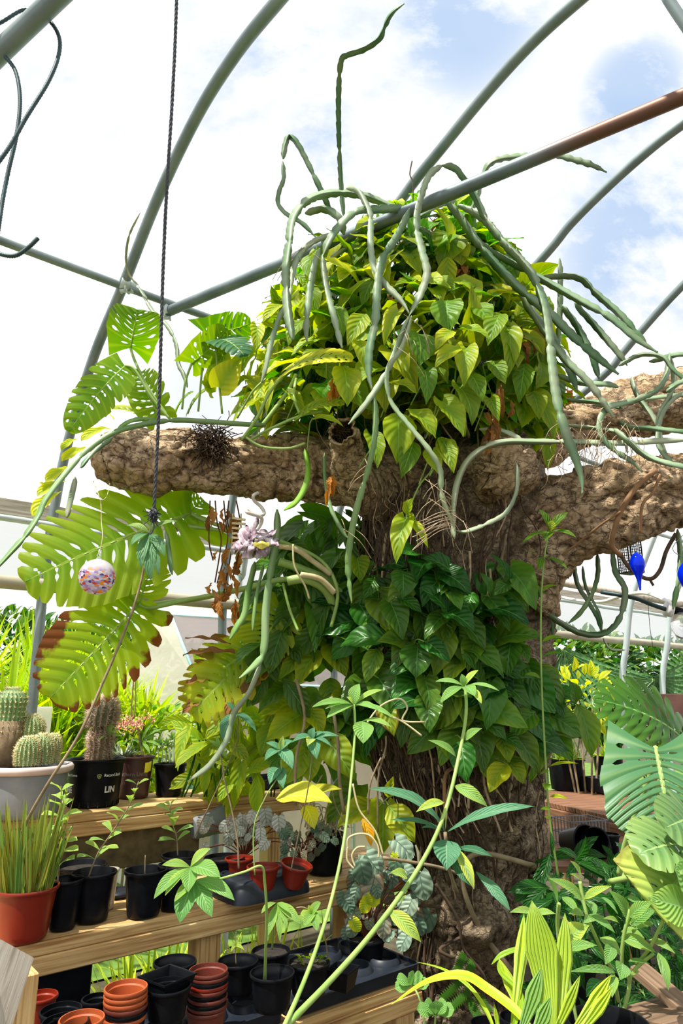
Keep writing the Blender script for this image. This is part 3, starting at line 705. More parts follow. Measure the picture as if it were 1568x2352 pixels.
def bush(name, label, c, rx, ry, rz, n, ln, wd_, m, shape='ovate', tt=(.3, .5, 0), seed=1, cat='shrub', stemz=True, group=None):
    rr = random.Random(seed); t = thing(name, label, cat, (c.x, c.y, .012), group); mb = MB()
    for i in range(n):
        a = rr.uniform(0, 6.283); e = math.acos(rr.uniform(-1, 1)); q = rr.uniform(.55, 1)**.6
        o = Vector((math.cos(a)*math.sin(e), math.sin(a)*math.sin(e), math.cos(e)))
        p = c+Vector((o.x*rx, o.y*ry, o.z*rz))*q*(1+.18*noise.noise(o*3+c))
        d = (o+Vector((rr.uniform(-.7, .7), rr.uniform(-.7, .7), rr.uniform(-.8, .4)))).normalized(); l = ln*rr.uniform(.6, 1.2)
        leaf(mb, p, p+d*l, Vector((rr.uniform(-.5, .5), -.5, .8)), l*wd_, shape, .2, .1, nh=1, nv=4, t=(max(0, min(1, tt[0]+rr.uniform(-.4, .4))), rr.random()*2*tt[1], 0))
    mb.build('foliage', M[m], t)
    mb = MB()
    for i in range(5):
        a = i*1.26; tube(mb, [(c.x, c.y, 0), (c.x+.3*rx*math.cos(a), c.y+.3*ry*math.sin(a), c.z*.55), (c.x+.8*rx*math.cos(a), c.y+.8*ry*math.sin(a), c.z)], .006+.006*min(1, rx), 6)
    mb.build('stem', M['brownstem'], t); return t
def at_(px, py, d): return W(px, py, d)
bush('shrub', 'green leafy shrub outside, low behind the barrel cacti', at_(60, 1690, 4.9), .6, .4, .35, 700, .09, .5, 'vine', tt=(.35, .5, 0), seed=4)
bush('shrub', 'green leafy shrub outside behind the pot of pink flowers', at_(300, 1720, 4.9), .55, .4, .30, 800, .08, .5, 'vine', tt=(.45, .5, 0), seed=5)
for i, (px, py, d, rx, rz, lab) in enumerate(((-60, 1560, 9, 1.6, .95, 'dark bushy tree beyond the sword leaves at the far left'), (240, 1580, 9.5, 1.5, .8, 'dark bushy tree beyond the sword leaves behind the nearest post'),
        (720, 1640, 9, 1.6, .8, 'bushy green tree beyond the cold frame'), (1290, 1560, 10.5, 1.3, .75, 'dark bushy tree beyond the fan palms, right of the trunk'), (1480, 1590, 11, 1.6, .8, 'dark bushy tree beyond the fan palms at the far right'))):
    bush('hedge_tree', lab, at_(px, py, d), rx, .8, rz, 1500, .2, .5, 'dark', tt=(.1, .3, 0), seed=20+i, cat='tree')
bush('yellow_shrub', 'yellow-green leafy shrub behind the vine, right of the trunk', at_(1325, 1600, 5.0), .22, .2, .22, 130, .11, .5, 'vine', tt=(.95, .9, 0), seed=9)
# fan palm leaves
def fan(name, lab, c, hub, r, a0, a1, n, seed):
    rr = random.Random(seed); t = thing(name, lab, 'palm', (hub.x, hub.y+.3, .012)); mb = MB(); fw = Vector((.1, -1, .15)).normalized(); X = Vector((1, .1, 0)); Z = Vector((0, .15, 1))
    for i in range(n):
        a = math.radians(a0+(a1-a0)*i/(n-1)); d = (X*math.cos(a)+Z*math.sin(a)).normalized(); l = r*rr.uniform(.85, 1.05)
        e = hub+d*l-Vector((0, 0, .18*l*abs(math.cos(a)))); 
        leaf(mb, hub+d*.02, e, fw+Vector((rr.uniform(-.5, .5), 0, 0)), l*.075, 'blade', .6, -.05, nh=1, nv=6, t=(.1, rr.random(), 0))
    mb.build('leaf_fan', M['monsb'], t)
    mb = MB(); tube(mb, [(hub.x, hub.y+.3, 0), hub+Vector((0, .3, -.8)), hub+Vector((0, .03, 0))], .02, 7); mb.build('stalk', M['vinestem'], t)
fan('fan_palm', 'fan palm leaf spreading between the two bright posts', None, W(1500, 1560, 8.0), .68, 150, 390, 26, 1)
fan('fan_palm', 'pale fan palm leaf drooping just right of the trunk', None, W(1290, 1490, 8.3), .8, 200, 350, 20, 2)
fan('fan_palm', 'fan palm leaf at the right edge behind the rightmost post', None, W(1610, 1560, 8.4), .75, 110, 280, 22, 3)
fan('fan_palm', 'fan palm leaf low behind the left bright post', None, W(1395, 1550, 9.2), .6, 120, 400, 22, 4)
# ground cover in light behind the benches
rr = random.Random(12)
t = thing('spider_plant_patch', 'pale striped grassy plants growing behind the lower bench tiers', 'plant', WZ(430, 2150, 0.0)); mb = MB()
for i in range(26):
    p = W(rr.uniform(300, 760), rr.uniform(2110, 2200), rr.uniform(3.4, 3.9)); p.z = .02; blades(mb, p, 26, .22, .5, .018, 1.4, rr, (.75, .8, 0), .9)
mb.build('foliage', M['grass'], t)
# ------------------------------------------------------------------ bark tree
def barklog(mb, pts, sec=72, step=.016, flake=.014, rough=.03, seed=0, hollow=False, endcap=True, lean=None, rootish=0):
    "pts (px,py,d,halfwidth px) -> displaced trunk; displacement from crackled noise"
    ctl = [W(p[0], p[1], p[2]) for p in pts]; rad = [px2m(c, p[3]) for c, p in zip(ctl, pts)]
    P = catmull(ctl, 24)
    Rr = []; m = 24
    for i in range(len(pts)-1):
        for k in range(m):
            f = k/m; f = f*f*(3-2*f); Rr.append(rad[i]*(1-f)+rad[i+1]*f)
    Rr.append(rad[-1])
    # resample evenly
    Q = [P[0]]; RQ = [Rr[0]]; acc = 0
    for i in range(1, len(P)):
        seg = (P[i]-P[i-1]).length; 
        if seg < 1e-6: continue
        pos = step-acc
        while pos <= seg:
            f = pos/seg; Q.append(P[i-1].lerp(P[i], f)); RQ.append(Rr[i-1]*(1-f)+Rr[i]*f); pos += step
        acc = (acc+seg) % step
    fr = frames(Q); n = len(Q); off = Vector((seed*3.1, seed*1.7, 0)); v = []; ts = []; uv = []
    for i in range(n):
        e = 1
        for k in range(sec):
            a = 2*math.pi*k/sec; dirv = fr[i][1]*math.cos(a)+fr[i][2]*math.sin(a); r = RQ[i]
            p = Q[i]+dirv*r; s = p+off
            big = noise.fractal(s*3.2, 1, 2, 4)*rough*1.6
            dd = noise.voronoi(Vector((s.x*9, s.y*9, s.z*15))+noise.noise_vector(s*7)*.6)[0]; cr = dd[1]-dd[0]
            fl = min(1, cr/.16)
            dd2 = noise.voronoi(s*34)[0]; fl2 = min(1, (dd2[1]-dd2[0])/.2)
            h = big+flake*(fl-1)*(.6+.8*noise.noise(s*5))+.002*(fl2-1)+.003*noise.noise(s*55)+flake*.8*noise.cell(Vector((s.x*9, s.y*9, s.z*15))+noise.noise_vector(s*7)*.6)
            v.append(p+dirv*h); ts.append((min(1, max(0, (.5-fl)*1.9)), 0, 0)); uv.append((k/sec, i/n))
    f = [(i*sec+k, i*sec+(k+1) % sec, (i+1)*sec+(k+1) % sec, (i+1)*sec+k) for i in range(n-1) for k in range(sec)]
    base = len(mb.v); mb.add(v, f, uv); 
    for i, tt in enumerate(ts): mb.t[base+i] = tt
    def cap(j, sgn, depth, inward):
        rings = 6; tt = fr[j][0]*sgn; prev = base+j*sec; c = sum((Vector(mb.v[base+j*sec+k]) for k in range(sec)), Vector())/sec
        for q in range(1, rings+1):
            g = q/rings; vv = []
            for k in range(sec):
                e = Vector(mb.v[base+j*sec+k])
                if inward: ph = c+(e-c)*(1-.25*min(1, g*3)-.15*max(0, g-.34))-tt*depth*max(0, g-.2); 
                else: ph = c+(e-c)*math.cos(g*math.pi/2*.98)+tt*depth*math.sin(g*math.pi/2); ph += tt*.02*noise.fractal(ph*14, 1, 2, 4)
                vv.append(ph)
            st = len(mb.v); mb.add(vv, [(prev+k-st, prev+(k+1) % sec-st, (k+1) % sec, k) for k in range(sec)], None, (1 if inward and g > .3 else 0, 0, 0)); prev = st
        mb.add([], []); mb.f.append([prev+k for k in range(sec)]); mb.mi.append(0)
    if endcap: cap(0, -1, .09 if hollow else rad[0]*.55, hollow); 
    if lean is None: cap(n-1, 1, .02, False)
tree = thing('artificial_tree', 'great bark-covered tree with a thick trunk and spreading cut branches', 'tree', WZ(1090, 2352, .0)*1.0)
tree.location = (W(1085, 2200, 3.15).x, 3.15, 0)
mb = MB(); b0 = W(1085, 2352, 3.15)
barklog(mb, [(1085, 3200, 3.12, 90), (1085, 2500, 3.14, 125), (1085, 2250, 3.15, 120), (1088, 2050, 3.15, 122), (1075, 1900, 3.17, 140), (1050, 1750, 3.2, 172), (1030, 1560, 3.22, 198), (1030, 1380, 3.22, 205), (1050, 1230, 3.2, 200), (1050, 1120, 3.2, 185), (1000, 1020, 3.2, 150), (960, 900, 3.2, 120)], sec=110, step=.017, flake=.022, rough=.06, seed=1)
for i, p in enumerate(mb.v):
    if p[2] < -.02: mb.v[i] = (p[0], p[1], -.02)
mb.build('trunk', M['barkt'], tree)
mb = MB(); barklog(mb, [(238, 1062, 2.72, 46), (262, 1056, 2.73, 62), (310, 1052, 2.75, 68), (400, 1056, 2.78, 70), (520, 1070, 2.83, 72), (640, 1080, 2.88, 76), (780, 1090, 2.94, 78), (900, 1095, 3.0, 78), (980, 1110, 3.1, 80)], seed=2, rough=.035, sec=110, step=.0105, flake=.018); mb.build('branch', M['bark'], tree)
mb = MB(); barklog(mb, [(786, 990, 2.47, 36), (789, 1004, 2.53, 40), (797, 1040, 2.62, 43), (808, 1085, 2.73, 46), (830, 1130, 2.86, 50), (880, 1160, 3.05, 50)], seed=3, sec=48, step=.014, hollow=True, rough=.012); mb.build('branch_stub', M['bark'], tree)
mb = MB(); barklog(mb, [(1168, 1080, 2.62, 70), (1158, 1076, 2.68, 80), (1140, 1080, 2.85, 84), (1110, 1100, 3.1, 80)], seed=4, sec=100, step=.011, rough=.04, flake=.018); mb.build('branch_stub', M['bark'], tree)
mb = MB(); barklog(mb, [(1660, 1105, 2.75, 92), (1580, 1125, 2.8, 88), (1490, 1145, 2.85, 84), (1400, 1165, 2.9, 86), (1310, 1205, 2.98, 100), (1230, 1260, 3.08, 115), (1160, 1330, 3.15, 115)], seed=5, sec=110, step=.012, flake=.02, rough=.055, endcap=True); mb.build('branch', M['bark'], tree)
mb = MB(); barklog(mb, [(1660, 905, 3.5, 74), (1560, 925, 3.45, 70), (1450, 945, 3.4, 66), (1340, 965, 3.35, 62), (1230, 990, 3.3, 70), (1130, 1030, 3.25, 70)], seed=6, rough=.05); mb.build('branch', M['bark'], tree)
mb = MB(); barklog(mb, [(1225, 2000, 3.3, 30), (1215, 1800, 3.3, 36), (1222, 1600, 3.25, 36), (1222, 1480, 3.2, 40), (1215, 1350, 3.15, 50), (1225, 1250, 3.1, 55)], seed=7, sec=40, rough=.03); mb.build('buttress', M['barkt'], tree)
# dark fibre nests in the hollows
def fuzz(mb, c, rx, ry, rz, n, l, r, rr, down=.5):
    for i in range(n):
        o = Vector((rr.gauss(0, .5)*rx, rr.gauss(0, .5)*ry, rr.gauss(0, .5)*rz)); d = Vector((rr.uniform(-1, 1), rr.uniform(-1, .3), rr.uniform(-1, 1)-down)).normalized()
        q = d+Vector((rr.uniform(-.6, .6), rr.uniform(-.6, .6), rr.uniform(-.8, .4)))
        tube(mb, [c+o, c+o+d*l*.5, c+o+(d+q)*l*.45], r, 3, 2, cap=False)
rr = random.Random(5)
mb = MB(); fuzz(mb, W(488, 1020, 2.66), .07, .03, .06, 260, .07, .0022, rr); fuzz(mb, W(470, 990, 2.68), .09, .03, .02, 90, .07, .0016, rr); 
o = mb.build('fibre_nest', M['rootd'], None); tag(o, 'dark tuft of dead fibres stuck on top of the left branch', 'fibres', kind='stuff')
mb = MB(); fuzz(mb, W(787, 994, 2.52), .03, .02, .018, 160, .045, .0016, rr, 0)
o = mb.build('fibre_nest', M['rootd'], None); tag(o, 'fibres filling the open top of the hollow branch stub', 'fibres', kind='stuff')
# ------------------------------------------------------------------ root mat round the trunk
mb = MB(); mb2 = MB(); rr = random.Random(8)
def trunk_at(py):
    tab = [(1100, 1050, 190), (1230, 1050, 205), (1380, 1030, 212), (1560, 1030, 204), (1750, 1050, 180), (1900, 1075, 145), (2050, 1088, 126), (2250, 1085, 124), (2352, 1085, 124)]
    for a, b in zip(tab, tab[1:]):
        if py <= b[0]: f = (py-a[0])/(b[0]-a[0]); return a[1]+(b[1]-a[1])*f, a[2]+(b[2]-a[2])*f
    return tab[-1][1:]
def trunkpt(py, a, off=.0):
    "a angle, -90 left silhouette, 0 towards the camera, 90 right"
    cx, hw = trunk_at(py); c = W(cx, py, 3.19); r = px2m(c, hw)+off; a = math.radians(a)
    return c+Vector((math.sin(a)*r, -math.cos(a)*r, 0))
for i in range(250):
    a = rr.uniform(-105, 22) if i % 8 else rr.uniform(-100, 80); y0 = rr.uniform(1090, 1900); y1 = min(2330, y0+rr.uniform(150, 600)); m = 6; P = []
    if a > -25 and i % 4: y1 = min(y1, 1880); y0 = min(y0, 1700)
    if a > 30: y0 = rr.uniform(1500, 2000)
    da = rr.uniform(-4, 4)
    for k in range(m+1):
        a += rr.gauss(da, 4); P.append(trunkpt(y0+(y1-y0)*k/m, a, rr.uniform(.005, .05)))
    tube(mb if rr.random() < .9 else mb2, P, rr.choice((.002, .003, .004, .006)), 4, 3, cap=False)
# long roots hanging under the crown
for i in range(110):
    px = rr.uniform(830, 1060); py = rr.uniform(1070, 1200); d = rr.uniform(2.62, 2.9); l = rr.uniform(.08, .35); p = W(px, py, d); P = [p]
    for k in range(4): P.append(P[-1]+Vector((rr.gauss(0, .018), rr.gauss(0, .01), -l/4)))
    tube(mb2 if rr.random() < .25 else mb, P, rr.choice((.0012, .0016, .0025)), 4, 3, cap=False)
vine_roots = (mb, mb2)
# thick brown roots creeping on the bark
def root_thing(paths, label, m='rootd', name='aerial_root'):
    mb = MB()
    for pts, r in paths: tube(mb, pixpath(pts), r, 7, 6)
    return tag(mb.build(name, M[m], None), label, 'root')
M['rootb'] = simple('reddish root', (.20, .10, .045), (.36, .20, .09), .8, scale=20)
root_thing([([(1505, 1080, 2.62), (1460, 1120, 2.6), (1425, 1175, 2.62), (1408, 1225, 2.66), (1405, 1255, 2.7), (1425, 1275, 2.72)], .011), ([(1425, 1175, 2.6), (1380, 1205, 2.66), (1330, 1245, 2.75), (1290, 1275, 2.8)], .005), ([(1515, 1090, 2.62), (1500, 1130, 2.6), (1475, 1160, 2.6), (1470, 1225, 2.64)], .006)], 'reddish brown root creeping down over the big right branch', 'rootb')
root_thing([([(1425, 1275, 2.72), (1450, 1310, 2.72), (1490, 1330, 2.7), (1515, 1310, 2.7), (1530, 1265, 2.7), (1552, 1225, 2.68)], .008), ([(1490, 1328, 2.7), (1500, 1345, 2.7)], .005)], 'dark twisted root looping below the right branch beside the blue glass drop', 'rootd')
root_thing([([(1230, 1990, 2.85), (1100, 1960, 2.85), (1060, 2010, 2.86), (1090, 2110, 2.88), (1150, 2200, 2.9), (1230, 2290, 2.9)], .010), ([(880, 1970, 2.7), (1000, 1990, 2.8), (1060, 2010, 2.86)], .006)], 'brown woody root running diagonally down the foot of the trunk', 'brownstem')
root_thing([([(1000, 2030, 2.8), (1050, 2110, 2.82), (1065, 2180, 2.84), (1110, 2240, 2.86), (1130, 2300, 2.88)], .006), ([(1065, 2150, 2.84), (1010, 2180, 2.8), (1040, 2200, 2.8)], .006), ([(960, 2080, 2.8), (1020, 2090, 2.8), (1015, 2150, 2.8)], .005)], 'thin dark root with side rootlets low on the trunk', 'rootd')
root_thing([([(1130, 1215, 2.9), (1140, 1260, 2.86), (1152, 1290, 2.84)], .010), ([(1165, 1195, 2.88), (1158, 1250, 2.84), (1150, 1290, 2.82)], .007)], 'pair of pale brown roots forking where the right branch meets the trunk', 'brownstem')
root_thing([([(1060, 1760, 2.85), (1025, 1775, 2.78), (1020, 1830, 2.78), (1025, 1880, 2.8)], .007)], 'curved orange-brown root arching off the middle of the trunk', 'rootb')
# ------------------------------------------------------------------ climbing cactus
def cstem(mb, pts, w=22, ty=0, g=.5, bright=0, taper=.3, scal=.16, n=8, tw=1.5, ribs=3, pitch=.045):
    P = catmull(pixpath(pts), n); Ls = [0]
    for a, b in zip(P, P[1:]): Ls.append(Ls[-1]+(b-a).length)
    tot = Ls[-1]; r0 = px2m(P[len(P)//2], w/2.0); m = max(12, int(tot/.009)); Q = []; j = 0
    for i in range(m+1):
        s = tot*i/m
        while j < len(Ls)-2 and Ls[j+1] < s: j += 1
        Q.append(P[j].lerp(P[j+1], (s-Ls[j])/max(1e-9, Ls[j+1]-Ls[j])))
    sec = ribs*2; joint = R.uniform(.25, .45)
    def prof(k, i):
        s = tot*i/m; jn = 1-.45*math.exp(-((((s/joint)+.5) % 1-.5)*joint/.012)**2)
        if k % 2: return .30*jn
        ph = ((s+k*.011)/pitch) % 1
        return (1-scal+scal*1.5*(ph if ph < .8 else (1-ph)*4))*jn
    def rad(f): return r0*1.08*(min(1, .45+f*8) if taper >= 0 else 1)*(1 if f < 1-.12 else max(.25, ((1-f)/.12)**.6))
    k0 = len(mb.v); sweep(mb, Q, rad, sec, tw, prof=prof, t=(ty, g, bright))
    for i in range(k0, len(mb.v)):
        f = mb.uv[i][1]; mb.t[i] = (ty*(.6+.4*math.sin(f*9+k0)), min(1, max(0, g+.22*math.sin(f*13+k0*.7))), bright)
def cactus(name, label, stems, roots=(), loc=None):
    t = thing(name, label, 'cactus', loc or pixpath([stems[0][0][0]], stems[0][0][0][2])[0])
    for s in stems:
        pts, w = s[0], s[1]; k = s[2] if len(s) > 2 else {}
        mb = MB(); cstem(mb, pts, w, **k); mb.build('stem', M['cact'], t)
    if roots:
        mb = MB()
        for r in roots: tube(mb, pixpath(r[0]), r[1] if len(r) > 1 else .0014, 4, 5, cap=False)
        mb.split('aerial_root', M['root'], t)
    return t
g = dict
STEM_A = [
 ([(790, 500, 2.75), (785, 440, 2.7), (780, 330, 2.55), (778, 220, 2.42), (783, 140, 2.3), (800, 124, 2.27), (835, 112, 2.23), (870, 88, 2.2), (885, 55, 2.16), (900, 30, 2.12), (928, 8, 2.08)], 15, g(g=.15)),
 ([(650, 365, 2.5), (654, 335, 2.5), (664, 312, 2.5), (682, 330, 2.5), (705, 375, 2.52), (728, 420, 2.54), (745, 455, 2.56), (765, 495, 2.6)], 15, g(g=.2)),
 ([(649, 370, 2.5), (650, 410, 2.5), (640, 440, 2.5), (638, 470, 2.5), (660, 495, 2.5), (695, 515, 2.5), (725, 545, 2.5)], 12, g(g=.3)),
 ([(672, 780, 2.15), (660, 700, 2.2), (658, 620, 2.25), (665, 560, 2.3), (675, 500, 2.36), (710, 458, 2.42), (765, 443, 2.5), (830, 448, 2.55), (890, 470, 2.6), (925, 480, 2.66)], 22, g(g=.45, ty=.12)),
 ([(795, 432, 2.5), (820, 436, 2.44), (838, 465, 2.4), (850, 500, 2.36), (850, 560, 2.32), (858, 610, 2.3), (880, 650, 2.28), (920, 690, 2.26), (940, 720, 2.25)], 17, g(g=.8, ty=.3)),
 ([(1045, 460, 2.62), (1010, 470, 2.58), (960, 500, 2.5)], 18, g(g=.4)),
 ([(1015, 380, 2.4), (985, 400, 2.38), (968, 440, 2.36), (956, 490, 2.34), (956, 530, 2.33), (968, 580, 2.31), (980, 630, 2.3), (965, 680, 2.3), (940, 725, 2.28)], 20, g(g=.75, ty=.25)),
 ([(1015, 380, 2.4), (1045, 385, 2.4), (1070, 415, 2.42), (1095, 460, 2.46), (1120, 515, 2.5), (1160, 565, 2.55)], 18, g(g=.3)),
 ([(940, 480, 2.4), (905, 550, 2.3), (875, 600, 2.27), (865, 670, 2.25), (862, 740, 2.23), (850, 800, 2.22), (848, 860, 2.22), (855, 895, 2.22)], 22, g(g=.4)),
 ([(925, 478, 2.5), (870, 482, 2.44), (820, 488, 2.4), (790, 510, 2.38), (760, 550, 2.36), (740, 590, 2.35)], 22, g(g=.3)),
 ([(740, 585, 2.35), (745, 640, 2.33), (758, 700, 2.3), (775, 760, 2.28), (786, 800, 2.27)], 17, g(g=.85, ty=.25)),
 ([(735, 570, 2.35), (722, 600, 2.34), (712, 660, 2.32), (705, 730, 2.3), (705, 785, 2.3)], 18, g(g=.5, ty=.15)),
 ([(775, 535, 2.42), (720, 555, 2.38), (685, 590, 2.34), (670, 640, 2.32), (665, 690, 2.3)], 15, g(g=.6, ty=.4)),
 ([(660, 690, 2.3), (640, 730, 2.3), (622, 790, 2.3), (610, 850, 2.3), (600, 880, 2.32)], 14, g(g=.8, ty=.1)),
 ([(1250, 480, 2.5), (1100, 480, 2.6)], 1),
 ([(1080, 495, 2.6), (1095, 450, 2.55), (1115, 390, 2.5), (1140, 368, 2.48), (1190, 360, 2.48), (1250, 354, 2.46), (1310, 366, 2.44), (1360, 380, 2.42), (1393, 396, 2.42)], 17, g(g=.4, scal=.35)),
 ([(1020, 455, 2.5), (1060, 500, 2.5), (1100, 560, 2.48), (1150, 620, 2.46), (1200, 670, 2.44), (1260, 720, 2.44), (1320, 780, 2.44), (1380, 830, 2.44), (1420, 860, 2.46)], 24, g(g=.25)),
 ([(1050, 470, 2.55), (1110, 500, 2.5), (1160, 560, 2.46), (1215, 620, 2.42), (1245, 690, 2.38), (1258, 760, 2.36), (1265, 830, 2.34), (1278, 920, 2.32), (1300, 1000, 2.3), (1320, 1050, 2.3), (1335, 1100, 2.3), (1337, 1135, 2.3)], 24, g(g=.55)),
 ([(1060, 520, 2.6), (1120, 570, 2.58), (1190, 610, 2.55), (1260, 650, 2.52), (1330, 690, 2.5), (1400, 730, 2.48), (1460, 780, 2.46), (1510, 810, 2.46)], 20, g(g=.45)),
 ([(1230, 640, 2.55), (1290, 632, 2.55), (1335, 640, 2.55), (1370, 675, 2.55), (1420, 720, 2.55), (1460, 765, 2.54), (1490, 800, 2.54)], 18, g(g=.25)),
 ([(1283, 800, 2.7), (1286, 720, 2.66), (1285, 650, 2.62), (1284, 592, 2.6)], 15, g(g=.8, ty=.3)),
 ([(1290, 700, 2.62), (1320, 740, 2.62), (1350, 800, 2.62), (1375, 870, 2.64)], 18, g(g=.2)),
 ([(1320, 695, 2.6), (1360, 740, 2.6), (1400, 790, 2.6), (1440, 840, 2.6)], 17, g(g=.25)),
 ([(1180, 640, 2.5), (1215, 700, 2.48), (1250, 760, 2.46), (1300, 830, 2.44), (1350, 880, 2.44), (1410, 960, 2.46)], 20, g(g=.4, ty=.4)),
 ([(1200, 690, 2.55), (1260, 760, 2.52), (1310, 860, 2.5), (1325, 900, 2.5)], 20, g(g=.2)),
 ([(750, 600, 2.5), (800, 570, 2.55), (830, 610, 2.6), (840, 660, 2.6)], 14, g(g=.3, ty=.4)),
 ([(960, 520, 2.6), (1020, 560, 2.62), (1080, 600, 2.62), (1160, 650, 2.62), (1220, 700, 2.6)], 20, g(g=.3, ty=.3)),
 ([(700, 490, 2.5), (740, 478, 2.5), (775, 500, 2.5), (790, 540, 2.55)], 20, g(g=.5, ty=.2)),
 ([(940, 725, 2.26), (915, 780, 2.24), (890, 850, 2.22), (840, 930, 2.22), (800, 975, 2.26)], 16, g(g=.7, ty=.2)),
 ([(945, 725, 2.26), (920, 800, 2.22), (888, 850, 2.2), (895, 920, 2.2), (940, 980, 2.2), (985, 1035, 2.2), (1010, 1080, 2.22), (1015, 1140, 2.24), (1040, 1205, 2.26), (1045, 1220, 2.26)], 14, g(g=.9, ty=.35, bright=.15)),
 ([(855, 895, 2.22), (862, 950, 2.22), (858, 1010, 2.22), (840, 1090, 2.24), (820, 1160, 2.26), (806, 1230, 2.3), (800, 1300, 2.34), (808, 1385, 2.36)], 17, g(g=.6, bright=.35)),
 ([(700, 1030, 2.55), (706, 1080, 2.5), (700, 1120, 2.48), (680, 1155, 2.48), (652, 1172, 2.5)], 15, g(g=.5, bright=1, scal=.03)),
 ([(1186, 1062, 2.4), (1188, 1090, 2.4), (1184, 1130, 2.4), (1160, 1178, 2.38), (1115, 1205, 2.34), (1070, 1222, 2.3), (1048, 1218, 2.28)], 12, g(g=.7, ty=.4)),
 ([(1043, 1150, 2.36), (1038, 1190, 2.36), (1044, 1238, 2.36)], 12, g(g=.9, ty=.4)),
 ([(745, 1040, 2.56), (745, 1100, 2.5), (760, 1170, 2.46), (790, 1225, 2.46), (805, 1240, 2.46)], 11, g(g=.5, bright=.2)),
]
STEM_A.pop(14)
rts = []
rr = random.Random(4)
for i in range(34):
    px, py, d = rr.choice(((930, 800, 2.2), (860, 1090, 2.24), (1030, 1180, 2.24), (700, 590, 2.35), (1000, 1120, 2.22), (950, 750, 2.22), (1040, 1190, 2.25), (800, 1230, 2.3)))
    x = px+rr.uniform(-25, 25); y = py+rr.uniform(-40, 30); l = rr.uniform(30, 110); s = rr.choice((-1, 1, .3))
    rts.append(([(x, y, d), (x+s*l*.4, y+l*.3, d-.02), (x+s*l*.7, y+l*.75, d+.02)], .0012))
for i in range(11):
    e_ = rr.uniform(-25, 15); rts.append(([(1046, 1172+i*4, 2.26), (1008, 1180+i*4+rr.uniform(-6, 4), 2.2), (965+e_, 1200+i*6+rr.uniform(-14, 8), 2.18)], .0013))
cactus('climbing_cactus', 'large climbing cactus sprawling over the horizontal pipe and leafy mound', STEM_A, rts)
STEM_B = [
 ([(1040, 1190, 2.35), (1048, 1120, 2.34), (1070, 1065, 2.34), (1110, 1030, 2.34), (1160, 1015, 2.38), (1230, 1015, 2.42), (1320, 1016, 2.44), (1420, 1020, 2.46), (1510, 1014, 2.48), (1600, 1010, 2.5)], 16, g(g=.75, ty=.55, scal=.06)),
 ([(1100, 985, 2.5), (1150, 990, 2.48), (1200, 1012, 2.46)], 14, g(g=.8, ty=.6)),
 ([(1538, 810, 2.6), (1530, 860, 2.55), (1500, 900, 2.52), (1440, 925, 2.5), (1400, 935, 2.48), (1378, 960, 2.46), (1378, 1000, 2.45), (1410, 1035, 2.45), (1450, 1060, 2.45), (1475, 1085, 2.45)], 16, g(g=.6)),
 ([(1538, 815, 2.6), (1548, 870, 2.6), (1535, 910, 2.58), (1510, 960, 2.56), (1515, 1010, 2.55), (1530, 1040, 2.55)], 14, g(g=.7, ty=.3)),
 ([(1568, 900, 2.6), (1540, 920, 2.58), (1515, 960, 2.56), (1510, 1020, 2.54), (1540, 1060, 2.54), (1590, 1075, 2.54)], 14, g(g=.75, ty=.2)),
 ([(1420, 965, 2.5), (1450, 980, 2.5), (1500, 985, 2.5), (1568, 993, 2.5), (1600, 995, 2.5)], 14, g(g=.35)),
 ([(1360, 930, 2.7), (1430, 925, 2.7), (1500, 915, 2.7), (1600, 905, 2.7)], 13, g(g=.6)),
 ([(1450, 865, 2.7), (1465, 910, 2.66), (1500, 960, 2.62), (1520, 1000, 2.6)], 14, g(g=.75, ty=.3)),
 ([(1420, 840, 2.5), (1470, 815, 2.5), (1520, 820, 2.5), (1545, 850, 2.5), (1580, 880, 2.5)], 12, g(g=.4)),
 ([(1280, 860, 2.6), (1340, 880, 2.6), (1400, 885, 2.6), (1420, 890, 2.6)], 16, g(g=.6)),
 ([(1410, 985, 2.45), (1440, 1010, 2.4), (1480, 1045, 2.4), (1530, 1065, 2.4), (1600, 1080, 2.4)], 16, g(g=.85)),
 ([(1300, 975, 2.5), (1380, 985, 2.48), (1430, 1000, 2.46), (1440, 1040, 2.44)], 11, g(g=.8, ty=.4)),
 ([(1490, 830, 2.7), (1560, 815, 2.68), (1600, 820, 2.68)], 14, g(g=.3)),
 ([(1300, 915, 2.6), (1330, 920, 2.58), (1380, 925, 2.56), (1430, 940, 2.5)], 12, g(g=.5)),
 ([(1530, 900, 2.5), (1560, 880, 2.5), (1600, 870, 2.5)], 16, g(g=.3)),
]
rtb = []
for i in range(60):
    x = rr.uniform(1270, 1460); y = rr.uniform(960, 1040); d = 2.45; l = rr.uniform(30, 90); s = rr.uniform(-.8, .8)
    rtb.append(([(x, y, d), (x+s*l*.5, y+l*.3, d-.03), (x+s*l*.6+rr.uniform(-15, 15), y+l*.8, d), (x+s*l*.9, y+l, d+.02)], .0011))
cactus('climbing_cactus', 'tangle of looping pale cactus stems lying on the right branches', STEM_B, rtb)
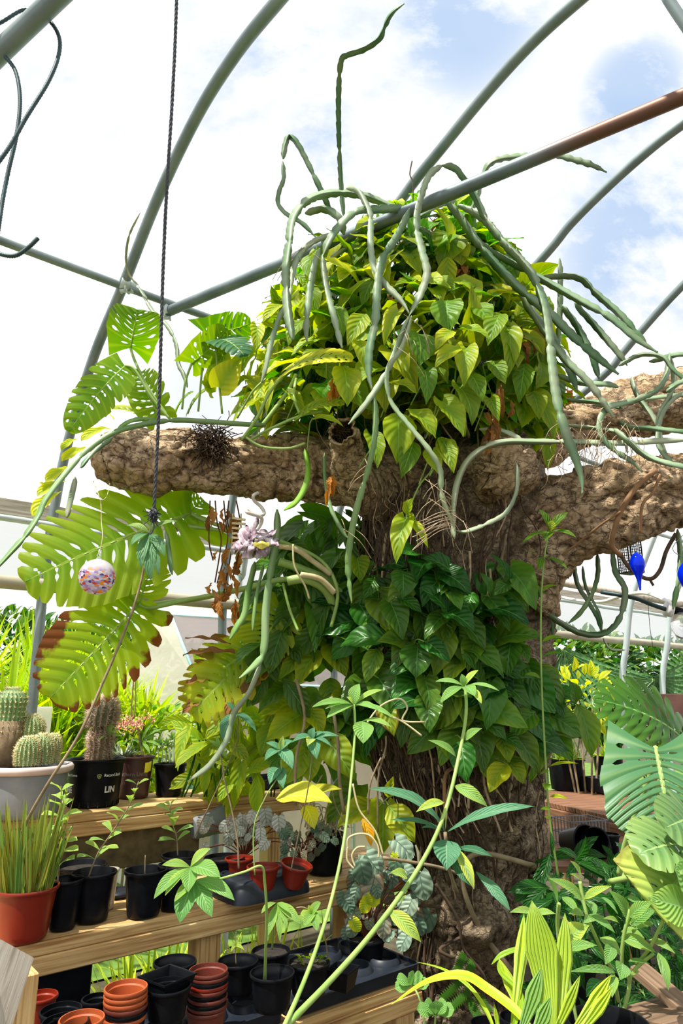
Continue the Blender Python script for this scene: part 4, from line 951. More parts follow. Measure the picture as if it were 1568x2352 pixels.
cactus('climbing_cactus', 'cactus stems hanging in loops under the right branch, in front of the white curtain', [
 ([(1240, 1395, 3.0), (1280, 1425, 2.98), (1330, 1453, 2.96), (1380, 1458, 2.95), (1415, 1435, 2.95), (1432, 1390, 2.95), (1433, 1350, 2.95), (1412, 1315, 2.95), (1405, 1270, 2.93), (1412, 1240, 2.9)], 16, g(g=.25, ty=.1)),
 ([(1318, 1290, 3.05), (1325, 1340, 3.05), (1350, 1385, 3.05), (1372, 1420, 3.05), (1380, 1450, 3.05)], 12, g(g=.2)),
 ([(1372, 1270, 3.0), (1372, 1320, 3.0), (1355, 1370, 3.0), (1330, 1410, 3.0), (1305, 1432, 3.0)], 12, g(g=.25, bright=.2)),
 ([(1338, 1300, 3.0), (1345, 1350, 3.0), (1375, 1410, 3.0), (1382, 1450, 3.0)], 8, g(g=.1)),
 ([(1262, 1365, 3.0), (1270, 1400, 3.0), (1268, 1460, 3.0)], 8, g(g=.1)),
 ([(1385, 1465, 2.95), (1400, 1490, 2.95), (1435, 1493, 2.95)], 6, g(g=.8, ty=.7)),
 ([(1556, 1215, 2.8), (1562, 1270, 2.78), (1556, 1330, 2.76), (1545, 1400, 2.74)], 14, g(g=.3, bright=.2)),
])
cactus('climbing_cactus', 'lone cactus stem climbing past the roof clamp, left of the rope', [
 ([(430, 890, 2.85), (422, 860, 2.86), (410, 835, 2.88), (405, 790, 2.9), (385, 750, 2.94), (350, 715, 2.98), (330, 680, 3.02), (315, 655, 3.04)], 11, g(g=.5, ty=.35)),
 ([(318, 655, 3.04), (298, 632, 3.04), (290, 600, 2.98), (292, 560, 2.92), (302, 525, 2.86), (322, 488, 2.8)], 6, g(g=.5, ty=.9)),
], loc=W(430, 890, 2.85))
cactus('climbing_cactus', 'long green cactus stem arching over the left branch and down past the left edge', [
 ([(610, 975, 2.5), (560, 973, 2.5), (480, 968, 2.5), (400, 965, 2.48), (330, 975, 2.46), (260, 995, 2.44), (200, 1035, 2.4), (150, 1090, 2.36), (105, 1150, 2.32), (90, 1185, 2.3), (60, 1230, 2.26), (20, 1275, 2.22), (-30, 1330, 2.18)], 14, g(g=.45, bright=.25, scal=.03, taper=-1)),
 ([(258, 1005, 2.5), (215, 1040, 2.46), (185, 1075, 2.42)], 12, g(g=.3)),
 ([(360, 963, 2.6), (310, 965, 2.58), (270, 985, 2.56)], 12, g(g=.3, bright=.5)),
 ([(172, 1095, 2.4), (166, 1130, 2.4), (160, 1165, 2.4), (153, 1190, 2.4)], 14, g(g=.6, ty=.7, scal=.02)),
], loc=W(610, 975, 2.5))
cactus('climbing_cactus', 'flat pale green cactus stems hanging below the glass sculpture', [
 ([(636, 1170, 2.6), (634, 1230, 2.6), (620, 1310, 2.6), (610, 1400, 2.6), (608, 1480, 2.6), (595, 1520, 2.6), (550, 1558, 2.6)], 19, g(g=.75, bright=.3, scal=.03)),
 ([(585, 1290, 2.65), (570, 1350, 2.65), (562, 1410, 2.65), (545, 1440, 2.65), (527, 1470, 2.65)], 16, g(g=.5, bright=.5, scal=.04)),
 ([(605, 1295, 2.64), (590, 1360, 2.64), (580, 1450, 2.64)], 9, g(g=.5, bright=.4, scal=.02)),
 ([(380, 1220, 2.45), (388, 1270, 2.45), (396, 1320, 2.45)], 12, g(g=.3, bright=.1)),
 ([(600, 1520, 2.62), (570, 1590, 2.62), (535, 1640, 2.62), (520, 1700, 2.62), (480, 1760, 2.62), (430, 1795, 2.64)], 14, g(g=.8, ty=.4, scal=.02)),
], loc=W(636, 1170, 2.6))
# ------------------------------------------------------------------ leafy mound over the branches
prof_m = [(470, 990, 30), (500, 985, 75), (560, 965, 140), (620, 950, 215), (700, 930, 290), (800, 928, 330), (900, 925, 345), (980, 922, 340), (1040, 930, 240)]
def mound(y, a, k=1.0):
    for p, q in zip(prof_m, prof_m[1:]):
        if y <= q[0]: f = (y-p[0])/(q[0]-p[0]); cx = p[1]+(q[1]-p[1])*f; hw = p[2]+(q[2]-p[2])*f; break
    else: cx, hw = prof_m[-1][1:]
    c = W(cx, y, 3.0); r = px2m(c, hw)*k; return c+Vector((math.sin(a)*r, -math.cos(a)*r*.78, 0)), Vector((math.sin(a), -math.cos(a)*.9, .25))
rr = random.Random(21)
t1 = thing('climbing_vine', 'huge mound of green and yellow heart-shaped vine leaves on top of the tree', 'vine', tuple(W(925, 1000, 3.0)))
mb = MB(); mb_in = MB()
for i in range(720):
    y = 475+565*rr.random()**.75; a = rr.uniform(-math.pi, math.pi) if rr.random() < .4 else rr.uniform(-1.75, 1.75)
    k = rr.uniform(.72, 1.0); p, o = mound(y, a, k); l = rr.uniform(.13, .25)*(.8 if y < 620 else 1)
    ux, uy = PX(p)
    if o.y < 0 and k > .6 and ((730 < ux < 860 and 900 < uy < 1180) or (uy > 1000 and ux < 720) or (uy > 985 and ux > 1050)): continue
    d = (o*rr.uniform(.1, .8)+Vector((rr.uniform(-1, 1), rr.uniform(-.5, .3), rr.uniform(-1.2, .6)))).normalized()
    ye = max(0, min(1, rr.gauss(.12 if y < 700 else .36, .3)))
    if p.x > W(1050, 800, 2.7).x and y > 850: ye *= .6
    leaf(mb, p-d*l*.3, p+d*l*.7, (o+Vector((rr.uniform(-.5, .5), -.2, .7))).normalized(), l*rr.uniform(.5, .74), rr.choice(('heart', 'ovate', 'ovate')), rr.uniform(.1, .5), .12, .09, nh=2, nv=8, t=(ye, rr.random()**1.3, (rr.random() > .93)*.8), curl=rr.uniform(0, .2))
mb.build('foliage', M['vine'], t1)
# inner thatch of stems and leaves, coloured dark for the shaded gaps
mb = MB(); dm = MB()
for i in range(420):
    y = 520+520*rr.random(); a = rr.uniform(-math.pi, math.pi); p, o = mound(y, a, rr.uniform(.25, .7))
    l = rr.uniform(.15, .3); q = p+Vector((rr.uniform(-.12, .12), rr.uniform(-.12, .12), -l)); tube(mb, [p, (p+q)/2+Vector((rr.uniform(-.04, .04), 0, 0)), q], rr.choice((.0025, .004)), 4, 3, cap=False)
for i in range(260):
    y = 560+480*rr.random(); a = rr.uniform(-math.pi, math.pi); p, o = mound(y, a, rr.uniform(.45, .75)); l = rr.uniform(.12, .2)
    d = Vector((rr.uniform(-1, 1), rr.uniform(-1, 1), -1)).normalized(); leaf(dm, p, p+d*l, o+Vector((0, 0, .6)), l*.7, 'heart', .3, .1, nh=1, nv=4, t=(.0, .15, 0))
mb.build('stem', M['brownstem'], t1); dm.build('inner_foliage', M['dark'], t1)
def cd(x, y, k=1): return 3.0-.62*k*math.sqrt(max(0, 1-((x-925)/370)**2))*min(1, .25+(y-450)/420)
# base x,y  tip x,y  width  yellow  value  brown
CR = [(958, 765, 965, 838, 70, .1, .45, 0), (1025, 690, 1030, 762, 72, .15, .7, 0), (1056, 798, 998, 841, 40, .8, .8, 0), (1070, 800, 1066, 884, 52, .6, .7, 0), (915, 712, 880, 790, 40, .85, .7, 0), (838, 722, 798, 790, 46, .6, .6, 0),
 (1058, 758, 1126, 774, 42, .45, 1, 0), (1165, 752, 1168, 864, 50, .5, .6, 0), (1182, 758, 1253, 813, 62, .8, .8, .7), (1205, 835, 1192, 922, 46, .15, .45, 0), (1222, 905, 1276, 1010, 58, .4, .5, 0), (1256, 1000, 1258, 1078, 32, .35, .5, 0),
 (1015, 922, 1070, 998, 56, .45, .8, 0), (1055, 890, 1088, 972, 62, .3, .4, 0), (1125, 915, 1145, 966, 32, .3, .5, 0), (1010, 1005, 1040, 1080, 46, .35, .3, 0), (1175, 690, 1243, 748, 46, .3, .4, 0), (912, 950, 914, 1060, 74, .55, .9, 0),
 (935, 940, 1002, 1002, 62, .5, .6, 0), (1008, 930, 1066, 1000, 52, .4, .7, 0), (788, 840, 798, 930, 64, .6, .6, 0), (893, 880, 958, 900, 42, .7, .6, 0), (975, 850, 980, 926, 46, .1, .45, 0), (950, 1015, 922, 1096, 46, .15, .3, 0), (1020, 1020, 1042, 1084, 44, .4, .4, 0),
 (852, 1000, 868, 1072, 46, .35, .5, 0), (725, 962, 788, 975, 24, .7, .9, 0), (550, 818, 505, 890, 52, .95, .8, 0), (600, 880, 597, 962, 26, .9, .8, 0), (618, 880, 612, 950, 20, .8, .8, 0), (590, 750, 585, 805, 32, .85, .6, 0), (645, 700, 602, 738, 28, .9, .7, 0),
 (1082, 443, 1040, 476, 32, 1, .9, 0), (905, 463, 928, 470, 22, 1, .9, 0), (985, 590, 915, 606, 60, .1, .5, 0), (975, 540, 930, 580, 56, .1, .4, 0), (1000, 570, 1056, 612, 52, .1, .35, 0), (1090, 700, 1125, 745, 50, .2, .8, 0), (1075, 650, 1100, 700, 44, .6, .6, 0), (1150, 720, 1120, 790, 50, .3, .6, 0),
 (1000, 640, 1045, 672, 40, .3, .6, 0), (1040, 760, 1000, 800, 40, .9, .7, 0), (760, 700, 790, 770, 44, .2, .5, 0), (700, 650, 728, 720, 40, .3, .4, 0), (735, 800, 700, 860, 46, .3, .4, 0), (860, 640, 830, 700, 40, .2, .4, 0), (1130, 655, 1170, 692, 44, .85, .6, .4),
 (990, 1040, 1010, 1090, 40, .5, .5, 0), (1100, 640, 1075, 600, 34, .3, .5, 0), (700, 735, 660, 790, 40, .35, .5, 0), (820, 780, 840, 850, 42, .8, .6, 0), (900, 790, 940, 850, 40, .7, .5, 0), (940, 1190, 947, 1143, 40, .5, .6, 0), (932, 1192, 908, 1292, 48, .5, .6, 0), (940, 1192, 984, 1256, 22, .8, .7, 0),
 (1080, 560, 1030, 590, 30, .3, .4, 0), (1010, 500, 985, 478, 24, 1, .8, 0), (1005, 505, 1050, 520, 26, 1, .8, 0), (1080, 860, 1110, 920, 40, .2, .3, 0), (1130, 830, 1160, 880, 40, .2, .3, 0), (1220, 900, 1240, 960, 46, .4, .4, 0), (660, 900, 700, 950, 30, .4, .4, 0)]
def handleaves(LS, t, m, dfun, rr, pet=True, stemmat='vinestem', shape='heart', name='leaf', parts=True, arch=.1):
    ps = MB(); allm = MB()
    for (bx, by, tx, ty, w, ye, va, br) in LS:
        d = dfun((bx+tx)/2, (by+ty)/2)-rr.uniform(0, .06); B = W(bx, by, d+.04); T = W(tx, ty, d-.02)
        ww = px2m(B, w)*1.12; mb = MB() if parts else allm
        leaf(mb, B, T, Vector((rr.uniform(-.35, .35), -.8, .6)), ww, rr.choice(('heart', 'ovate', 'ovate')), .3, arch, .08, nh=4, nv=14, t=(ye*.8, va*.85, br), curl=.06)
        if parts: mb.build(name, M[m], t)
        if pet: tube(ps, [B, B+Vector((rr.uniform(-.03, .03), .06, .01)), B+Vector((rr.uniform(-.05, .05), .16, -.07))], .0028, 5, 3, cap=False)
    if pet: ps.split('leaf_stalk', M[stemmat], t)
    if not parts: allm.build(name, M[m], t)
handleaves(CR, t1, 'vine', lambda x, y: cd(x, y)-.05, rr)
# withered leaves on the mound
dl = MB()
for (x, y, n, s) in ((1045, 560, 26, 30), (1065, 620, 16, 26), (1005, 510, 14, 22), (1045, 505, 14, 18), (765, 880, 8, 12), (1150, 900, 10, 40), (1130, 960, 8, 30), (1300, 900, 4, 14), (900, 690, 5, 14), (1200, 770, 8, 20), (760, 1090, 4, 8)):
    for i in range(n):
        px = x+rr.gauss(0, s*.35); py = y+rr.gauss(0, s*.8); d = cd(px, py)-.02; p = W(px, py, d); e = Vector((rr.uniform(-.5, .5), rr.uniform(-.5, .5), -1)).normalized()*rr.uniform(.05, .10)
        leaf(dl, p, p+e, Vector((rr.uniform(-1, 1), -1, rr.uniform(-.5, 1))), rr.uniform(.02, .035), 'lance', .7, .2, .5, nh=2, nv=7, t=(.7 if x in (765, 1300, 760) else rr.uniform(0, .25), rr.random(), 0))
tag(dl.build('withered_leaves', M['dead'], t1), kind='stuff')
dm = MB()
for (pts, r) in (([(555, 1010, 2.5), (590, 960, 2.45), (620, 900, 2.42), (665, 850, 2.4), (700, 840, 2.38)], .006), ([(575, 1010, 2.5), (620, 985, 2.45), (690, 955, 2.42), (740, 945, 2.4)], .005), ([(560, 1000, 2.5), (600, 1025, 2.46), (660, 1030, 2.44), (700, 1018, 2.44)], .005),
                 ([(545, 960, 2.6), (580, 900, 2.5), (610, 870, 2.5)], .004), ([(930, 1195, 2.4), (960, 1120, 2.4), (990, 1080, 2.45), (1000, 1040, 2.5)], .003), ([(600, 980, 2.6), (660, 900, 2.6), (680, 860, 2.6)], .009), ([(680, 870, 2.5), (675, 910, 2.45), (690, 955, 2.45)], .006)):
    tube(dm, pixpath(pts), r, 6, 5)
dm.split('stem', M['vinestem'], t1)
# ------------------------------------------------------------------ vine on the trunk
t2 = thing('climbing_vine', 'dark green heart-leaved vine wrapped around the trunk below the branches', 'vine', (tree.location.x, 2.8, .9))
mb = MB()
def td(x, y):
    cx, hw = trunk_at(y); r = px2m(W(cx, y, 3.2), hw)+.05; q = (x-cx)/hw*(r-.05)
    return 3.19-math.sqrt(max(.004, r*r-q*q))-.02 if abs(q) < r else 3.12+(abs(q)-r)*.3
for i in range(360):
    y = rr.uniform(1275, 1830)
    if y > 1760 and rr.random() < .6: continue
    cx, hw = trunk_at(y); x = rr.uniform(650 if y < 1770 else 780, 1262 if y < 1700 else 1200)
    if x < 700 and y < 1330: continue
    if 830 < x < 1000 and y > 1640 and rr.random() < .85: continue
    if y > 1700 and x > 850: continue
    if x > 1180 and y < 1500: continue
    if y < 1290+abs(x-900)*.1 and rr.random() < .6: continue
    d = td(x, y)+rr.uniform(-.04, .06); p = W(x, y, d); l = rr.uniform(.13, .22)
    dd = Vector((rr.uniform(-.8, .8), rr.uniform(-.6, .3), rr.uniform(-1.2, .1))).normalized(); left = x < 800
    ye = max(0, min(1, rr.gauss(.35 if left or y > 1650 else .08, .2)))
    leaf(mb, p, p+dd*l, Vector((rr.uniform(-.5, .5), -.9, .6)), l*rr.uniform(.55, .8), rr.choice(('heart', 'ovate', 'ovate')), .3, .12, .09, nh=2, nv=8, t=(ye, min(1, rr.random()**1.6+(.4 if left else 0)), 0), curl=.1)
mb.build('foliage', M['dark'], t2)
TL = [(924, 1310, 925, 1374, 62, .1, .5, 0), (890, 1378, 820, 1372, 34, .15, .4, 0), (897, 1385, 926, 1468, 62, .15, .3, 0), (912, 1374, 970, 1407, 36, .05, .5, 0), (1040, 1318, 972, 1278, 56, 0, .3, 0), (1035, 1330, 1075, 1365, 60, 0, .3, 0), (960, 1480, 955, 1557, 76, .1, .5, 0),
 (975, 1474, 1036, 1521, 42, 0, .4, 0), (1020, 1415, 974, 1466, 46, .15, .3, 0), (718, 1400, 682, 1466, 52, .2, .5, 0), (724, 1400, 757, 1437, 44, .1, .4, 0), (800, 1345, 774, 1412, 36, .15, .5, 0), (1170, 1336, 1242, 1368, 52, .0, .3, 0), (1170, 1336, 1127, 1270, 32, 0, .5, 0),
 (1122, 1372, 1171, 1444, 50, .1, .7, 0), (1125, 1372, 1104, 1314, 32, .1, .6, 0), (1020, 1318, 1082, 1362, 62, 0, .25, 0), (1026, 1408, 1092, 1448, 72, 0, .3, 0), (1028, 1408, 966, 1348, 62, 0, .35, 0), (1166, 1340, 1134, 1366, 32, .1, .4, 0), (1090, 1474, 1074, 1541, 52, .35, .4, 0),
 (1175, 1468, 1164, 1552, 56, .1, .35, 0), (1206, 1524, 1178, 1562, 36, .1, .5, 0), (1212, 1524, 1236, 1597, 42, .1, .4, 0), (1150, 1568, 1222, 1632, 50, .1, .35, 0), (1122, 1568, 1120, 1676, 70, .1, .8, 0), (1229, 1637, 1170, 1692, 56, .25, .9, 0), (1229, 1640, 1252, 1750, 60, .2, .8, 0),
 (1255, 1638, 1337, 1693, 62, .2, .8, 0), (1325, 1618, 1362, 1740, 58, .45, .5, 0), (1318, 1620, 1309, 1563, 40, .15, .7, 0), (1165, 1735, 1206, 1798, 46, .6, .3, 0), (1060, 1698, 1071, 1798, 58, .0, .6, 0), (975, 1556, 988, 1640, 56, .3, .3, 0), (985, 1606, 986, 1682, 62, .15, .2, 0),
 (870, 1558, 925, 1655, 74, .15, .2, 0), (870, 1490, 838, 1568, 44, .5, .5, 0), (1160, 1545, 1130, 1500, 30, .2, .4, 0), (1100, 1650, 1165, 1700, 44, .1, .2, 0), (1150, 1690, 1200, 1720, 36, .1, .3, 0), (1255, 1600, 1225, 1560, 30, .2, .5, 0), (1290, 1600, 1262, 1570, 36, .2, .3, 0), (1260, 1570, 1245, 1615, 32, .2, .4, 0),
 (1010, 1330, 968, 1390, 56, 0, .3, 0), (1100, 1560, 1060, 1500, 44, .1, .4, 0), (830, 1440, 790, 1480, 44, .1, .4, 0), (860, 1330, 835, 1375, 34, .1, .3, 0), (1190, 1480, 1215, 1520, 30, .2, .6, 0)]
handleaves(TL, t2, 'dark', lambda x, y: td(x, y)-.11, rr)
TY = [(762, 1484, 795, 1554, 58, .5, .7, 0), (738, 1494, 680, 1569, 62, .6, .7, 0), (756, 1477, 688, 1488, 24, .4, .9, 0), (820, 1283, 828, 1336, 48, .3, .5, 0), (682, 1618, 594, 1641, 52, .75, .6, .3), (697, 1638, 611, 1699, 72, .7, .7, 0), (706, 1627, 742, 1686, 48, .8, .8, 0),
 (628, 1660, 598, 1738, 46, .3, .4, 0), (692, 1722, 652, 1803, 62, .45, .5, 0), (710, 1722, 712, 1797, 74, .5, .5, 0), (758, 1708, 816, 1790, 68, .45, .5, 0), (1165, 1755, 1122, 1818, 50, .9, .5, 0), (1165, 1750, 1202, 1800, 46, .45, .3, 0),
 (865, 1845, 773, 1896, 56, .9, .6, 0), (880, 1848, 878, 1964, 70, .6, .5, 0), (892, 1850, 953, 1934, 60, .75, .6, 0), (890, 1830, 902, 1785, 24, .8, .6, 0), (690, 1500, 640, 1560, 34, .4, .9, 0), (640, 1490, 610, 1540, 34, .4, .8, 0), (800, 1590, 760, 1640, 50, .4, .3, 0), (880, 1610, 905, 1690, 50, .5, .3, .8), (1150, 1690, 1170, 1750, 44, .4, .4, 0)]
handleaves(TY, t2, 'vine', lambda x, y: td(x, y)-.12, rr)
mb = MB()
leaf(mb, W(632, 1836, 2.75), W(762, 1843, 2.7), Vector((0, -.5, 1)), .14, 'ovate', .25, .1, .05, nh=4, nv=12, t=(.0, .9, 0)); leaf(mb, W(690, 1835, 2.8), W(785, 1812, 2.8), Vector((0, -.5, 1)), .07, 'ovate', .25, .1, .05, nh=4, nv=12, t=(.1, .1, 0)); leaf(mb, W(700, 1850, 2.75), W(722, 1905, 2.7), Vector((0.3, -.8, .3)), .07, 'ovate', .25, .1, .05, nh=4, nv=12, t=(.1, .5, 0)); leaf(mb, W(832, 1880, 2.74), W(852, 1946, 2.72), Vector((0.5, -.8, .3)), .05, 'ovate', .25, .1, .05, nh=4, nv=12, t=(1.6, .2, 0))
mb.split('yellow_leaf', M['yell'], t2)
vine_roots[0].build('root_mat', M['rootd'], t2); vine_roots[1].build('hanging_roots', M['root'], t2)
mb = MB()
for pts, r in (([(680, 1560, 2.95), (700, 1650, 2.95), (680, 1740, 2.95), (678, 1850, 2.95)], .007), ([(760, 1600, 2.9), (775, 1700, 2.9), (780, 1800, 2.9), (790, 1870, 2.9)], .008), ([(740, 1780, 2.9), (715, 1830, 2.9), (700, 1900, 2.9)], .003), ([(760, 1790, 2.9), (770, 1850, 2.9), (800, 1900, 2.9)], .003),
               ([(868, 1910, 2.85), (868, 1790, 2.8), (885, 1720, 2.78), (886, 1690, 2.78)], .004), ([(845, 1870, 2.8), (850, 1800, 2.78), (875, 1740, 2.78)], .004)): tube(mb, pixpath(pts), r, 6, 4)
mb.split('stem', M['brownstem'], t2)
# thick petiole bases and shaded foliage left of the trunk
t3 = thing('tree_philodendron', 'shaded philodendron with thick cut leaf stalks left of the trunk, under the branch', 'plant', tuple(W(760, 1400, 3.0)))
mb = MB()
for pts, r in (([(330, 1392, 2.9), (450, 1375, 2.9), (560, 1352, 2.9), (660, 1330, 2.9), (740, 1345, 2.95)], .012), ([(660, 1335, 2.86), (700, 1330, 2.86), (745, 1352, 2.9), (770, 1400, 2.95)], .020), ([(640, 1290, 2.9), (700, 1310, 2.92), (770, 1345, 2.96), (800, 1420, 3.0)], .018), ([(760, 1440, 2.9), (775, 1360, 2.9), (740, 1290, 2.9), (650, 1245, 2.9), (560, 1225, 2.9), (400, 1205, 2.88)], .008), ([(650, 1340, 2.9), (665, 1400, 2.88), (685, 1450, 2.85)], .006)): tube(mb, pixpath(pts), r, 10, 6)
mb.split('leaf_stalk', M['vinestem'], t3)
mb = MB()
for pts, r in (([(640, 1255, 2.84), (680, 1262, 2.84), (720, 1290, 2.88), (760, 1320, 2.9)], .012), ([(690, 1320, 2.83), (735, 1330, 2.85), (768, 1362, 2.88)], .013), ([(673, 1250, 2.7), (676, 1300, 2.7), (700, 1345, 2.7), (710, 1375, 2.7)], .004)): tube(mb, pixpath(pts), r, 8, 6)
mb.split('dry_sheath', M['straw'], t3)
mb = MB()
for i in range(170):
    x = rr.uniform(600, 830); y = rr.uniform(1175, 1480) if x > 650 else rr.uniform(1330, 1560); d = rr.uniform(2.95, 3.4); p = W(x, y, d); l = rr.uniform(.12, .26)
    dd = Vector((rr.uniform(-.8, .8), rr.uniform(-.5, .5), rr.uniform(-1.2, -.1))).normalized(); leaf(mb, p, p+dd*l, Vector((rr.uniform(-.6, .6), -.8, .5)), l*.5, rr.choice(('heart', 'lance', 'strap')), .3, .1, .05, nh=1, nv=6, t=(.15, rr.random()*.8, 0))
mb.build('foliage', M['dark'], t3)
mb = MB()
for i in range(120):
    x = rr.uniform(430, 660); y = rr.uniform(1560, 1800); d = rr.uniform(3.3, 3.7); p = W(x, y, d); l = rr.uniform(.12, .22)
    dd = Vector((rr.uniform(-.8, .8), rr.uniform(-.5, .5), rr.uniform(-1.2, .5))).normalized(); leaf(mb, p, p+dd*l, Vector((rr.uniform(-.6, .6), -.8, .5)), l*.4, rr.choice(('heart', 'lance')), .3, .1, .05, nh=1, nv=6, t=(.4, rr.random(), 0))
for i in range(18):
    x = rr.uniform(440, 640); p = W(x, rr.uniform(1560, 1700), 3.4); q = W(x+rr.uniform(-60, 60), 1830, 3.4); tube(mb, [p, (p+q)/2+Vector((.03, 0, 0)), q], .004, 5, 4)
t4 = thing('split_leaf_plant', 'loose green foliage behind the small black pot, in front of the cold frame', 'plant', tuple(W(540, 1830, 3.4))); mb.build('foliage', M['vine'], t4)
# ------------------------------------------------------------------ fenestrated leaves
def mleaf(t, B, T, w, nrm, m='mons', nl=9, tint=(.3, .5, 0), pet=None, rp=.006, petm='vinestem', **k):
    mb = MB(); rib = monstera(mb, B, T, Vector(nrm), w, nl, tint, **k); lf = mb.build('leaf', M[m], t)
    mb = MB(); n = len(rib); sweep(mb, rib, lambda f: rp*.7*(1-f*.8), 5); mb.build('midrib', M['vinestem' if m != 'mons' else 'vinestem'], lf)
    if pet:
        mb = MB(); tube(mb, [B]+pet, rp, 7, 6); mb.build('leaf_stalk', M[petm], t)
    return lf
tm = thing('swiss_cheese_plant', 'split-leaf plant growing on top of the left branch against the sky', 'plant', tuple(W(480, 960, 2.75)))
mleaf(tm, W(300, 800, 2.7), W(315, 712, 2.6), .24, (.2, -.6, -.8), nl=8, tint=(.1, .3, 0), pet=pixpath([(310, 830, 2.7), (340, 890, 2.7), (385, 955, 2.72)]), seed=2, split=.1, fold=-.2)
mleaf(tm, W(287, 840, 2.66), W(158, 990, 2.5), .19, (.5, -.8, .3), nl=10, tint=(.15, .4, 0), pet=pixpath([(310, 850, 2.66), (350, 915, 2.68), (390, 962, 2.7)]), seed=3, split=.25, fold=.1)
mleaf(tm, W(365, 955, 2.75), W(320, 855, 2.75), .19, (-.3, -.8, .2), nl=9, tint=(.2, .4, 0), pet=None, seed=4, split=.2)
mleaf(tm, W(440, 835, 2.76), W(520, 755, 2.7), .17, (.1, -.5, -.8), nl=8, tint=(.2, .35, 0), pet=pixpath([(425, 880, 2.76), (418, 940, 2.78)]), rp=.005, seed=5, split=.2)
mleaf(tm, W(468, 765, 2.76), W(575, 742, 2.7), .19, (.1, -.5, -.8), nl=8, tint=(.05, .2, 0), pet=pixpath([(465, 830, 2.78), (455, 945, 2.8)]), rp=.005, seed=6, split=.3)
mleaf(tm, W(494, 780, 2.72), W(560, 815, 2.6), .18, (.1, -.6, .4), nl=8, tint=(.0, .2, 0), m='monsb', pet=pixpath([(498, 830, 2.74), (510, 950, 2.76)]), rp=.005, seed=7, split=.3)
mleaf(tm, W(345, 960, 2.85), W(235, 940, 2.8), .16, (0, -.6, .9), nl=8, tint=(.7, .6, 0), seed=8, split=.5)
mleaf(tm, W(400, 955, 2.9), W(440, 900, 2.85), .14, (0, -.6, .9), nl=7, tint=(.2, .7, 0), seed=9, split=.3)
mleaf(tm, W(430, 950, 2.9), W(490, 885, 2.85), .14, (0, -.6, .9), nl=7, tint=(.3, .8, 0), seed=10, split=.3)
mb = MB()
for (bx, by, tx, ty, w) in ((255, 985, 186, 1012, 30), (262, 965, 215, 940, 26), (205, 1030, 142, 1060, 30), (165, 1075, 105, 1108, 32), (150, 1105, 86, 1140, 30), (140, 1130, 74, 1185, 36), (125, 1150, 90, 1110, 22), (180, 1010, 140, 1035, 20)):
    leaf(mb, W(bx, by, 2.78), W(tx, ty, 2.66), Vector((.2, -.7, .6)), px2m(W(bx, by, 2.7), w), 'obov', .25, .12, .12, nh=3, nv=12, t=(R.uniform(.6, 1), .6, 0))
mb.split('leaf', M['vine'], tm)
mb = MB()
for q in ((-16, -6), (14, -10), (0, -30), (20, 10), (-24, 14), (34, -34)): leaf(mb, W(510+q[0], 890+q[1], 2.8), W(520+q[0]*2.5, 850+q[1]*1.8, 2.75), Vector((0, -.8, .5)), .12, 'heart', .25, .1, .05, nh=3, nv=10, t=(.5, .7, 0))
leaf(mb, W(505, 890, 2.72), W(555, 822, 2.68), Vector((.3, -.8, .3)), .14, 'heart', .2, .1, nh=3, nv=10, t=(.95, .9, 0))
mb.split('leaf', M['vine'], tm)
mleaf(tm, W(660, 850, 2.38), W(808, 822, 2.30), .19, (0, -.75, .7), nl=9, tint=(1, 1, 0), seed=15, split=.15, rp=.005)
mleaf(tm, W(690, 950, 2.42), W(790, 925, 2.38), .12, (0, -.7, .7), nl=9, tint=(.35, .4, 0), seed=16, split=.2, rp=.004)
mleaf(tm, W(540, 950, 2.7), W(610, 900, 2.66), .15, (0, -.7, .7), nl=8, tint=(.5, .7, 0), seed=17, split=.3, rp=.004)
tb = thing('swiss_cheese_plant', 'big split-leaf plant hanging its huge leaves below the left branch', 'plant', tuple(W(560, 1300, 2.9)))
mleaf(tb, W(440, 1180, 2.9), W(58, 1335, 2.55), .50, (.25, -.8, .15), nl=13, tint=(.28, .5, 0), pet=pixpath([(470, 1195, 2.9), (560, 1225, 2.92), (700, 1262, 3.0)]), rp=.009, seed=31, split=.6, fold=.06, arch=.05)
mleaf(tb, W(318, 1388, 2.82), W(118, 1600, 2.5), .40, (.45, -.8, .1), nl=11, tint=(.35, .6, 1), pet=pixpath([(345, 1396, 2.84), (440, 1376, 2.88), (560, 1350, 2.9)]), rp=.009, seed=32, split=.7, fold=.1, arch=.05)
mleaf(tb, W(318, 1388, 2.82), W(350, 1290, 2.84), .20, (.3, -.8, -.1), nl=7, tint=(.35, .5, 0), seed=33, split=.3)
mleaf(tb, W(420, 1190, 2.92), W(470, 1150, 2.95), .20, (0, -.8, .2), nl=7, tint=(.2, .6, 0), seed=34, split=.3)
mleaf(tb, W(600, 1480, 3.0), W(470, 1570, 2.9), .30, (.2, -.8, .3), nl=9, tint=(.5, .6, .9), seed=35, split=.6, hole=1.0, rp=.006)
mleaf(tb, W(560, 1520, 2.96), W(440, 1640, 2.86), .30, (.2, -.8, .3), nl=8, tint=(.65, .7, .6), seed=36, split=.7, rp=.006)
mleaf(tb, W(650, 1400, 3.0), W(590, 1500, 2.95), .26, (.2, -.8, .3), nl=9, tint=(.4, .5, .0), seed=37, split=.4, rp=.006)
mb = MB()
for (bx, by, tx, ty, w) in ((530, 1480, 425, 1465, 14), (540, 1500, 420, 1505, 22), (480, 1560, 424, 1572, 26), (470, 1600, 418, 1640, 26), (530, 1590, 520, 1650, 20)):
    leaf(mb, W(bx, by, 2.9), W(tx, ty, 2.84), Vector((R.uniform(-.4, .4), -.5, .8)), px2m(W(bx, by, 2.9), w), 'strap', .5, .05, .35, nh=3, nv=14, t=(0, .4, 0))
mb.split('withered_leaf', M['dead'], tb)
mb = MB(); rr = random.Random(77)
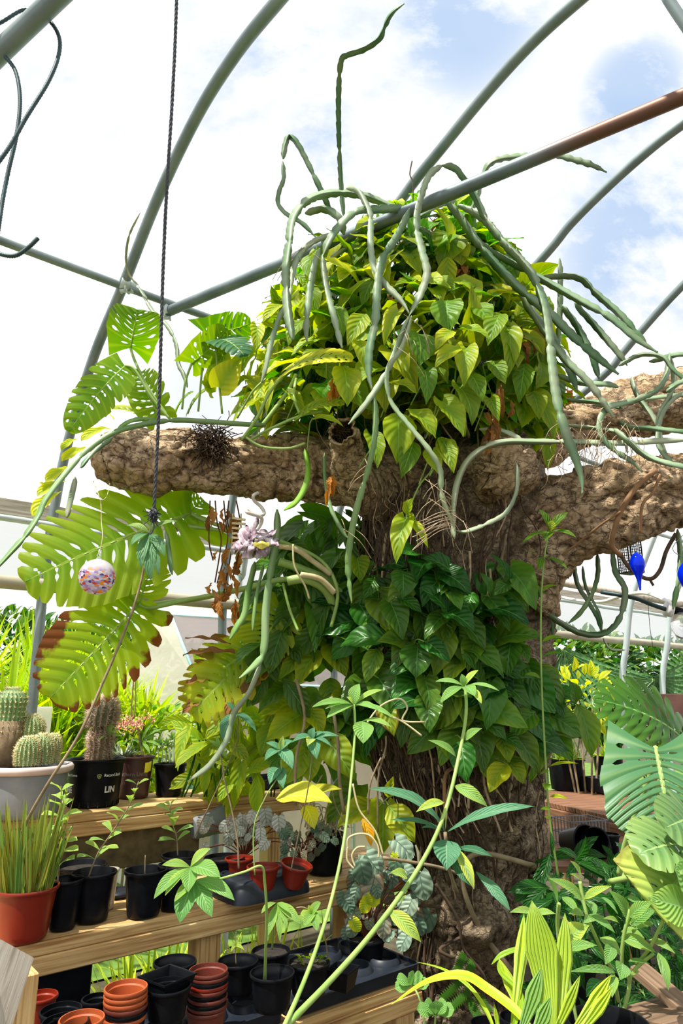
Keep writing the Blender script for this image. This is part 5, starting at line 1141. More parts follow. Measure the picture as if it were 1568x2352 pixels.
for i in range(40):
    x = rr.uniform(480, 560); y = rr.uniform(1160, 1390); d = 2.75; p = W(x, y, d); e = Vector((rr.uniform(-.4, .4), rr.uniform(-.3, .3), -1)).normalized()*rr.uniform(.04, .10)
    leaf(mb, p, p+e, Vector((rr.uniform(-1, 1), -1, rr.uniform(-.5, 1))), rr.uniform(.018, .04), 'lance', .7, .2, .5, nh=2, nv=7, t=(rr.uniform(0, .5), rr.random(), 0))
for i in range(5): 
    x = 484+i*14+rr.uniform(-4, 4); tube(mb, pixpath([(x, 1150, 2.75), (x+rr.uniform(-14, 14), 1200, 2.75), (x+rr.uniform(-14, 14), 1245, 2.73), (x+rr.uniform(-16, 16), 1290+rr.uniform(-20, 80), 2.75)]), .003, 5, 4)
tag(mb.build('withered_vine', M['dead'], None), 'brown withered vine leaves hanging left of the glass sculpture', 'dried vine')
tw = MB()
for i in range(7): box(tw, W(548, 1192+i*11, 2.72), .028, .003, .0045, rot('Y', rr.uniform(-4, 10)))
for dx in (-.024, .01): sweep(tw, [W(548, 1180, 2.73)+Vector((dx, 0, 0)), W(546, 1275, 2.73)+Vector((dx, 0, 0))], .003, 5)
tag(tw.build('palm_weave', M['straw'], None, False), 'small pale woven palm strip hanging behind the glass sculpture', 'woven ornament')
# right-hand split-leaf plant
tr = thing('swiss_cheese_plant', 'blue-green split-leaf plant filling the right edge beside the dark bench', 'plant', tuple(WZ(1440, 2000, .6)))
mleaf(tr, W(1505, 1718, 2.1), W(1538, 1915, 1.98), .34, (-.15, -.9, .35), m='monsb', nl=12, tint=(.05, .6, 0), pet=pixpath([(1500, 1760, 2.2), (1440, 1920, 2.3), (1420, 2010, 2.35)]), rp=.008, seed=41, split=.35, fold=.05, arch=.04, petm='vinestem')
mleaf(tr, W(1560, 1690, 2.4), W(1365, 1605, 2.3), .26, (.1, -.85, .4), m='dark', nl=11, tint=(.1, .45, 0), pet=pixpath([(1520, 1780, 2.4), (1455, 1950, 2.4), (1430, 2020, 2.4)]), rp=.007, seed=42, split=.5, fold=.1)
mleaf(tr, W(1600, 1950, 1.9), W(1470, 1960, 1.8), .20, (0, -.6, .8), m='monsb', nl=8, tint=(.3, .8, 0), seed=43, split=.3)
mleaf(tr, W(1590, 1880, 1.9), W(1530, 1900, 1.8), .16, (0, -.8, .4), m='monsb', nl=7, tint=(.2, .6, 0), seed=44, split=.1, hole=.3)
mleaf(tr, W(1570, 2010, 1.85), W(1500, 2080, 1.8), .26, (-.1, -.9, .4), m='monsb', nl=6, tint=(.9, .8, .5), seed=45, split=.2, hole=.1)
mb = MB(); leaf(mb, W(1600, 2030, 1.8), W(1548, 1990, 1.75), Vector((0, -1, .3)), .12, 'ovate', .1, .05, nh=3, nv=10, t=(.1, 1, 0)); leaf(mb, W(1585, 2090, 1.8), W(1488, 2062, 1.75), Vector((0, -1, .3)), .09, 'ovate', .1, .05, nh=3, nv=10, t=(.3, .9, 0)); mb.split('leaf', M['seed'], tr)
mb = MB()
for pts, r in (([(1535, 1990, 2.0), (1470, 2010, 2.1), (1400, 2025, 2.2)], .008), ([(1568, 2045, 1.8), (1545, 2070, 1.8), (1515, 2130, 1.82), (1490, 2180, 1.85), (1460, 2215, 1.9)], .004)): tube(mb, pixpath(pts), r, 7, 5)
mb.split('leaf_stalk', M['vinestem'], tr)
# ------------------------------------------------------------------ pots
def potmesh(c, rt, h, taper=.74, rim=.012, lip=.004, wall=.0025, sec=40, soilf=.8, M_=None, bulge=0):
    rb = rt*taper; z = lambda f: f*h; r_ = lambda f: rb+(rt*.95-rb)*f+bulge*math.sin(f*math.pi)
    prof = [(rb*.1, .001), (rb*.92, .001), (rb, .006)]+[(r_(f), z(f)) for f in (.15, .3, .5, .7)]+[(r_((h-rim)/h), h-rim*1.05), (rt-.001, h-rim), (rt+lip*.3, h-rim*.7), (rt+lip*.3, h-.002), (rt, h), (rt-.003, h), (rt*.94, h-.004), (rt*.93, h-rim)]+[(r_(f)-wall*1.6, z(f)) for f in (.85, .7, .55, .3)]+[(rb*.85, .012), (0.001, .012)]
    mb = MB(); lathe(mb, prof, c, sec, M_); return mb, r_(soilf)-wall*1.4
def pot(label, bx, by, ry, hw, zt, m='blackpot', taper=.74, soil=.86, name='nursery_pot', cat='pot', group=None, rim=.012, tilt=None, d=None, rimm=None, bulge=0, h=None):
    b = WZ(bx, by, zt) if d is None else W(bx, by, d)
    b.z += .001
    top = W(bx, ry, b.y); hh = h or top.z-b.z; rt = px2m(W(bx, ry, b.y), hw)
    t = thing(name, label, cat, b, group); MM = tilt
    mb, rs = potmesh(b, rt, hh, taper, rim, M_=MM, soilf=soil or .8, bulge=bulge); mb.build('pot', M[m], t, flatang=50)
    if soil:
        s = MB(); MMM = MM or Matrix.Identity(3); v = [b+MMM @ Vector((0, 0, hh*soil))]; 
        for q in (.5, 1):
            for k in range(20): a = k*math.pi/10; v.append(b+MMM @ Vector((rs*q*math.cos(a), rs*q*math.sin(a), hh*soil+(.004 if q < 1 else -.002)*R.uniform(.3, 1.6))))
        s.add(v, [(0, 1+k, 1+(k+1) % 20) for k in range(20)]+[(1+k, 21+k, 21+(k+1) % 20, 1+(k+1) % 20) for k in range(20)]); s.build('soil', M['soil'], t)
    return t, b+Vector((0, 0, hh*(soil or .8))), rt, hh
def whorl(mb, c, tips, d, w=None, shape='lance', t=(.2, .5, 0), up=.3, arch=.1):
    "c px centre; tips (px,py,width px[,yellow])"
    C = W(c[0], c[1], d)
    for q in tips:
        dx = q[0]-c[0]; T = W(q[0], q[1], d-.03-(.04 if q[1] > c[1] else -.02)); ww = px2m(C, q[2])*1.15
        leaf(mb, C, T, Vector((R.uniform(-.2, .2), -.55, .8)), ww, shape, .28, arch, .0, nh=3, nv=10, t=(q[3] if len(q) > 3 else t[0], t[1]+R.uniform(-.2, .2), 0), curl=.04)
def spray(mb, P, n, ln, wd_, rr, shape='obov', t=(.3, .7, 0), pair=True, start=.15, updir=.3):
    "leaves in pairs along a 3D stem P"
    Q = catmull(P, 8); m = len(Q)
    for i in range(n):
        f = start+(1-start)*(i+.5)/n; p = Q[min(m-1, int(f*(m-1)))]; a = rr.uniform(0, 6.28)
        for s in (0, math.pi) if pair else (0,):
            d = Vector((math.cos(a+s), math.sin(a+s)*.7, updir+rr.uniform(-.2, .2))).normalized(); l = ln*rr.uniform(.75, 1.15)*(1-.3*f)
            leaf(mb, p, p+d*l, Vector((0, -.35, 1)), l*wd_, shape, .25, .1, nh=2, nv=7, t=(max(0, min(1, t[0]+rr.uniform(-.2, .2))), min(1, t[1]+rr.uniform(-.3, .3)), 0))
rr = random.Random(31)
# upper tier -----------------------------------------------------------
t, s, rt, hh = pot('wide weathered grey planter holding the golden barrel cacti, left end of the upper tier', 52, 1876, 1757, 90, 1.03, 'greypot', .80, .93, 'planter', 'planter', rim=.03, bulge=.01)
b = t.location.copy(); mb = MB(); lathe(mb, [(rt*1.0, hh-.028), (rt*1.09, hh-.02), (rt*1.10, hh-.006), (rt*1.05, hh+.004), (rt*.98, hh+.002), (rt*.96, hh-.02)], b, 48); mb.build('rim', M['rimpink'], t)
def barrel(t, c, r, h, nr=20, m='barrel', sp='spine', sl=.018, name='cactus_body', lean=(0, 0), squash=1.0, nrow=16, sn=5, k=.13):
    mb = MB(); sb = MB(); sec = nr*4; rows = 18; v = []
    ax = Vector((lean[0], lean[1], 1)).normalized()
    def pt(f, a):
        e = f*math.pi*.5; 
        if h > 2.4*r:
            z = f*h; x = r*min(1, (1-max(0, (z-(h-r))/r)**2)**.5 if z > h-r else 1)*(1-.12*abs(math.sin(z/r*1.7)))
        else: z = h*f; x = r*math.sqrt(max(0.0, 1-((f-.42)/.58)**2 if f > .42 else 1-((.42-f)/.95)**2))
        g = 1-k+k*abs(math.cos(a*nr/2))**.8
        return c+Vector((math.cos(a)*x*g, math.sin(a)*x*g, 0))+ax*z
    for j in range(rows+1):
        f = j/rows; 
        for q in range(sec): v.append(pt(min(f, .999), 2*math.pi*q/sec))
    mb.add(v, [(j*sec+q, j*sec+(q+1) % sec, (j+1)*sec+(q+1) % sec, (j+1)*sec+q) for j in range(rows) for q in range(sec)]+[tuple(rows*sec+q for q in range(sec))])
    body = mb.build(name, M[m], t)
    ctr = c+ax*h*.5
    for i in range(nr):
        a = 2*math.pi*i/nr
        for j in range(nrow):
            f = (j+.6)/nrow; p = pt(min(.995, f), a); o = (p-ctr); o.z *= .6; o.normalize()
            for _ in range(sn):
                d = (o+Vector((rr.uniform(-.8, .8), rr.uniform(-.8, .8), rr.uniform(-.7, .8)))).normalized(); l = sl*rr.uniform(.6, 1.2)
                x = d.cross(Vector((.3, .2, .9))).normalized()*.0014; y = d.cross(x).normalized()*.0014
                sb.add([p+x, p-x*.5+y, p-x*.5-y, p+d*l], [(0, 1, 3), (1, 2, 3), (2, 0, 3)])
    sb.build('spines', M[sp], body)
    return body
dP = b.y
def cac(px, py_base, py_top, hw, lab, d, nr=20, **k):
    p = W(px, py_base, d); h = W(px, py_top, d).z-p.z; t = thing('barrel_cactus', lab, 'cactus', p); barrel(t, p, px2m(p, hw), h, nr, **k); return t
t = cac(8, 1752, 1578, 38, 'tall golden barrel cactus column, largest in the grey planter', dP-.02, 22, sl=.014, k=.1)
mb = MB(); c = W(8, 1752, dP-.02); sweep(mb, [c-Vector((0, 0, .01)), c+Vector((0, 0, .08)), c+Vector((0, 0, .165))], [px2m(c, 43), px2m(c, 40), px2m(c, 37.5)], 40, prof=lambda k, i: 1+.03*math.sin(k*3.3+i)); mb.build('corky_base', M['cactbrown'], t)
cac(68, 1700, 1642, 29, 'round golden barrel cactus perched above its two smaller neighbours', dP+.02, 20, sl=.012)
cac(60, 1758, 1692, 27, 'small round golden barrel cactus at the front of the grey planter', dP-.10, 18, sl=.012)
cac(92, 1754, 1686, 27, 'small round golden barrel cactus second from the planter rim', dP-.03, 18, sl=.012)
cac(118, 1752, 1686, 18, 'small round golden barrel cactus nearest the right rim of the planter', dP+.03, 18, sl=.012)
mb = MB(); c = W(62, 1752, dP-.02); fuzz(mb, c+Vector((0, 0, 0)), .09, .05, .015, 80, .03, .001, rr, 0); tag(mb.build('dead_spines', M['rootd'], None), 'dry litter between the barrel cacti', 'litter', kind='stuff')
tb_, s, rt, hh = pot('large black nursery pot with white printing and a spiny column cactus', 212, 1850, 1741, 65, 1.03, 'blackpot', .84, .93, rim=.012)
b = tb_.location.copy()
mb = MB(); 
for k in range(18):
    a = k*math.pi/9; box(mb, b+Vector((math.cos(a)*rt*.845, math.sin(a)*rt*.845, .014)), .004, .003, .011, Matrix.Rotation(a, 3, 'Z'), .001)
mb.build('foot_ridges', M['tray'], tb_)
def wraptext(txt, size, b, r0, r1, h, z, a0, m, t, name='printing', bold=0, align='LEFT'):
    "lettering lying on the pot wall, starting at angle a0 (degrees, -90 faces the camera)"
    cu = bpy.data.curves.new('lettering', 'FONT'); cu.body = txt; cu.size = size; cu.align_x = align; cu.offset = bold; cu.resolution_u = 3
    o = bpy.data.objects.new('lettering', cu); COL.objects.link(o); bpy.context.view_layer.update()
    me = bpy.data.meshes.new_from_object(o.evaluated_get(bpy.context.evaluated_depsgraph_get())); bpy.data.objects.remove(o, do_unlink=True)
    mb = MB(); v = []
    import bmesh as _b
    bmm = _b.new(); bmm.from_mesh(me)
    _b.ops.triangulate(bmm, faces=bmm.faces); 
    for _ in range(1): _b.ops.subdivide_edges(bmm, edges=[e for e in bmm.edges if e.calc_length() > size*.25], cuts=1)
    bmm.verts.ensure_lookup_table()
    for p in bmm.verts:
        zz = z+p.co.y; r = r0+(r1-r0)*zz/h+.0012; a = math.radians(a0)+p.co.x/r
        v.append(b+Vector((math.cos(a)*r, math.sin(a)*r, zz)))
    mb.add(v, [tuple(q.index for q in f.verts) for f in bmm.faces]); bmm.free()
    return mb.build(name, M[m], t, False)
rb = rt*.84; ro = rt*.95
az = math.degrees(math.atan2(-b.y, -b.x))    # direction to the camera
wraptext('Record Buck', .0175, b, rb, ro, hh, hh*.645, az+19, 'print', tb_, bold=.0005)
wraptext('Buck Farms', .0150, b, rb, ro, hh, hh*.655, az-72, 'print', tb_, bold=.0004)
wraptext('LIN', .034, b, rb, ro, hh, hh*.32, az+23, 'print', tb_, bold=.0016)
wraptext('LINE', .034, b, rb, ro, hh, hh*.32, az-86, 'print', tb_, bold=.0016)
mb = MB()   # shield logo
sh = [(0, -.011), (.0075, -.005), (.009, .007), (.0045, .0085), (0, .010), (-.0045, .0085), (-.009, .007), (-.0075, -.005)]
for k in range(8):
    a, c = sh[k], sh[(k+1) % 8]; q = []
    for (x, y, g_) in ((a[0], a[1], 1), (c[0], c[1], 1), (c[0], c[1], .74), (a[0], a[1], .74)):
        zz = hh*.66+y*g_; r = rb+(ro-rb)*zz/hh+.0012; an = math.radians(az+9)+x*g_/r; q.append(b+Vector((math.cos(an)*r, math.sin(an)*r, zz)))
    mb.add(q, [(0, 1, 2, 3)])
for (x0, x1, y0, y1) in ((-.003, -.001, -.005, .005), (.001, .003, -.005, .005), (-.004, .004, -.001, .001)):
    q = []
    for (x, y) in ((x0, y0), (x1, y0), (x1, y1), (x0, y1)):
        zz = hh*.66+y; r = rb+(ro-rb)*zz/hh+.0012; an = math.radians(az+9)+x/r; q.append(b+Vector((math.cos(an)*r, math.sin(an)*r, zz)))
    mb.add(q, [(0, 1, 2, 3)])
mb.build('logo', M['greenprint'], tb_, False)
p = W(228, 1738, b.y); t = thing('column_cactus', 'spiny two-segment column cactus growing in the printed black pot', 'cactus', p)
barrel(t, p-Vector((0, 0, .02)), px2m(p, 27), px2m(p, 78), 14, m='cactbrown', sp='spinep', sl=.026, nrow=15, sn=6); barrel(t, W(232, 1668, b.y), px2m(p, 30), px2m(p, 66), 14, m='cactgrey', sp='spinep', sl=.032, lean=(.12, 0), nrow=13, sn=8)
t = thing('succulent', 'little pointed-leaf succulent in the printed black pot, right of the column cactus', 'succulent', W(253, 1738, b.y-.02)); mb = MB(); tube(mb, pixpath([(254, 1740, b.y-.02), (252, 1700, b.y-.02), (250, 1672, b.y-.02)]), .004, 6, 4); mb.build('stem', M['brownstem'], t)
mb = MB(); whorl(mb, (251, 1690), [(222, 1682, 8), (275, 1675, 8), (238, 1660, 8), (258, 1655, 8), (280, 1690, 7), (226, 1700, 7)], b.y-.02, t=(.3, .7, 0)); mb.build('foliage', M['seed'], t)
tp, s, rt, hh = pot('brown printed pot with a yellow tag and dried pink flowers', 303, 1832, 1736, 44, 1.03, 'brownpot', .80, .93)
b = tp.location.copy(); rb = rt*.8; ro = rt*.95; az = math.degrees(math.atan2(-b.y, -b.x))
wraptext('Southern Living', .026, b, rb, ro, hh, hh*.55, az-62, 'printdim', tp, bold=.0003); wraptext('COLLECTION', .011, b, rb, ro, hh, hh*.44, az-20, 'printdim', tp)
mb = MB(); q = []
for i in range(7):
    an = math.radians(az+34+i*5)
    for zz in (hh*.62, hh*.86): r = rb+(ro-rb)*zz/hh+.002; q.append(b+Vector((math.cos(an)*r, math.sin(an)*r, zz+(.004 if i > 3 else 0))))
mb.add(q, [(2*i, 2*i+2, 2*i+3, 2*i+1) for i in range(6)]); mb.build('price_tag', M['tagy'], tp, False)
t = thing('flowering_succulent', 'succulent with a head of dried pink and orange flowers in the brown pot', 'flower', s)
d = b.y; mb = MB()
tube(mb, pixpath([(328, 1738, d), (322, 1710, d), (318, 1680, d), (312, 1655, d)]), .005, 6, 4); tube(mb, pixpath([(303, 1655, d), (302, 1620, d), (307, 1560, d), (311, 1505, d), (313, 1480, d)]), .0035, 6, 4); tube(mb, pixpath([(308, 1650, d), (311, 1600, d), (310, 1540, d)]), .003, 6, 4); mb.build('stem', M['brownstem'], t)
mb = MB(); mp_ = MB()
for i in range(190):
    x = rr.gauss(300, 26); y = rr.gauss(1662, 9)-abs(x-305)*.0
    if x > 330: y -= 14
    p = W(x, y, d+rr.uniform(-.05, .04)); 
    for _ in range(3):
        e = Vector((rr.uniform(-1, 1), rr.uniform(-1, 1), rr.uniform(-.9, .8))).normalized()*rr.uniform(.008, .016); leaf(mb if rr.random() < .82 else mp_, p, p+e, Vector((rr.uniform(-1, 1), -1, .3)), .006, 'lance', .5, .1, nh=1, nv=3)
tag(mb.build('dried_petals', M['flower'], t), kind='stuff'); tag(mp_.build('pink_petals', M['flowerp'], t), kind='stuff')
mb = MB(); blades(mb, W(283, 1735, d), 60, .04, .085, .009, 1.4, rr, (.1, .5, 0), .1); mb.build('rosette', M['grey green'], t)
mb = MB(); whorl(mb, (325, 1705), [(375, 1672, 9), (372, 1715, 8), (360, 1690, 8), (345, 1730, 8), (300, 1700, 8), (350, 1660, 8)], d, t=(.2, .5, 0)); mb.build('foliage', M['seed'], t)
tp, s, rt, hh = pot('small tapering black pot of succulent stumps at the right of the upper tier', 387, 1828, 1753, 37, 1.03, 'blackpot', .76, .93); d = tp.location.y
t = thing('succulent', 'cluster of upright succulent stumps in the small tapering black pot', 'succulent', s); mb = MB()
for (x, y0, x1, y1, r) in ((398, 1752, 396, 1700, .010), (390, 1752, 385, 1715, .006), (410, 1752, 412, 1710, .005), (372, 1752, 370, 1712, .003), (380, 1752, 378, 1722, .005), (363, 1750, 361, 1715, .003)): tube(mb, pixpath([(x, y0, d), ((x+x1)/2+2, (y0+y1)/2, d), (x1, y1, d)]), r, 7, 4)
mb.build('stem', M['grey green'], t); mb = MB()
for (x, y) in ((396, 1702), (385, 1715), (412, 1710), (370, 1712), (361, 1715)): whorl(mb, (x, y), [(x-12, y-16, 5), (x+12, y-14, 5), (x-3, y-22, 5), (x+5, y-20, 5), (x-16, y-4, 5), (x+16, y-5, 5)], d, t=(.3, .2, 0))
mb.build('foliage', M['seed'], t)
mb = MB(); P = W(92, 1670, 4.0); box(mb, P, .055, .006, .11, Matrix.Rotation(.2, 3, 'Z'), .002); tag(mb.build('clear_sheet', M['pane'], None, False), 'small pale pane standing behind the barrel cacti', 'pane')
# black tray with plants at the right of the upper tier
def traybox(label, c, hx, hy, h, name='tray', rz=None, m='tray', cells=None, cat='tray', lipw=.008):
    t = thing(name, label, cat, c); MM = rz or MB3; mb = MB(); q = []
    prof = [(-.012, 0), (0, h*.1), (.004, h-.004), (.004+lipw, h-.002), (.004+lipw, h), (.002, h), (-.002, h*.2), (-.010, .004)]
    ring = []
    for (o, z) in prof:
        for (sx, sy) in ((-1, -1), (1, -1), (1, 1), (-1, 1)):
            X, Y = hx+o, hy+o; cr = .012
            for k in range(4):
                a = math.atan2(sy, sx)+math.radians(-45+30*k); ring.append(c+MM @ Vector((sx*(X-cr)+cr*math.cos(a), sy*(Y-cr)+cr*math.sin(a), z)))
    n = 16; f = [(j*n+k, j*n+(k+1) % n, (j+1)*n+(k+1) % n, (j+1)*n+k) for j in range(len(prof)-1) for k in range(n)]; f.append(tuple(range(n-1, -1, -1))); f.append(tuple(range((len(prof)-1)*n, len(prof)*n)))
    mb.add(ring, f); mb.build('tray_body', M[m], t, True, flatang=40)
    if cells:
        cb = MB()
        for (x, y, r, hc) in cells: lathe(cb, [(r+.012, h*.8), (r+.006, h+hc-.004), (r, h+hc), (r-.003, h+hc-.002), (r-.007, h*.4), (r*.5, .006)], c+MM @ Vector((x, y, 0)), 24)
        # web between the cells
        v = [c+MM @ Vector((sx*hx, sy*hy, h*.82)) for sx, sy in ((-1, -1), (1, -1), (1, 1), (-1, 1))]; cb.add(v, [(0, 1, 2, 3)])
        cb.build('cells', M[m], t, flatang=40)
    return t
q = G(1.0, .56, 1.031); traybox('black tray of leaf litter at the right end of the upper tier', q, .20, .12, .05)
# middle tier ------------------------------------------------------------
def grow(t, name, stem_px, d, mk='seed', r=.003, n=6, ln=.05, wd_=.5, shape='obov', tt=(.35, .8, 0), pair=True, start=.2, sm='brownstem'):
    P = pixpath(stem_px, d) if len(stem_px[0]) > 2 else [W(x, y, d) for x, y in stem_px]
    mb = MB(); tube(mb, P, lambda f: r*(1-.5*f), 6, 5); mb.build('stem', M[sm], t)
    mb = MB(); spray(mb, P, n, ln, wd_, rr, shape, tt, pair, start); mb.build('foliage', M[mk], t)
def plant(name, label, cat, base): return thing(name, label, cat, base)
t, s, rt, hh = pot('red-brown plastic pot thick with grassy blades, left end of the middle tier', 50, 2158, 2034, 69, .77, 'redpot', .74, .90); dR = t.location.y
p = plant('grass_clump', 'dense tuft of grassy blades filling the red-brown pot', 'grass', s); mb = MB(); rr2 = random.Random(2)
for i in range(120):
    a = rr2.uniform(0, 6.28); q = rt*.8*math.sqrt(rr2.random()); c = s+Vector((math.cos(a)*q, math.sin(a)*q, -.01)); l = rr2.uniform(.14, .30); e = Vector((math.cos(a)*.28*q/rt+rr2.uniform(-.12, .12), math.sin(a)*.28*q/rt+rr2.uniform(-.1, .1), 1)).normalized()
    leaf(mb, c, c+e*l, Vector((rr2.uniform(-.6, .6), -1, .2)), rr2.uniform(.009, .018), 'blade', .3, rr2.uniform(-.06, .06), nh=1, nv=6, t=(rr2.random()*.8, rr2.random(), (rr2.random() > .85)*1.0))
mb.build('foliage', M['potgrass'], p)
t, s, rt, hh = pot('tall black pot squeezed against the red-brown grass pot', 142, 2134, 2018, 38, .77, soil=.62); d = t.location.y
p = plant('seedling', 'leggy seedling with pale oval leaf pairs rising behind the grass pot', 'seedling', s); grow(p, '', [(132, 2030), (138, 1960), (142, 1880), (140, 1805)], d, n=9, ln=.08, wd_=.6, tt=(.55, 1, 0)); 
t, s, rt, hh = pot('tall black pot second right of the red-brown grass pot', 207, 2115, 2001, 50, .77, soil=.62); d = t.location.y
p = plant('seedling', 'branching seedling in the second tall black pot, its top before the brown pot', 'seedling', s); grow(p, '', [(203, 2015), (225, 1960), (262, 1905), (300, 1845), (318, 1795)], d-.02, n=9, ln=.08, wd_=.42, tt=(.4, .7, 0), start=.15)
t, s, rt, hh = pot('black pot with faded pinkish rim behind the two tall black pots', 178, 2068, 1984, 58, .77, soil=.85, group=None)
t, s, rt, hh = pot('cloudy plastic cup of brown bark between the tall black pots', 240, 2088, 1996, 26, .77, 'coil', .72, .7, name='plastic_cup', cat='cup')
q = WZ(272, 2058, .771); mb = MB(); lathe(mb, [(.001, 0), (.05, 0), (.062, .012), (.060, .018), (.04, .024), (.001, .026)], q, 28); tag(mb.build('saucer', M['tray'], None), 'dark grey saucer lying upside down beside the cloudy cup', 'saucer')
t, s, rt, hh = pot('black pot with one bare twig, standing alone on the middle tier', 328, 2104, 1996, 48, .77, soil=.62); mb = MB(); tube(mb, [s, s+Vector((-.004, 0, .06)), s+Vector((-.006, 0, .10))], .0016, 5, 3); tag(mb.build('twig', M['brownstem'], None), 'bare twig stuck in the lone black pot', 'twig')
t, s, rt, hh = pot('black pot half hidden behind the drooping seedling leaves', 400, 2088, 1984, 43, .77, soil=.85)
t, s, rt, hh = pot('black pot behind the lone black pot, with a wiry leafy seedling', 408, 2062, 1962, 42, .77, soil=.85); d = t.location.y
p = plant('seedling', 'seedling with pale paired leaves behind the lone black pot', 'seedling', s); grow(p, '', [(408, 1965), (405, 1920), (392, 1880), (392, 1845)], d, n=6, ln=.085, wd_=.45, tt=(.35, .7, 0))
t, s, rt, hh = pot('black pot at the back of the middle tier under the mottled begonias', 512, 2038, 1968, 46, .77, soil=.9)
q = WZ(600, 2052, .77)+WD*.0; t = thing('tray', 'broken black plastic tray holding three red-brown pots, overhanging the middle tier', 'tray', q)
mb = MB(); hx, hy = .17, .115; n = 24
def oct_(x, y, z, cr):
    out = []
    for (sx, sy) in ((-1, -1), (1, -1), (1, 1), (-1, 1)):
        for k in range(6): a = math.atan2(sy, sx)+math.radians(-45+18*k); out.append(q+MB3 @ Vector((sx*(x-cr)+cr*math.cos(a), sy*(y-cr)+cr*math.sin(a), z)))
    return out
v = oct_(hx, hy, .002, .05)+oct_(hx-.002, hy-.002, .03, .05)+oct_(hx-.022, hy-.02, .065, .045)+oct_(hx-.032, hy-.03, .072, .04)
mb.add(v, [(j*n+k, j*n+(k+1) % n, (j+1)*n+(k+1) % n, (j+1)*n+k) for j in range(3) for k in range(n)]+[tuple(range(3*n, 4*n))]); mb.build('tray_body', M['tray'], t, flatang=35)
mb = MB(); 
for (x, y) in ((-.10, -.06), (0, -.065), (.1, -.06)): lathe(mb, [(.045, .072), (.040, .078), (.036, .074), (.03, .05)], q+MB3 @ Vector((x, y, 0)), 24)
mb.build('cells', M['tray'], t)
RP = []
for (px, ry, hw, lab, tl) in ((548, 1979, 33, 'red-brown pot at the left of the broken tray, with a woody stem', None), (603, 2000, 38, 'red-brown pot in the middle front of the broken tray', None), (668, 1991, 37, 'red-brown pot tilted at the right of the broken tray', Matrix.Rotation(.22, 3, 'Y') @ Matrix.Rotation(.12, 3, 'X'))):
    r_ = pot(lab, px if tl is None else px+2, ry+46, ry, hw, .80, 'redpot', .62, .75, tilt=tl, h=.085, group=None); RP.append(r_)
t, s, rt, hh = pot('square-shouldered black pot at the right of the middle tier', 745, 2005, 1912, 44, .77, soil=.9, taper=.9); dK = t.location.y
p = thing('spider_plant', 'wilting spider plant with curled straw-coloured leaves in the square-shouldered pot', 'plant', s); mb = MB()
for i in range(26):
    x = rr.uniform(700, 790); y0 = 1905; pts = [(x, y0, dK), (x+rr.uniform(-25, 25), y0-rr.uniform(20, 60), dK-.02), (x+rr.uniform(-40, 40), y0-rr.uniform(0, 60), dK-.05), (x+rr.uniform(-50, 50), y0+rr.uniform(-20, 40), dK-.08)]
    tube(mb, pixpath(pts), lambda f: .0035*(1-f*.7), 4, 5, cap=False)
mb.build('foliage', M['straw'], p)
mb = MB(); q = W(478, 1889, 3.5); MM = Matrix.Rotation(AZ*-1+math.pi/2, 3, 'Z') @ rot('Y', 80)
lathe(mb, [(.001, -.085), (.048, -.085), (.052, -.08)]+[(.052+.011*i/10+(.0022 if i % 2 else 0), -.08+.014*i) for i in range(10)]+[(.068, .062), (.068, .074), (.062, .074), (.058, .0), (.05, -.07)], q, 30, MM); tag(mb.build('nursery_pot', M['greypot'], None, flatang=40), 'dark grey ribbed pot lying on its side behind the begonias', 'pot')
# begonias
def begleaf(mb, px, py, rpx, d, t, rr, tiltn=None):
    c = W(px, py, d); r = px2m(c, rpx); a = rr.uniform(-2.4, -.7); e = Vector((math.cos(a), -.15, math.sin(a))); leaf(mb, c-e*r, c+e*r, Vector((rr.uniform(-.4, .4), -1, rr.uniform(.1, .9))), r*1.95, 'round', -.12, .1, .12, nh=5, nv=12, t=t)
def begonia(label, lst, d, base, seed, stems=True, lime=(), m='beg'):
    rr = random.Random(seed); t = thing('begonia', label, 'begonia', base); mb = MB(); sm = MB()
    for (px, py, r) in lst:
        dd = d+rr.uniform(-.06, .06); begleaf(mb, px, py, r, dd, (rr.uniform(0, .5) if rr.random() < .3 else 0, rr.random()*.9+.1, 0), rr)
        c = W(px, py, dd); tube(sm, [c, (c+Vector(base))/2+Vector((rr.uniform(-.03, .03), .02, .03)), Vector(base)], .0022, 5, 4, cap=False)
    mb.build('foliage', M[m], t); sm.build('leaf_stalk', M['maroon'], t)
    if lime:
        mb = MB()
        for (px, py, r) in lime: begleaf(mb, px, py, r, d-.05, (.9, 1, 0), rr)
        mb.build('young_leaves', M['vine'], t)
    return t
rr3 = random.Random(55)
def blist(x0, x1, y0, y1, n, r0, r1): return [(rr3.uniform(x0, x1), rr3.uniform(y0, y1), rr3.uniform(r0, r1)) for _ in range(n)]
begonia('mottled silver begonia spreading over the back of the middle tier', [(610, 1877, 17), (556, 1886, 13), (640, 1893, 17), (560, 1930, 12), (600, 1930, 12), (660, 1905, 14), (525, 1930, 13), (575, 1905, 14)]+blist(450, 660, 1870, 1955, 26, 8, 14), 3.2, W(560, 1970, 3.25), 3, m='begs')
begonia('brownish begonia trailing between the mottled begonia and the spider plant', blist(650, 770, 1880, 1975, 24, 7, 12), 3.1, W(690, 1975, 3.15), 4)
t, s, rt, hh = pot('black pot of mottled begonia at the right end of the lowest tier', 842, 2216, 2152, 44, .56, soil=.85)
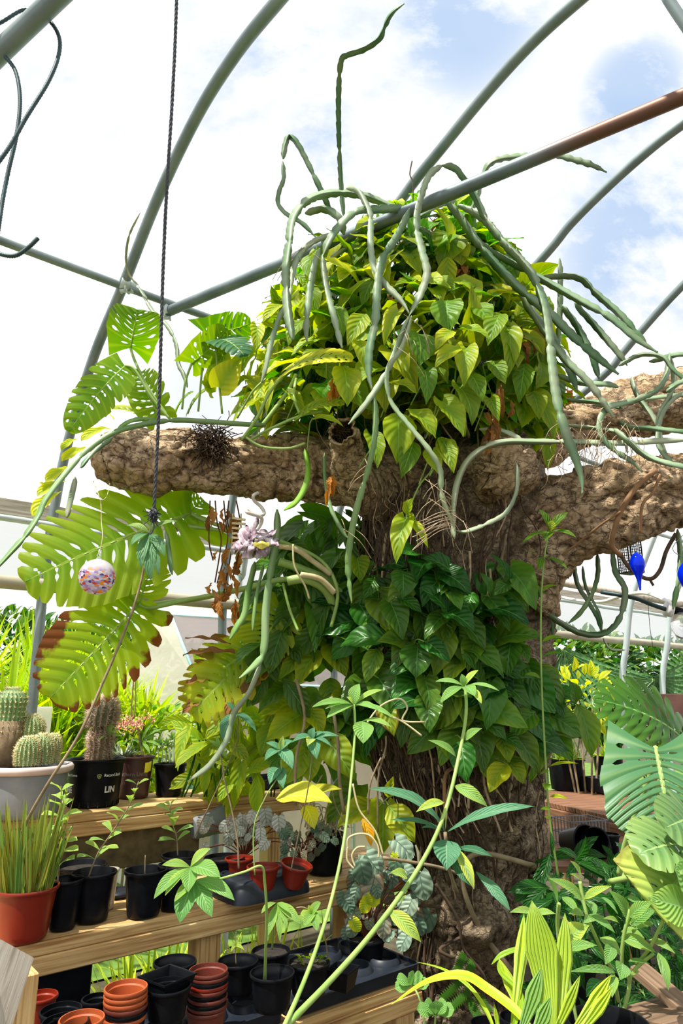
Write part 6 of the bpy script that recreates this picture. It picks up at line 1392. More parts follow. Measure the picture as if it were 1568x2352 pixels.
begonia('rounded silver-green begonia growing before the foot of the trunk', [(927, 1951, 27), (857, 1986, 27), (910, 1981, 21), (833, 2005, 25), (852, 2040, 28), (942, 2011, 20), (970, 2037, 27), (805, 2066, 16), (862, 2105, 27), (938, 2085, 19), (951, 2066, 16), (808, 2027, 15), (785, 2066, 15), (973, 2120, 24), (930, 2145, 17), (925, 2167, 17), (890, 2060, 18), (900, 2025, 16), (815, 2100, 16), (880, 2135, 18), (905, 2110, 16), (955, 2110, 20)]+blist(790, 980, 2000, 2150, 26, 10, 17), t.location.y-.02, s, 5, lime=[(838, 2082, 15), (845, 2070, 12), (818, 2126, 14), (905, 1970, 9), (858, 2072, 12)])
# lower tier ----------------------------------------------------------------
for (s0, hx, lab) in ((-.55, .27, 'black cell tray at the near end of the lowest tier under the terracotta pots'), (.02, .27, 'black cell tray in the middle of the lowest tier'), (.60, .27, 'black cell tray at the far end of the lowest tier')):
    q = G(s0, 1.72, .541); cells = [((i-1.5)*.132, (j-.5)*.17, .052, .012) for i in range(4) for j in range(2)]
    traybox(lab, q, hx, .185, .045, 'cell_tray', cells=cells)
ZL = .552
def stack(label0, px, ry, hw, mats, step, zb, d, grp, ttop=.75):
    "nested pots; top one first"
    c = W(px, ry, d); rt = px2m(c, hw); h = .085
    for i, m in enumerate(mats):
        z = c.z-h-i*step; b_ = Vector((c.x+rr.uniform(-.002, .002), c.y+rr.uniform(-.002, .002), z)); r2 = rt*(1-.0*i); t = thing('nursery_pot', label0[i] if isinstance(label0, list) else label0, 'pot', b_, grp)
        if z < zb-.01: h2 = h-(zb-z)
        mb, _ = potmesh(b_, r2, h, .80, .010, lip=.003, sec=36); 
        mb.v = [(x, y, max(zz, zb)) for x, y, zz in mb.v]
        mb.build('pot', M[m], t, flatang=50)
stack(['terracotta pot on top of the orange stack', 'second terracotta pot from the top of the orange stack', 'third terracotta pot from the top of the orange stack', 'dark maroon pot in the middle of the orange stack', 'black-rimmed pot under the maroon one in the orange stack', 'bottom reddish pot of the orange stack'], 291, 2266, 48, ['terra', 'terra', 'terra', 'maroon', 'blackpot', 'terra'], .0125, .556, 2.02, 'nested pots of the orange stack')
stack([o_+' pot from the top in the tall maroon stack beside the square pot' for o_ in ('top maroon', 'second maroon', 'third, black', 'fourth, bright red', 'fifth, maroon', 'sixth, black', 'seventh, maroon', 'eighth, black', 'ninth, maroon', 'tenth and lowest')], 479, 2226, 44, ['maroon', 'maroon', 'blackpot', 'redpot', 'maroon', 'blackpot', 'maroon', 'blackpot', 'maroon', 'maroon'], .0105, .556, 2.22, 'nested pots of the tall maroon stack')
def lp(label, px, ry, hw, d, h=.09, m='blackpot', soil=.62, taper=.78, **k):
    c = W(px, ry, d); c.z = max(c.z-h, ZL); hh = W(px, ry, d).z-c.z; rt = px2m(W(px, ry, d), hw); t = thing('nursery_pot', label, 'pot', c); mb, rs = potmesh(c, rt, hh, taper, .010, soilf=soil or .8, **k); mb.build('pot', M[m], t, flatang=50)
    if soil:
        s = MB(); v = [c+Vector((0, 0, hh*soil))]+[c+Vector((rs*math.cos(a*.314), rs*math.sin(a*.314), hh*soil+rr.uniform(-.003, .003))) for a in range(20)]; s.add(v, [(0, 1+k_, 1+(k_+1) % 20) for k_ in range(20)]); s.build('soil', M['soil'], t)
    return t, c+Vector((0, 0, hh*(soil or .8)))
lp('single terracotta pot at the bottom edge, left of the orange stack', 188, 2338, 50, 1.88, .085, 'terra', None)
lp('small red pot with a pale inside beside the corner board', 95, 2285, 36, 2.08, .085, 'redpot', None)
lp('black pot behind the single terracotta pot', 140, 2318, 46, 1.98, .08, soil=None)
lp('second black pot nested by the one behind the single terracotta pot', 150, 2345, 52, 1.9, .08, soil=None)
lp('black pot rim between the small red pot and the orange stack', 222, 2292, 33, 2.08, .085, soil=None)
lp('black pot behind the square pot on the lowest tier', 402, 2207, 48, 2.28, .09)
lp('round black pot under the square pot', 386, 2262, 52, 2.1, .08, soil=None)
lp('black pot with a pinch of soil left of the bent seedling', 546, 2205, 46, 2.4, .09); 
t_, s = lp('black pot at the back of the lowest tier behind the bent seedling pot', 622, 2182, 44, 2.55, .10, soil=.9)
t_, sB = lp('black pot of the bent seedling, front of the lowest tier', 625, 2232, 51, 2.3, .095, soil=.5)
t_, s4 = lp('black pot with fallen leaves and gravel right of the bent seedling', 709, 2208, 48, 2.42, .09, soil=.9)
mb = MB(); c = W(785, 2225, 2.5); lathe(mb, [(.02, -.055), (.042, -.055), (.058, 0), (.061, 0), (.061, .004), (.056, .003), (.04, -.05), (.001, -.05)], c, 4, Matrix.Rotation(.3, 3, 'Z')); tag(mb.build('square_pot', M['blackpot'], None, False), 'small square black pot between the gravel pot and the begonia pot', 'pot')
mb = MB(); c = W(384, 2243, 2.12); lathe(mb, [(.001, -.06), (.055, -.06), (.075, 0), (.079, 0), (.079, .005), (.073, .004), (.052, -.05), (.001, -.05)], c, 4, Matrix.Rotation(.15, 3, 'Z')); tag(mb.build('square_pot', M['blackpot'], None, False), 'square black pot set diagonally, left of the tall maroon stack', 'pot')
mb = MB()   # curled cell edges of the broken tray at the bottom
for (px, py, d, r) in ((450, 2345, 1.93, .045), (560, 2325, 2.05, .045)):
    c = W(px, py, d); c.z = .60; prof = []
    v = []
    for j in range(7):
        for k in range(25):
            a = math.pi*(.0+1.25*k/24); rr_ = r*(1-.25*j/6); v.append(c+Vector((rr_*math.cos(a), rr_*math.sin(a), -.045*j/6+.018*math.sin(a*2.5)*(1-j/6))))
    mb.add(v, [(j*25+k, j*25+k+1, (j+1)*25+k+1, (j+1)*25+k) for j in range(6) for k in range(24)])
tag(mb.build('tray_scrap', M['tray'], None), 'torn scraps of black tray cells standing up at the bottom edge', 'tray')
# seedlings rising from the lower pots
def seedling(label, stem, d, whorls, m='seed', r=.0035, sm='vinestem', extra=(), tt=(.15, .6, 0), shape='lance'):
    P = pixpath(stem, d) if len(stem[0]) > 2 else [W(x, y, d) for x, y in stem]
    if stem[0][1] > 2400: P = [Vector((P[0].x-.25, P[0].y-.25, .0)), Vector((P[0].x-.2, P[0].y-.2, P[0].z*.5))]+P
    t = thing('seedling', label, 'seedling', P[0]); mb = MB(); tube(mb, P, lambda f: r*(1-.35*f), 7, 6); mb.build('stem', M[sm], t)
    mb = MB()
    for (c, tips, dd) in whorls: whorl(mb, c, tips, dd, t=tt, shape=shape)
    for (bx, by, tx, ty, w, ye, dd) in extra: leaf(mb, W(bx, by, dd), W(tx, ty, dd-.03), Vector((R.uniform(-.3, .3), -.7, .7)), px2m(W(bx, by, dd), w), 'ovate', .25, .12, 0, nh=3, nv=10, t=(ye, .7, 0), curl=.05)
    mb.split('leaf', M[m], t); return t
seedling('bent seedling whose stem turns sideways over the middle tier, big drooping leaf whorl', [(608, 2255, 2.28), (610, 2180, 2.2), (612, 2100, 2.15), (608, 2030, 2.12), (600, 1990, 2.1), (560, 2003, 2.06), (500, 2020, 2.03), (455, 2028, 2.0)], 2.2,
    [((437, 1992), [(482, 1948, 26, .5), (352, 2062, 34), (432, 2047, 34), (505, 2012, 40), (372, 1985, 22, .4), (378, 2055, 22, .5)], 2.0), ((447, 2022), [(412, 2118, 46, .0), (486, 2104, 36, .0), (538, 2064, 34, .1), (400, 2070, 20, .4)], 2.0)], r=.0045)
seedling('small seedling with hanging finger-like leaves in the back pot of the lowest tier', [(625, 2180, 2.5), (628, 2130, 2.42), (634, 2078, 2.38)], 2.5, [((636, 2074), [(600, 2096, 16, .4), (614, 2150, 18), (643, 2162, 14), (690, 2120, 22), (610, 2170, 12), (660, 2130, 14), (665, 2095, 12)], 2.38)], r=.003, tt=(.3, .6, 0))
seedling('tiny seedling with a few leaves left of the bent seedling pot', [(542, 2215, 2.4), (540, 2170, 2.4), (542, 2140, 2.4)], 2.4, [((542, 2175), [(528, 2168, 8), (556, 2165, 8), (530, 2185, 8), (560, 2180, 8), (548, 2158, 8)], 2.4)], r=.0014, sm='brownstem', tt=(.8, .8, 0), shape='ovate')
seedling('round-leaved wiry seedling leaning right above the gravel pot', [(755, 2220, 2.45), (745, 2150, 2.42), (725, 2105, 2.4), (700, 2085, 2.38), (680, 2085, 2.38)], 2.4, [((715, 2100), [(735, 2072, 20, .3), (700, 2125, 22, .3), (728, 2135, 22, .2), (690, 2100, 20, .7), (708, 2080, 12, .9)], 2.38)], r=.0025, sm='brownstem', shape='round')
mb = MB()
for i in range(16): x = rr.uniform(672, 745); y = rr.uniform(2200, 2216); c = W(x, y, 2.42); leaf(mb, c, c+Vector((rr.uniform(-.03, .03), rr.uniform(-.02, .02), rr.uniform(0, .015))), Vector((0, 0, 1)), .015, 'ovate', .3, .2, nh=1, nv=4, t=(rr.random(), .5, 0))
tag(mb.build('fallen_leaves', M['vine'], None), 'fallen leaf bits in the gravel pot', 'leaves', kind='stuff')
seedling('tall seedling stem crossing the foreground, topped right of centre by a pale leaf whorl', [(560, 2480, 1.35), (650, 2365, 1.5), (760, 2250, 1.66), (860, 2135, 1.8), (960, 1995, 1.94), (1020, 1870, 2.05), (1055, 1730, 2.14), (1070, 1640, 2.18), (1068, 1575, 2.2)], 2,
    [((1066, 1577), [(1000, 1563, 18), (1097, 1538, 18, .9), (1011, 1612, 24), (1090, 1597, 28), (1146, 1584, 16), (1106, 1614, 22, 1), (1060, 1548, 16)], 2.18)], r=.0075, extra=[(1043, 1805, 1120, 1851, 34, .3, 2.1), (1020, 1843, 955, 1863, 24, .8, 2.05), (893, 2092, 968, 2163, 38, .75, 1.85), (1047, 1738, 984, 1698, 22, .2, 2.15), (1068, 1700, 1105, 1672, 24, .2, 2.16), (935, 2015, 897, 2003, 26, .6, 1.9)], tt=(.15, .85, 0))
seedling('second tall foreground seedling left of the first, with a two-tier leaf whorl', [(590, 2480, 1.3), (655, 2352, 1.5), (715, 2210, 1.68), (760, 2070, 1.85), (790, 1930, 1.98), (806, 1790, 2.08), (815, 1680, 2.14), (813, 1618, 2.16)], 2,
    [((813, 1620), [(824, 1570, 34), (879, 1582, 18, .5), (716, 1621, 22), (750, 1647, 24), (869, 1629, 18), (906, 1647, 16), (746, 1626, 14), (796, 1600, 14, 1)], 2.16), ((832, 1656), [(834, 1706, 44), (898, 1667, 16, .4)], 2.14)], r=.0055, tt=(.15, .85, 0))
seedling('blue-green seedling whorl on a thin stem rising from the tilted red-brown pot', [(668, 2000, 2.75), (685, 1920, 2.7), (700, 1850, 2.66), (713, 1770, 2.62), (716, 1700, 2.6)], 2.6, [((716, 1696), [(668, 1704, 16), (722, 1670, 22), (779, 1689, 18), (727, 1743, 28), (763, 1714, 14), (676, 1690, 14), (745, 1680, 14), (706, 1712, 20, .8)], 2.6)], m='bluel', r=.0026, sm='brownstem', tt=(0, .8, 0), shape='ovate')
seedling('blue-green seedling leaning right from the middle red-brown pot', [(585, 2010, 2.55), (583, 1900, 2.55), (610, 1830, 2.55), (645, 1770, 2.55), (642, 1722, 2.55)], 2.55, [((643, 1722), [(607, 1745, 24), (672, 1765, 30), (672, 1700, 22), (610, 1705, 18), (650, 1690, 14, .7)], 2.55), ((640, 1762), [(618, 1800, 28), (650, 1810, 26)], 2.57)], m='bluel', r=.0026, sm='vinestem', tt=(0, .9, 0), shape='ovate')
seedling('thin woody seedling from the left red-brown pot, nodding left', [(548, 1995, 2.75), (545, 1930, 2.75), (532, 1860, 2.75), (515, 1790, 2.75), (505, 1720, 2.75)], 2.75, [((505, 1722), [(480, 1700, 10), (530, 1700, 10), (495, 1690, 8), (520, 1740, 9)], 2.75)], r=.004, sm='brownstem', tt=(.2, .7, 0))
seedling('slim seedling arching over the upper tier before the loose foliage', [(445, 1925, 2.8), (490, 1830, 2.78), (530, 1740, 2.76), (548, 1680, 2.75), (542, 1620, 2.75)], 2.75, [((541, 1638), [(508, 1700, 32), (590, 1680, 18), (565, 1610, 12), (520, 1612, 14)], 2.75)], m='bluel', r=.0028, sm='brownstem', tt=(0, .7, 0), shape='ovate')
seedling('long grey-green seedling stem leaning across the left bench up to the rope end', [(30, 2075, 2.62), (38, 1960, 2.5), (60, 1890, 2.4), (110, 1800, 2.36), (180, 1690, 2.38), (235, 1570, 2.42), (290, 1440, 2.46), (320, 1350, 2.48), (335, 1275, 2.5), (345, 1215, 2.5)], 2.4,
    [((343, 1225), [(290, 1205, 26, .5), (322, 1300, 26), (345, 1330, 30), (378, 1275, 24), (405, 1195, 24, .4), (372, 1180, 18, .3), (300, 1250, 22), (365, 1320, 20)], 2.48)], m='bluel', r=.006, sm='brownstem', tt=(.1, .5, 0))
seedling('tall thin seedling standing against the trunk, whorl before the right branch', [(1283, 2020, 2.75), (1262, 1880, 2.72), (1252, 1740, 2.7), (1243, 1560, 2.66), (1242, 1400, 2.62), (1250, 1280, 2.58), (1262, 1215, 2.56)], 2.6,
    [((1262, 1222), [(1239, 1169, 22), (1303, 1175, 22), (1323, 1232, 20), (1252, 1240, 26), (1197, 1246, 12), (1268, 1195, 18, .6)], 2.55), ((1245, 1280), [(1203, 1265, 4), (1237, 1308, 16), (1305, 1306, 14)], 2.58)], m='vine', r=.0045, tt=(.1, .25, 0), extra=[(1246, 1356, 1278, 1344, 14, .2, 2.6), (1244, 1475, 1290, 1461, 14, .2, 2.6), (1246, 1508, 1300, 1500, 10, .0, 2.6), (1262, 1760, 1328, 1752, 9, .6, 2.68), (1262, 1830, 1305, 1835, 12, .8, 2.68), (1260, 1770, 1240, 1778, 8, .2, 2.68), (1258, 1800, 1252, 1815, 20, .2, 2.68), (1265, 1860, 1240, 1858, 10, .2, 2.68), (1268, 1890, 1250, 1875, 12, .3, 2.7), (1242, 1560, 1205, 1548, 16, .2, 2.66)])
# leathery plant before the trunk
t = thing('leathery_seedling', 'plant with long leathery veined leaves spreading in front of the trunk', 'plant', W(1022, 1990, 2.5)); mb = MB()
for (bx, by, tx, ty, w, ye, va, ar) in ((1022, 1912, 845, 1812, 34, 0, .8, .18), (1028, 1910, 1228, 1852, 30, 0, .9, .10), (1015, 1908, 895, 1884, 16, 0, .8, .1), (1012, 1912, 968, 1900, 12, 0, .5, .1), (1024, 1930, 1025, 2000, 66, 0, .7, .1), (1040, 1942, 1088, 2043, 30, 1, 1, .1), (1092, 2002, 1172, 2092, 28, 0, 1, .06), (1045, 1950, 1130, 1968, 22, 0, .2, .1), (1035, 1975, 1080, 2035, 30, 0, .2, .1), (1020, 1906, 1008, 1853, 12, .5, 1, 0), (1023, 1906, 1028, 1852, 10, .5, 1, 0)):
    leaf(mb, W(bx, by, 2.45), W(tx, ty, 2.38), Vector((R.uniform(-.15, .15), -.6, .75)), px2m(W(bx, by, 2.45), w), 'lance' if w < 50 else 'ovate', .3, ar, .06, nh=4, nv=16, t=(ye, va, 0))
mb.split('leaf', M['bluel'], t); mb = MB(); tube(mb, pixpath([(1050, 2050, 2.6), (1030, 1990, 2.5), (1022, 1912, 2.46)]), .006, 7, 4); mb.build('stem', M['brownstem'], t)
t = thing('tendril', 'coiled straw-coloured tendrils beside the yellow leaves', 'tendril', W(840, 1960, 2.5)); mb = MB()
for pts in ([(798, 1950, 2.5), (800, 1925, 2.5), (825, 1915, 2.5), (850, 1920, 2.5), (868, 1945, 2.5), (869, 1970, 2.5)], [(798, 1945, 2.5), (797, 1975, 2.5), (812, 1995, 2.5)], [(815, 1990, 2.5), (808, 1965, 2.5), (820, 1947, 2.5), (838, 1945, 2.5)], [(810, 1800, 2.5), (825, 1860, 2.5), (862, 1910, 2.5), (880, 1965, 2.5)], [(830, 1680, 2.5), (870, 1625, 2.5), (915, 1605, 2.5), (935, 1625, 2.5), (925, 1655, 2.5), (975, 1658, 2.5)], [(895, 1645, 2.5), (925, 1658, 2.5), (968, 1690, 2.5)]): tube(mb, pixpath(pts), .0035, 6, 6)
mb.split('coil', M['straw'], t)
# ------------------------------------------------------------------ foreground right
t = thing('palm_seedling', 'yellow-green pleated palm seedling at the bottom edge, right of the trunk', 'palm', W(1270, 2500, 1.35)); mb = MB()
def pleat(mb, base, tip, w, d0, d1, t, arch=.04, n=9, nrm=(0, -1, .2)):
    B = W(*base, d0); T = W(*tip, d1); a = T-B; Ln = a.length; a /= Ln; s = a.cross(Vector(nrm)).normalized(); nn = s.cross(a); hw = px2m(W(*tip, d1), w)/2; v = []; uv = []
    NV = 16
    for j in range(NV+1):
        q = j/NV; ww = hw*(.12+1.0*math.sin(min(1, q*1.25)*math.pi*.5)**1.5 if q < .62 else 1.12*(1-((q-.62)/.38)**1.7)+.004)
        for k in range(2*n+1):
            u = k/n-1; v.append(B+a*(q*Ln)+s*(u*ww)+nn*(arch*Ln*4*q*(1-q)+(.004 if k % 2 else 0)*min(1, ww/hw)+.15*abs(u)*ww)); uv.append(((k % 2)*.5, q))
    m = 2*n+1; mb.add(v, [(j*m+k, j*m+k+1, (j+1)*m+k+1, (j+1)*m+k) for j in range(NV) for k in range(m-1)], uv, t)
pleat(mb, (1275, 2420), (1221, 2068), 66, 1.5, 1.62, (.65, .8, 0)); pleat(mb, (1278, 2420), (1297, 2096), 34, 1.5, 1.64, (.6, .6, 0), n=4)
pleat(mb, (1250, 2420), (1332, 2240), 22, 1.5, 1.55, (.7, .4, 0), n=3)
mb.split('leaf', M['palm'], t, flatang=15)
mb = MB(); pleat(mb, (1290, 2400), (1404, 2238), 26, 1.45, 1.5, (.9, .8, 0), n=3); pleat(mb, (1300, 2410), (1408, 2264), 24, 1.43, 1.47, (.9, .8, 0), n=3); mb.split('leaf', M['palm'], t, flatang=15)
t = thing('blade_plant', 'narrow blade-leaved palm seedling left of the broad pleated one', 'palm', W(1180, 2500, 1.5)); mb = MB()
pleat(mb, (1168, 2410), (1203, 2098), 26, 1.55, 1.7, (.7, .7, 0), n=2); pleat(mb, (1180, 2410), (1244, 2222), 34, 1.5, 1.55, (.2, 1, 0), n=4); pleat(mb, (1225, 2400), (1145, 2200), 24, 1.55, 1.7, (.8, .7, 0), n=2); pleat(mb, (1205, 2420), (1265, 2290), 30, 1.45, 1.5, (.2, 1, 0), n=4); pleat(mb, (1225, 2400), (1240, 2265), 18, 1.5, 1.6, (.1, .4, 0), n=2)
pleat(mb, (1150, 2400), (1134, 2305), 10, 1.55, 1.6, (.8, .7, 0), n=2); mb.split('leaf', M['palm'], t, flatang=15)
mb = MB()
def strap(mb, pts, w, t, m=None):
    P = catmull(pixpath(pts), 6); n = len(P); v = []; uv = []
    for i, p in enumerate(P):
        a = (P[min(i+1, n-1)]-P[max(0, i-1)]).normalized(); s = a.cross(Vector((0, -.5, .9))).normalized(); f = i/(n-1); hw = px2m(p, w)/2*min(1, .25+3*f)*min(1, (1-f)*2.6+.03); u = s.cross(a)
        v += [p-s*hw+u*hw*.4, p, p+s*hw+u*hw*.4]; uv += [(0, f), (.5, f), (1, f)]
    mb.add(v, [(i*3+j, i*3+j+1, i*3+j+4, i*3+j+3) for i in range(n-1) for j in range(2)], uv, t)
strap(mb, [(1240, 2400, 1.5), (1190, 2330, 1.55), (1120, 2275, 1.6), (1062, 2243, 1.62), (980, 2256, 1.64), (898, 2308, 1.66)], 26, (.8, .9, 0)); strap(mb, [(1145, 2400, 1.55), (1120, 2330, 1.6), (1080, 2270, 1.65), (1020, 2228, 1.7), (955, 2209, 1.74)], 10, (.5, .6, 0)); strap(mb, [(1240, 2188, 1.9), (1190, 2182, 1.9), (1150, 2196, 1.9), (1128, 2216, 1.9)], 14, (.2, .6, 0)); strap(mb, [(1165, 2400, 1.5), (1195, 2290, 1.6), (1150, 2235, 1.65), (1145, 2205, 1.7)], 14, (.3, .5, 0))
mb.split('arching_leaf', M['grass'], t)
t = thing('leafy_shrub', 'bright leafy shrub with oval leaves in the lower right corner', 'shrub', W(1405, 2300, 2.0)); mb = MB()
LR = [(1331, 2024, 1311, 1976, 24, .5), (1331, 2026, 1309, 2006, 12, .7), (1338, 2067, 1262, 2016, 28, .3), (1341, 2065, 1403, 2034, 20, .7), (1346, 2067, 1366, 2104, 30, .1), (1340, 2070, 1318, 2060, 26, .1), (1442, 2113, 1400, 2044, 36, .2), (1446, 2106, 1498, 2070, 30, .25), (1449, 2126, 1510, 2083, 28, .1), (1426, 2152, 1506, 2186, 32, .3), (1489, 2159, 1551, 2189, 24, .3), (1352, 2100, 1413, 2142, 22, .1), (1377, 2154, 1426, 2194, 36, .3), (1426, 2139, 1480, 2154, 28, .3), (1428, 2212, 1424, 2250, 38, .1), (1441, 2208, 1493, 2213, 12, .1), (1413, 2233, 1308, 2230, 20, .1), (1298, 2165, 1351, 2125, 52, .7), (1225, 2097, 1171, 2094, 20, .4), (1230, 2097, 1275, 2098, 18, .4), (1510, 2187, 1536, 2276, 26, .2), (1340, 2100, 1306, 2098, 20, .3), (1360, 2110, 1340, 2120, 22, .2), (1420, 2120, 1386, 2108, 14, .5), (1440, 2130, 1476, 2108, 14, .8), (1500, 2120, 1455, 2134, 12, .3), (1300, 2180, 1370, 2170, 26, .2), (1290, 2060, 1330, 2100, 24, .2), (1460, 2270, 1482, 2290, 10, .1), (1440, 2060, 1480, 2080, 16, 0), (1380, 2060, 1420, 2100, 14, 0), (1462, 2225, 1450, 2240, 14, .5), (1405, 2170, 1390, 2215, 30, .1), (1410, 2240, 1405, 2290, 26, .3)]
for (bx, by, tx, ty, w, ye) in LR:
    d = 1.85+R.uniform(-.06, .06); leaf(mb, W(bx, by, d), W(tx, ty, d-.04), Vector((R.uniform(-.4, .4), -.7, .65)), px2m(W(bx, by, d), w), 'ovate', .25, .1, 0, nh=3, nv=10, t=(ye, R.uniform(.5, 1), 0), curl=.04)
leaf(mb, W(1280, 2080, 1.85), W(1252, 2004, 1.8), Vector((.6, -.8, .2)), px2m(W(1280, 2080, 1.85), 18), 'lance', .5, .05, nh=3, nv=10, t=(.1, 1, 0))
mb.split('leaf', M['seed'], t); mb = MB()
for pts, r in (([(1331, 2024, 1.85), (1339, 2067, 1.85), (1350, 2110, 1.85), (1380, 2180, 1.88), (1405, 2230, 1.9), (1420, 2300, 1.95)], .0045), ([(1447, 2090, 1.85), (1432, 2150, 1.86), (1428, 2215, 1.88), (1445, 2260, 1.9), (1425, 2352, 1.9), (1420, 2420, 1.9)], .0045), ([(1283, 2075, 1.85), (1280, 2130, 1.88), (1290, 2200, 1.9), (1310, 2300, 1.95)], .005), ([(1298, 2200, 1.8), (1310, 2270, 1.8), (1325, 2352, 1.8)], .004), ([(1500, 2190, 1.85), (1455, 2230, 1.88), (1445, 2260, 1.9)], .004)): tube(mb, pixpath(pts), r, 6, 5)
mb.build('stem', M['vinestem'], t)
def bigpot(label, px, ry, hw, d, h, m='blackpot'):
    c = W(px, ry, d); rt = px2m(c, hw); c.z -= h; t = thing('nursery_pot', label, 'pot', c); mb, rs = potmesh(c, rt, h, .8, .02, soilf=.8); mb.build('pot', M[m], t, flatang=50)
    s = MB(); v = [c+Vector((0, 0, h*.8))]+[c+Vector((rs*math.cos(a*.314), rs*math.sin(a*.314), h*.8)) for a in range(20)]; s.add(v, [(0, 1+k_, 1+(k_+1) % 20) for k_ in range(20)]); s.build('soil', M['soil'], t); return c
z0 = bigpot('large black pot under the leafy shrub at the bottom edge', 1395, 2345, 92, 1.75, .22)
z1 = bigpot('black pot behind the leafy shrub, near the foot of the trunk', 1328, 2215, 38, 2.4, .2)
z2 = bigpot('black pot low at the foot of the trunk, cut by the bottom edge', 1190, 2335, 42, 2.3, .18)
bigpot('black pot at the bottom edge just right of the low bench post', 1120, 2350, 40, 2.25, .14)
# low slatted staging that carries these pots
mb = MB()
st = thing('low_staging', 'low dark staging carrying the pots at the foot of the trunk', 'bench', (.45, 2.0, 0))
zt = min(z0.z, z1.z, z2.z)
# a table under each pot height keeps every pot standing
def stand(c, w, name='upturned_crate', lab=''):
    t = thing(name, lab, 'crate', (c.x, c.y, 0)); h = c.z/2-.002
    for (x, y) in ((-1, -1), (1, -1), (1, 1), (-1, 1)):
        mb = MB(); box(mb, (c.x+x*(w-.015), c.y+y*(w-.015), h), .015, .015, h-.012); mb.build('leg', M['oldwood'], t, False)
    mb = MB(); box(mb, (c.x, c.y, c.z-.013), w, w, .011, None, .002); mb.build('top', M['oldwood'], t, False)
bpy.data.objects.remove(st, do_unlink=True)
z3 = bigpot('black pot of the pleated palm seedling, just below the bottom edge', 1262, 2432, 70, 1.5, .2)
bigpot_ok = z3
z4 = bigpot('black pot of the narrow blade-leaved seedling, just below the bottom edge', 1130, 2470, 55, 1.62, .2)
stand(z3, .11, lab='dark crate under the pleated palm seedling pot'); stand(z4, .10, lab='dark crate under the blade-leaved seedling pot')
stand(z0, .17, lab='dark wooden crate under the large black pot at the bottom edge'); stand(z1, .11, lab='dark wooden crate under the pot behind the leafy shrub'); stand(z2, .10, lab='dark wooden crate under the pot at the foot of the trunk')
# dark planting in the shade, right and below
rr = random.Random(91)
t = thing('shade_plants', 'dark leafy undergrowth between the trunk and the right bench', 'plant', WZ(1300, 2150, 0)); mb = MB()
for i in range(240):
    x = rr.uniform(1230, 1560); y = rr.uniform(1960, 2330); d = rr.uniform(2.2, 3.0); p = W(x, y, d); l = rr.uniform(.06, .14)
    dd = Vector((rr.uniform(-1, 1), rr.uniform(-.6, .4), rr.uniform(-.8, .6))).normalized(); leaf(mb, p, p+dd*l, Vector((rr.uniform(-.5, .5), -.7, .7)), l*rr.uniform(.25, .45), rr.choice(('lance', 'ovate')), .3, .1, nh=1, nv=6, t=(.0, rr.random()*.3, 0))
for i in range(30):
    x = rr.uniform(1230, 1560); p = W(x, rr.uniform(1990, 2200), 2.6); q = Vector((p.x+rr.uniform(-.1, .1), p.y, max(0, p.z-.5))); tube(mb, [p, (p+q)/2+Vector((.02, 0, 0)), q], .003, 5, 3)
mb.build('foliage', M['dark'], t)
t = thing('lobed_leaf_plant', 'lobed pale green leaves low before the bench post at the bottom edge', 'plant', W(985, 2380, 2.2)); mb = MB()
for (cx, cy, r, d, va) in ((1000, 2330, 46, 2.2, .7), (945, 2262, 40, 2.25, .9)):
    C = W(cx, cy, d)
    for k in range(5): a = math.radians(200+k*35 if cy > 2300 else 160+k*50); leaf(mb, C, W(cx+math.cos(a+math.pi/2*0)*r, cy+math.sin(a)*r*.7, d-.02), Vector((0, -.6, .8)), px2m(C, r*.8), 'obov', .1, .1, nh=2, nv=8, t=(.1, va, 0))
mb.build('leaf', M['seed'], t); mb = MB(); tube(mb, pixpath([(948, 2265, 2.25), (965, 2300, 2.22), (985, 2400, 2.2)]), .003, 6, 4); tube(mb, pixpath([(1000, 2330, 2.2), (995, 2400, 2.2)]), .003, 6, 4); mb.build('stem', M['vinestem'], t)
t = thing('fern', 'small sword fern at the foot of the trunk', 'fern', W(1060, 2360, 2.5)); mb = MB()
for (b0_, b1_) in (((1070, 2262), (1020, 2310)), ((1075, 2200), (1055, 2250)), ((1085, 2290), (1110, 2330))):
    B = W(*b0_, 2.6); T = W(*b1_, 2.5)
    for k in range(12):
        p = B.lerp(T, k/12); 
        for s in (-1, 1): dd = ((T-B).normalized().cross(Vector((0, -1, .3))).normalized()*s+(T-B).normalized()*.3)*.035; leaf(mb, p, p+dd, Vector((0, -1, .5)), .010, 'lance', .2, .1, nh=1, nv=3, t=(.1, .5, 0))
mb.build('foliage', M['dark'], t)
# pots and boxes on the right bench -----------------------------------------
def rp(label, bx, by, ry, hw, **k): return pot(label, bx, by, ry, hw, .862, soil=.9, **k)
t, s, rt, hh = rp('black pot of green shoots on the right bench, between trunk and big split leaf', 1305, 1814, 1742, 42, taper=.88); d = t.location.y
p = thing('green_shoots', 'upright fleshy green shoots in the black pot on the right bench', 'plant', s); mb = MB(); rr = random.Random(15)
for i in range(16): c = s+Vector((rr.uniform(-.08, .08), rr.uniform(-.05, .05), -.01)); tube(mb, [c, c+Vector((rr.uniform(-.02, .02), 0, .07)), c+Vector((rr.uniform(-.05, .05), 0, rr.uniform(.1, .2)))], lambda f: .006*(1-f*.6), 6, 4)
mb.build('stem', M['vinestem'], p); mb = MB(); blades(mb, s, 40, .1, .2, .016, 1.3, rr, (.5, .7, 0), .6); mb.build('foliage', M['grass'], p)
t, s, rt, hh = rp('dark pot beside the trunk on the right bench', 1228, 1800, 1738, 34, taper=.9)
q = WZ(1400, 1822, .862); traybox('flat square black tray on the right bench', q, .13, .10, .10, rz=MR)
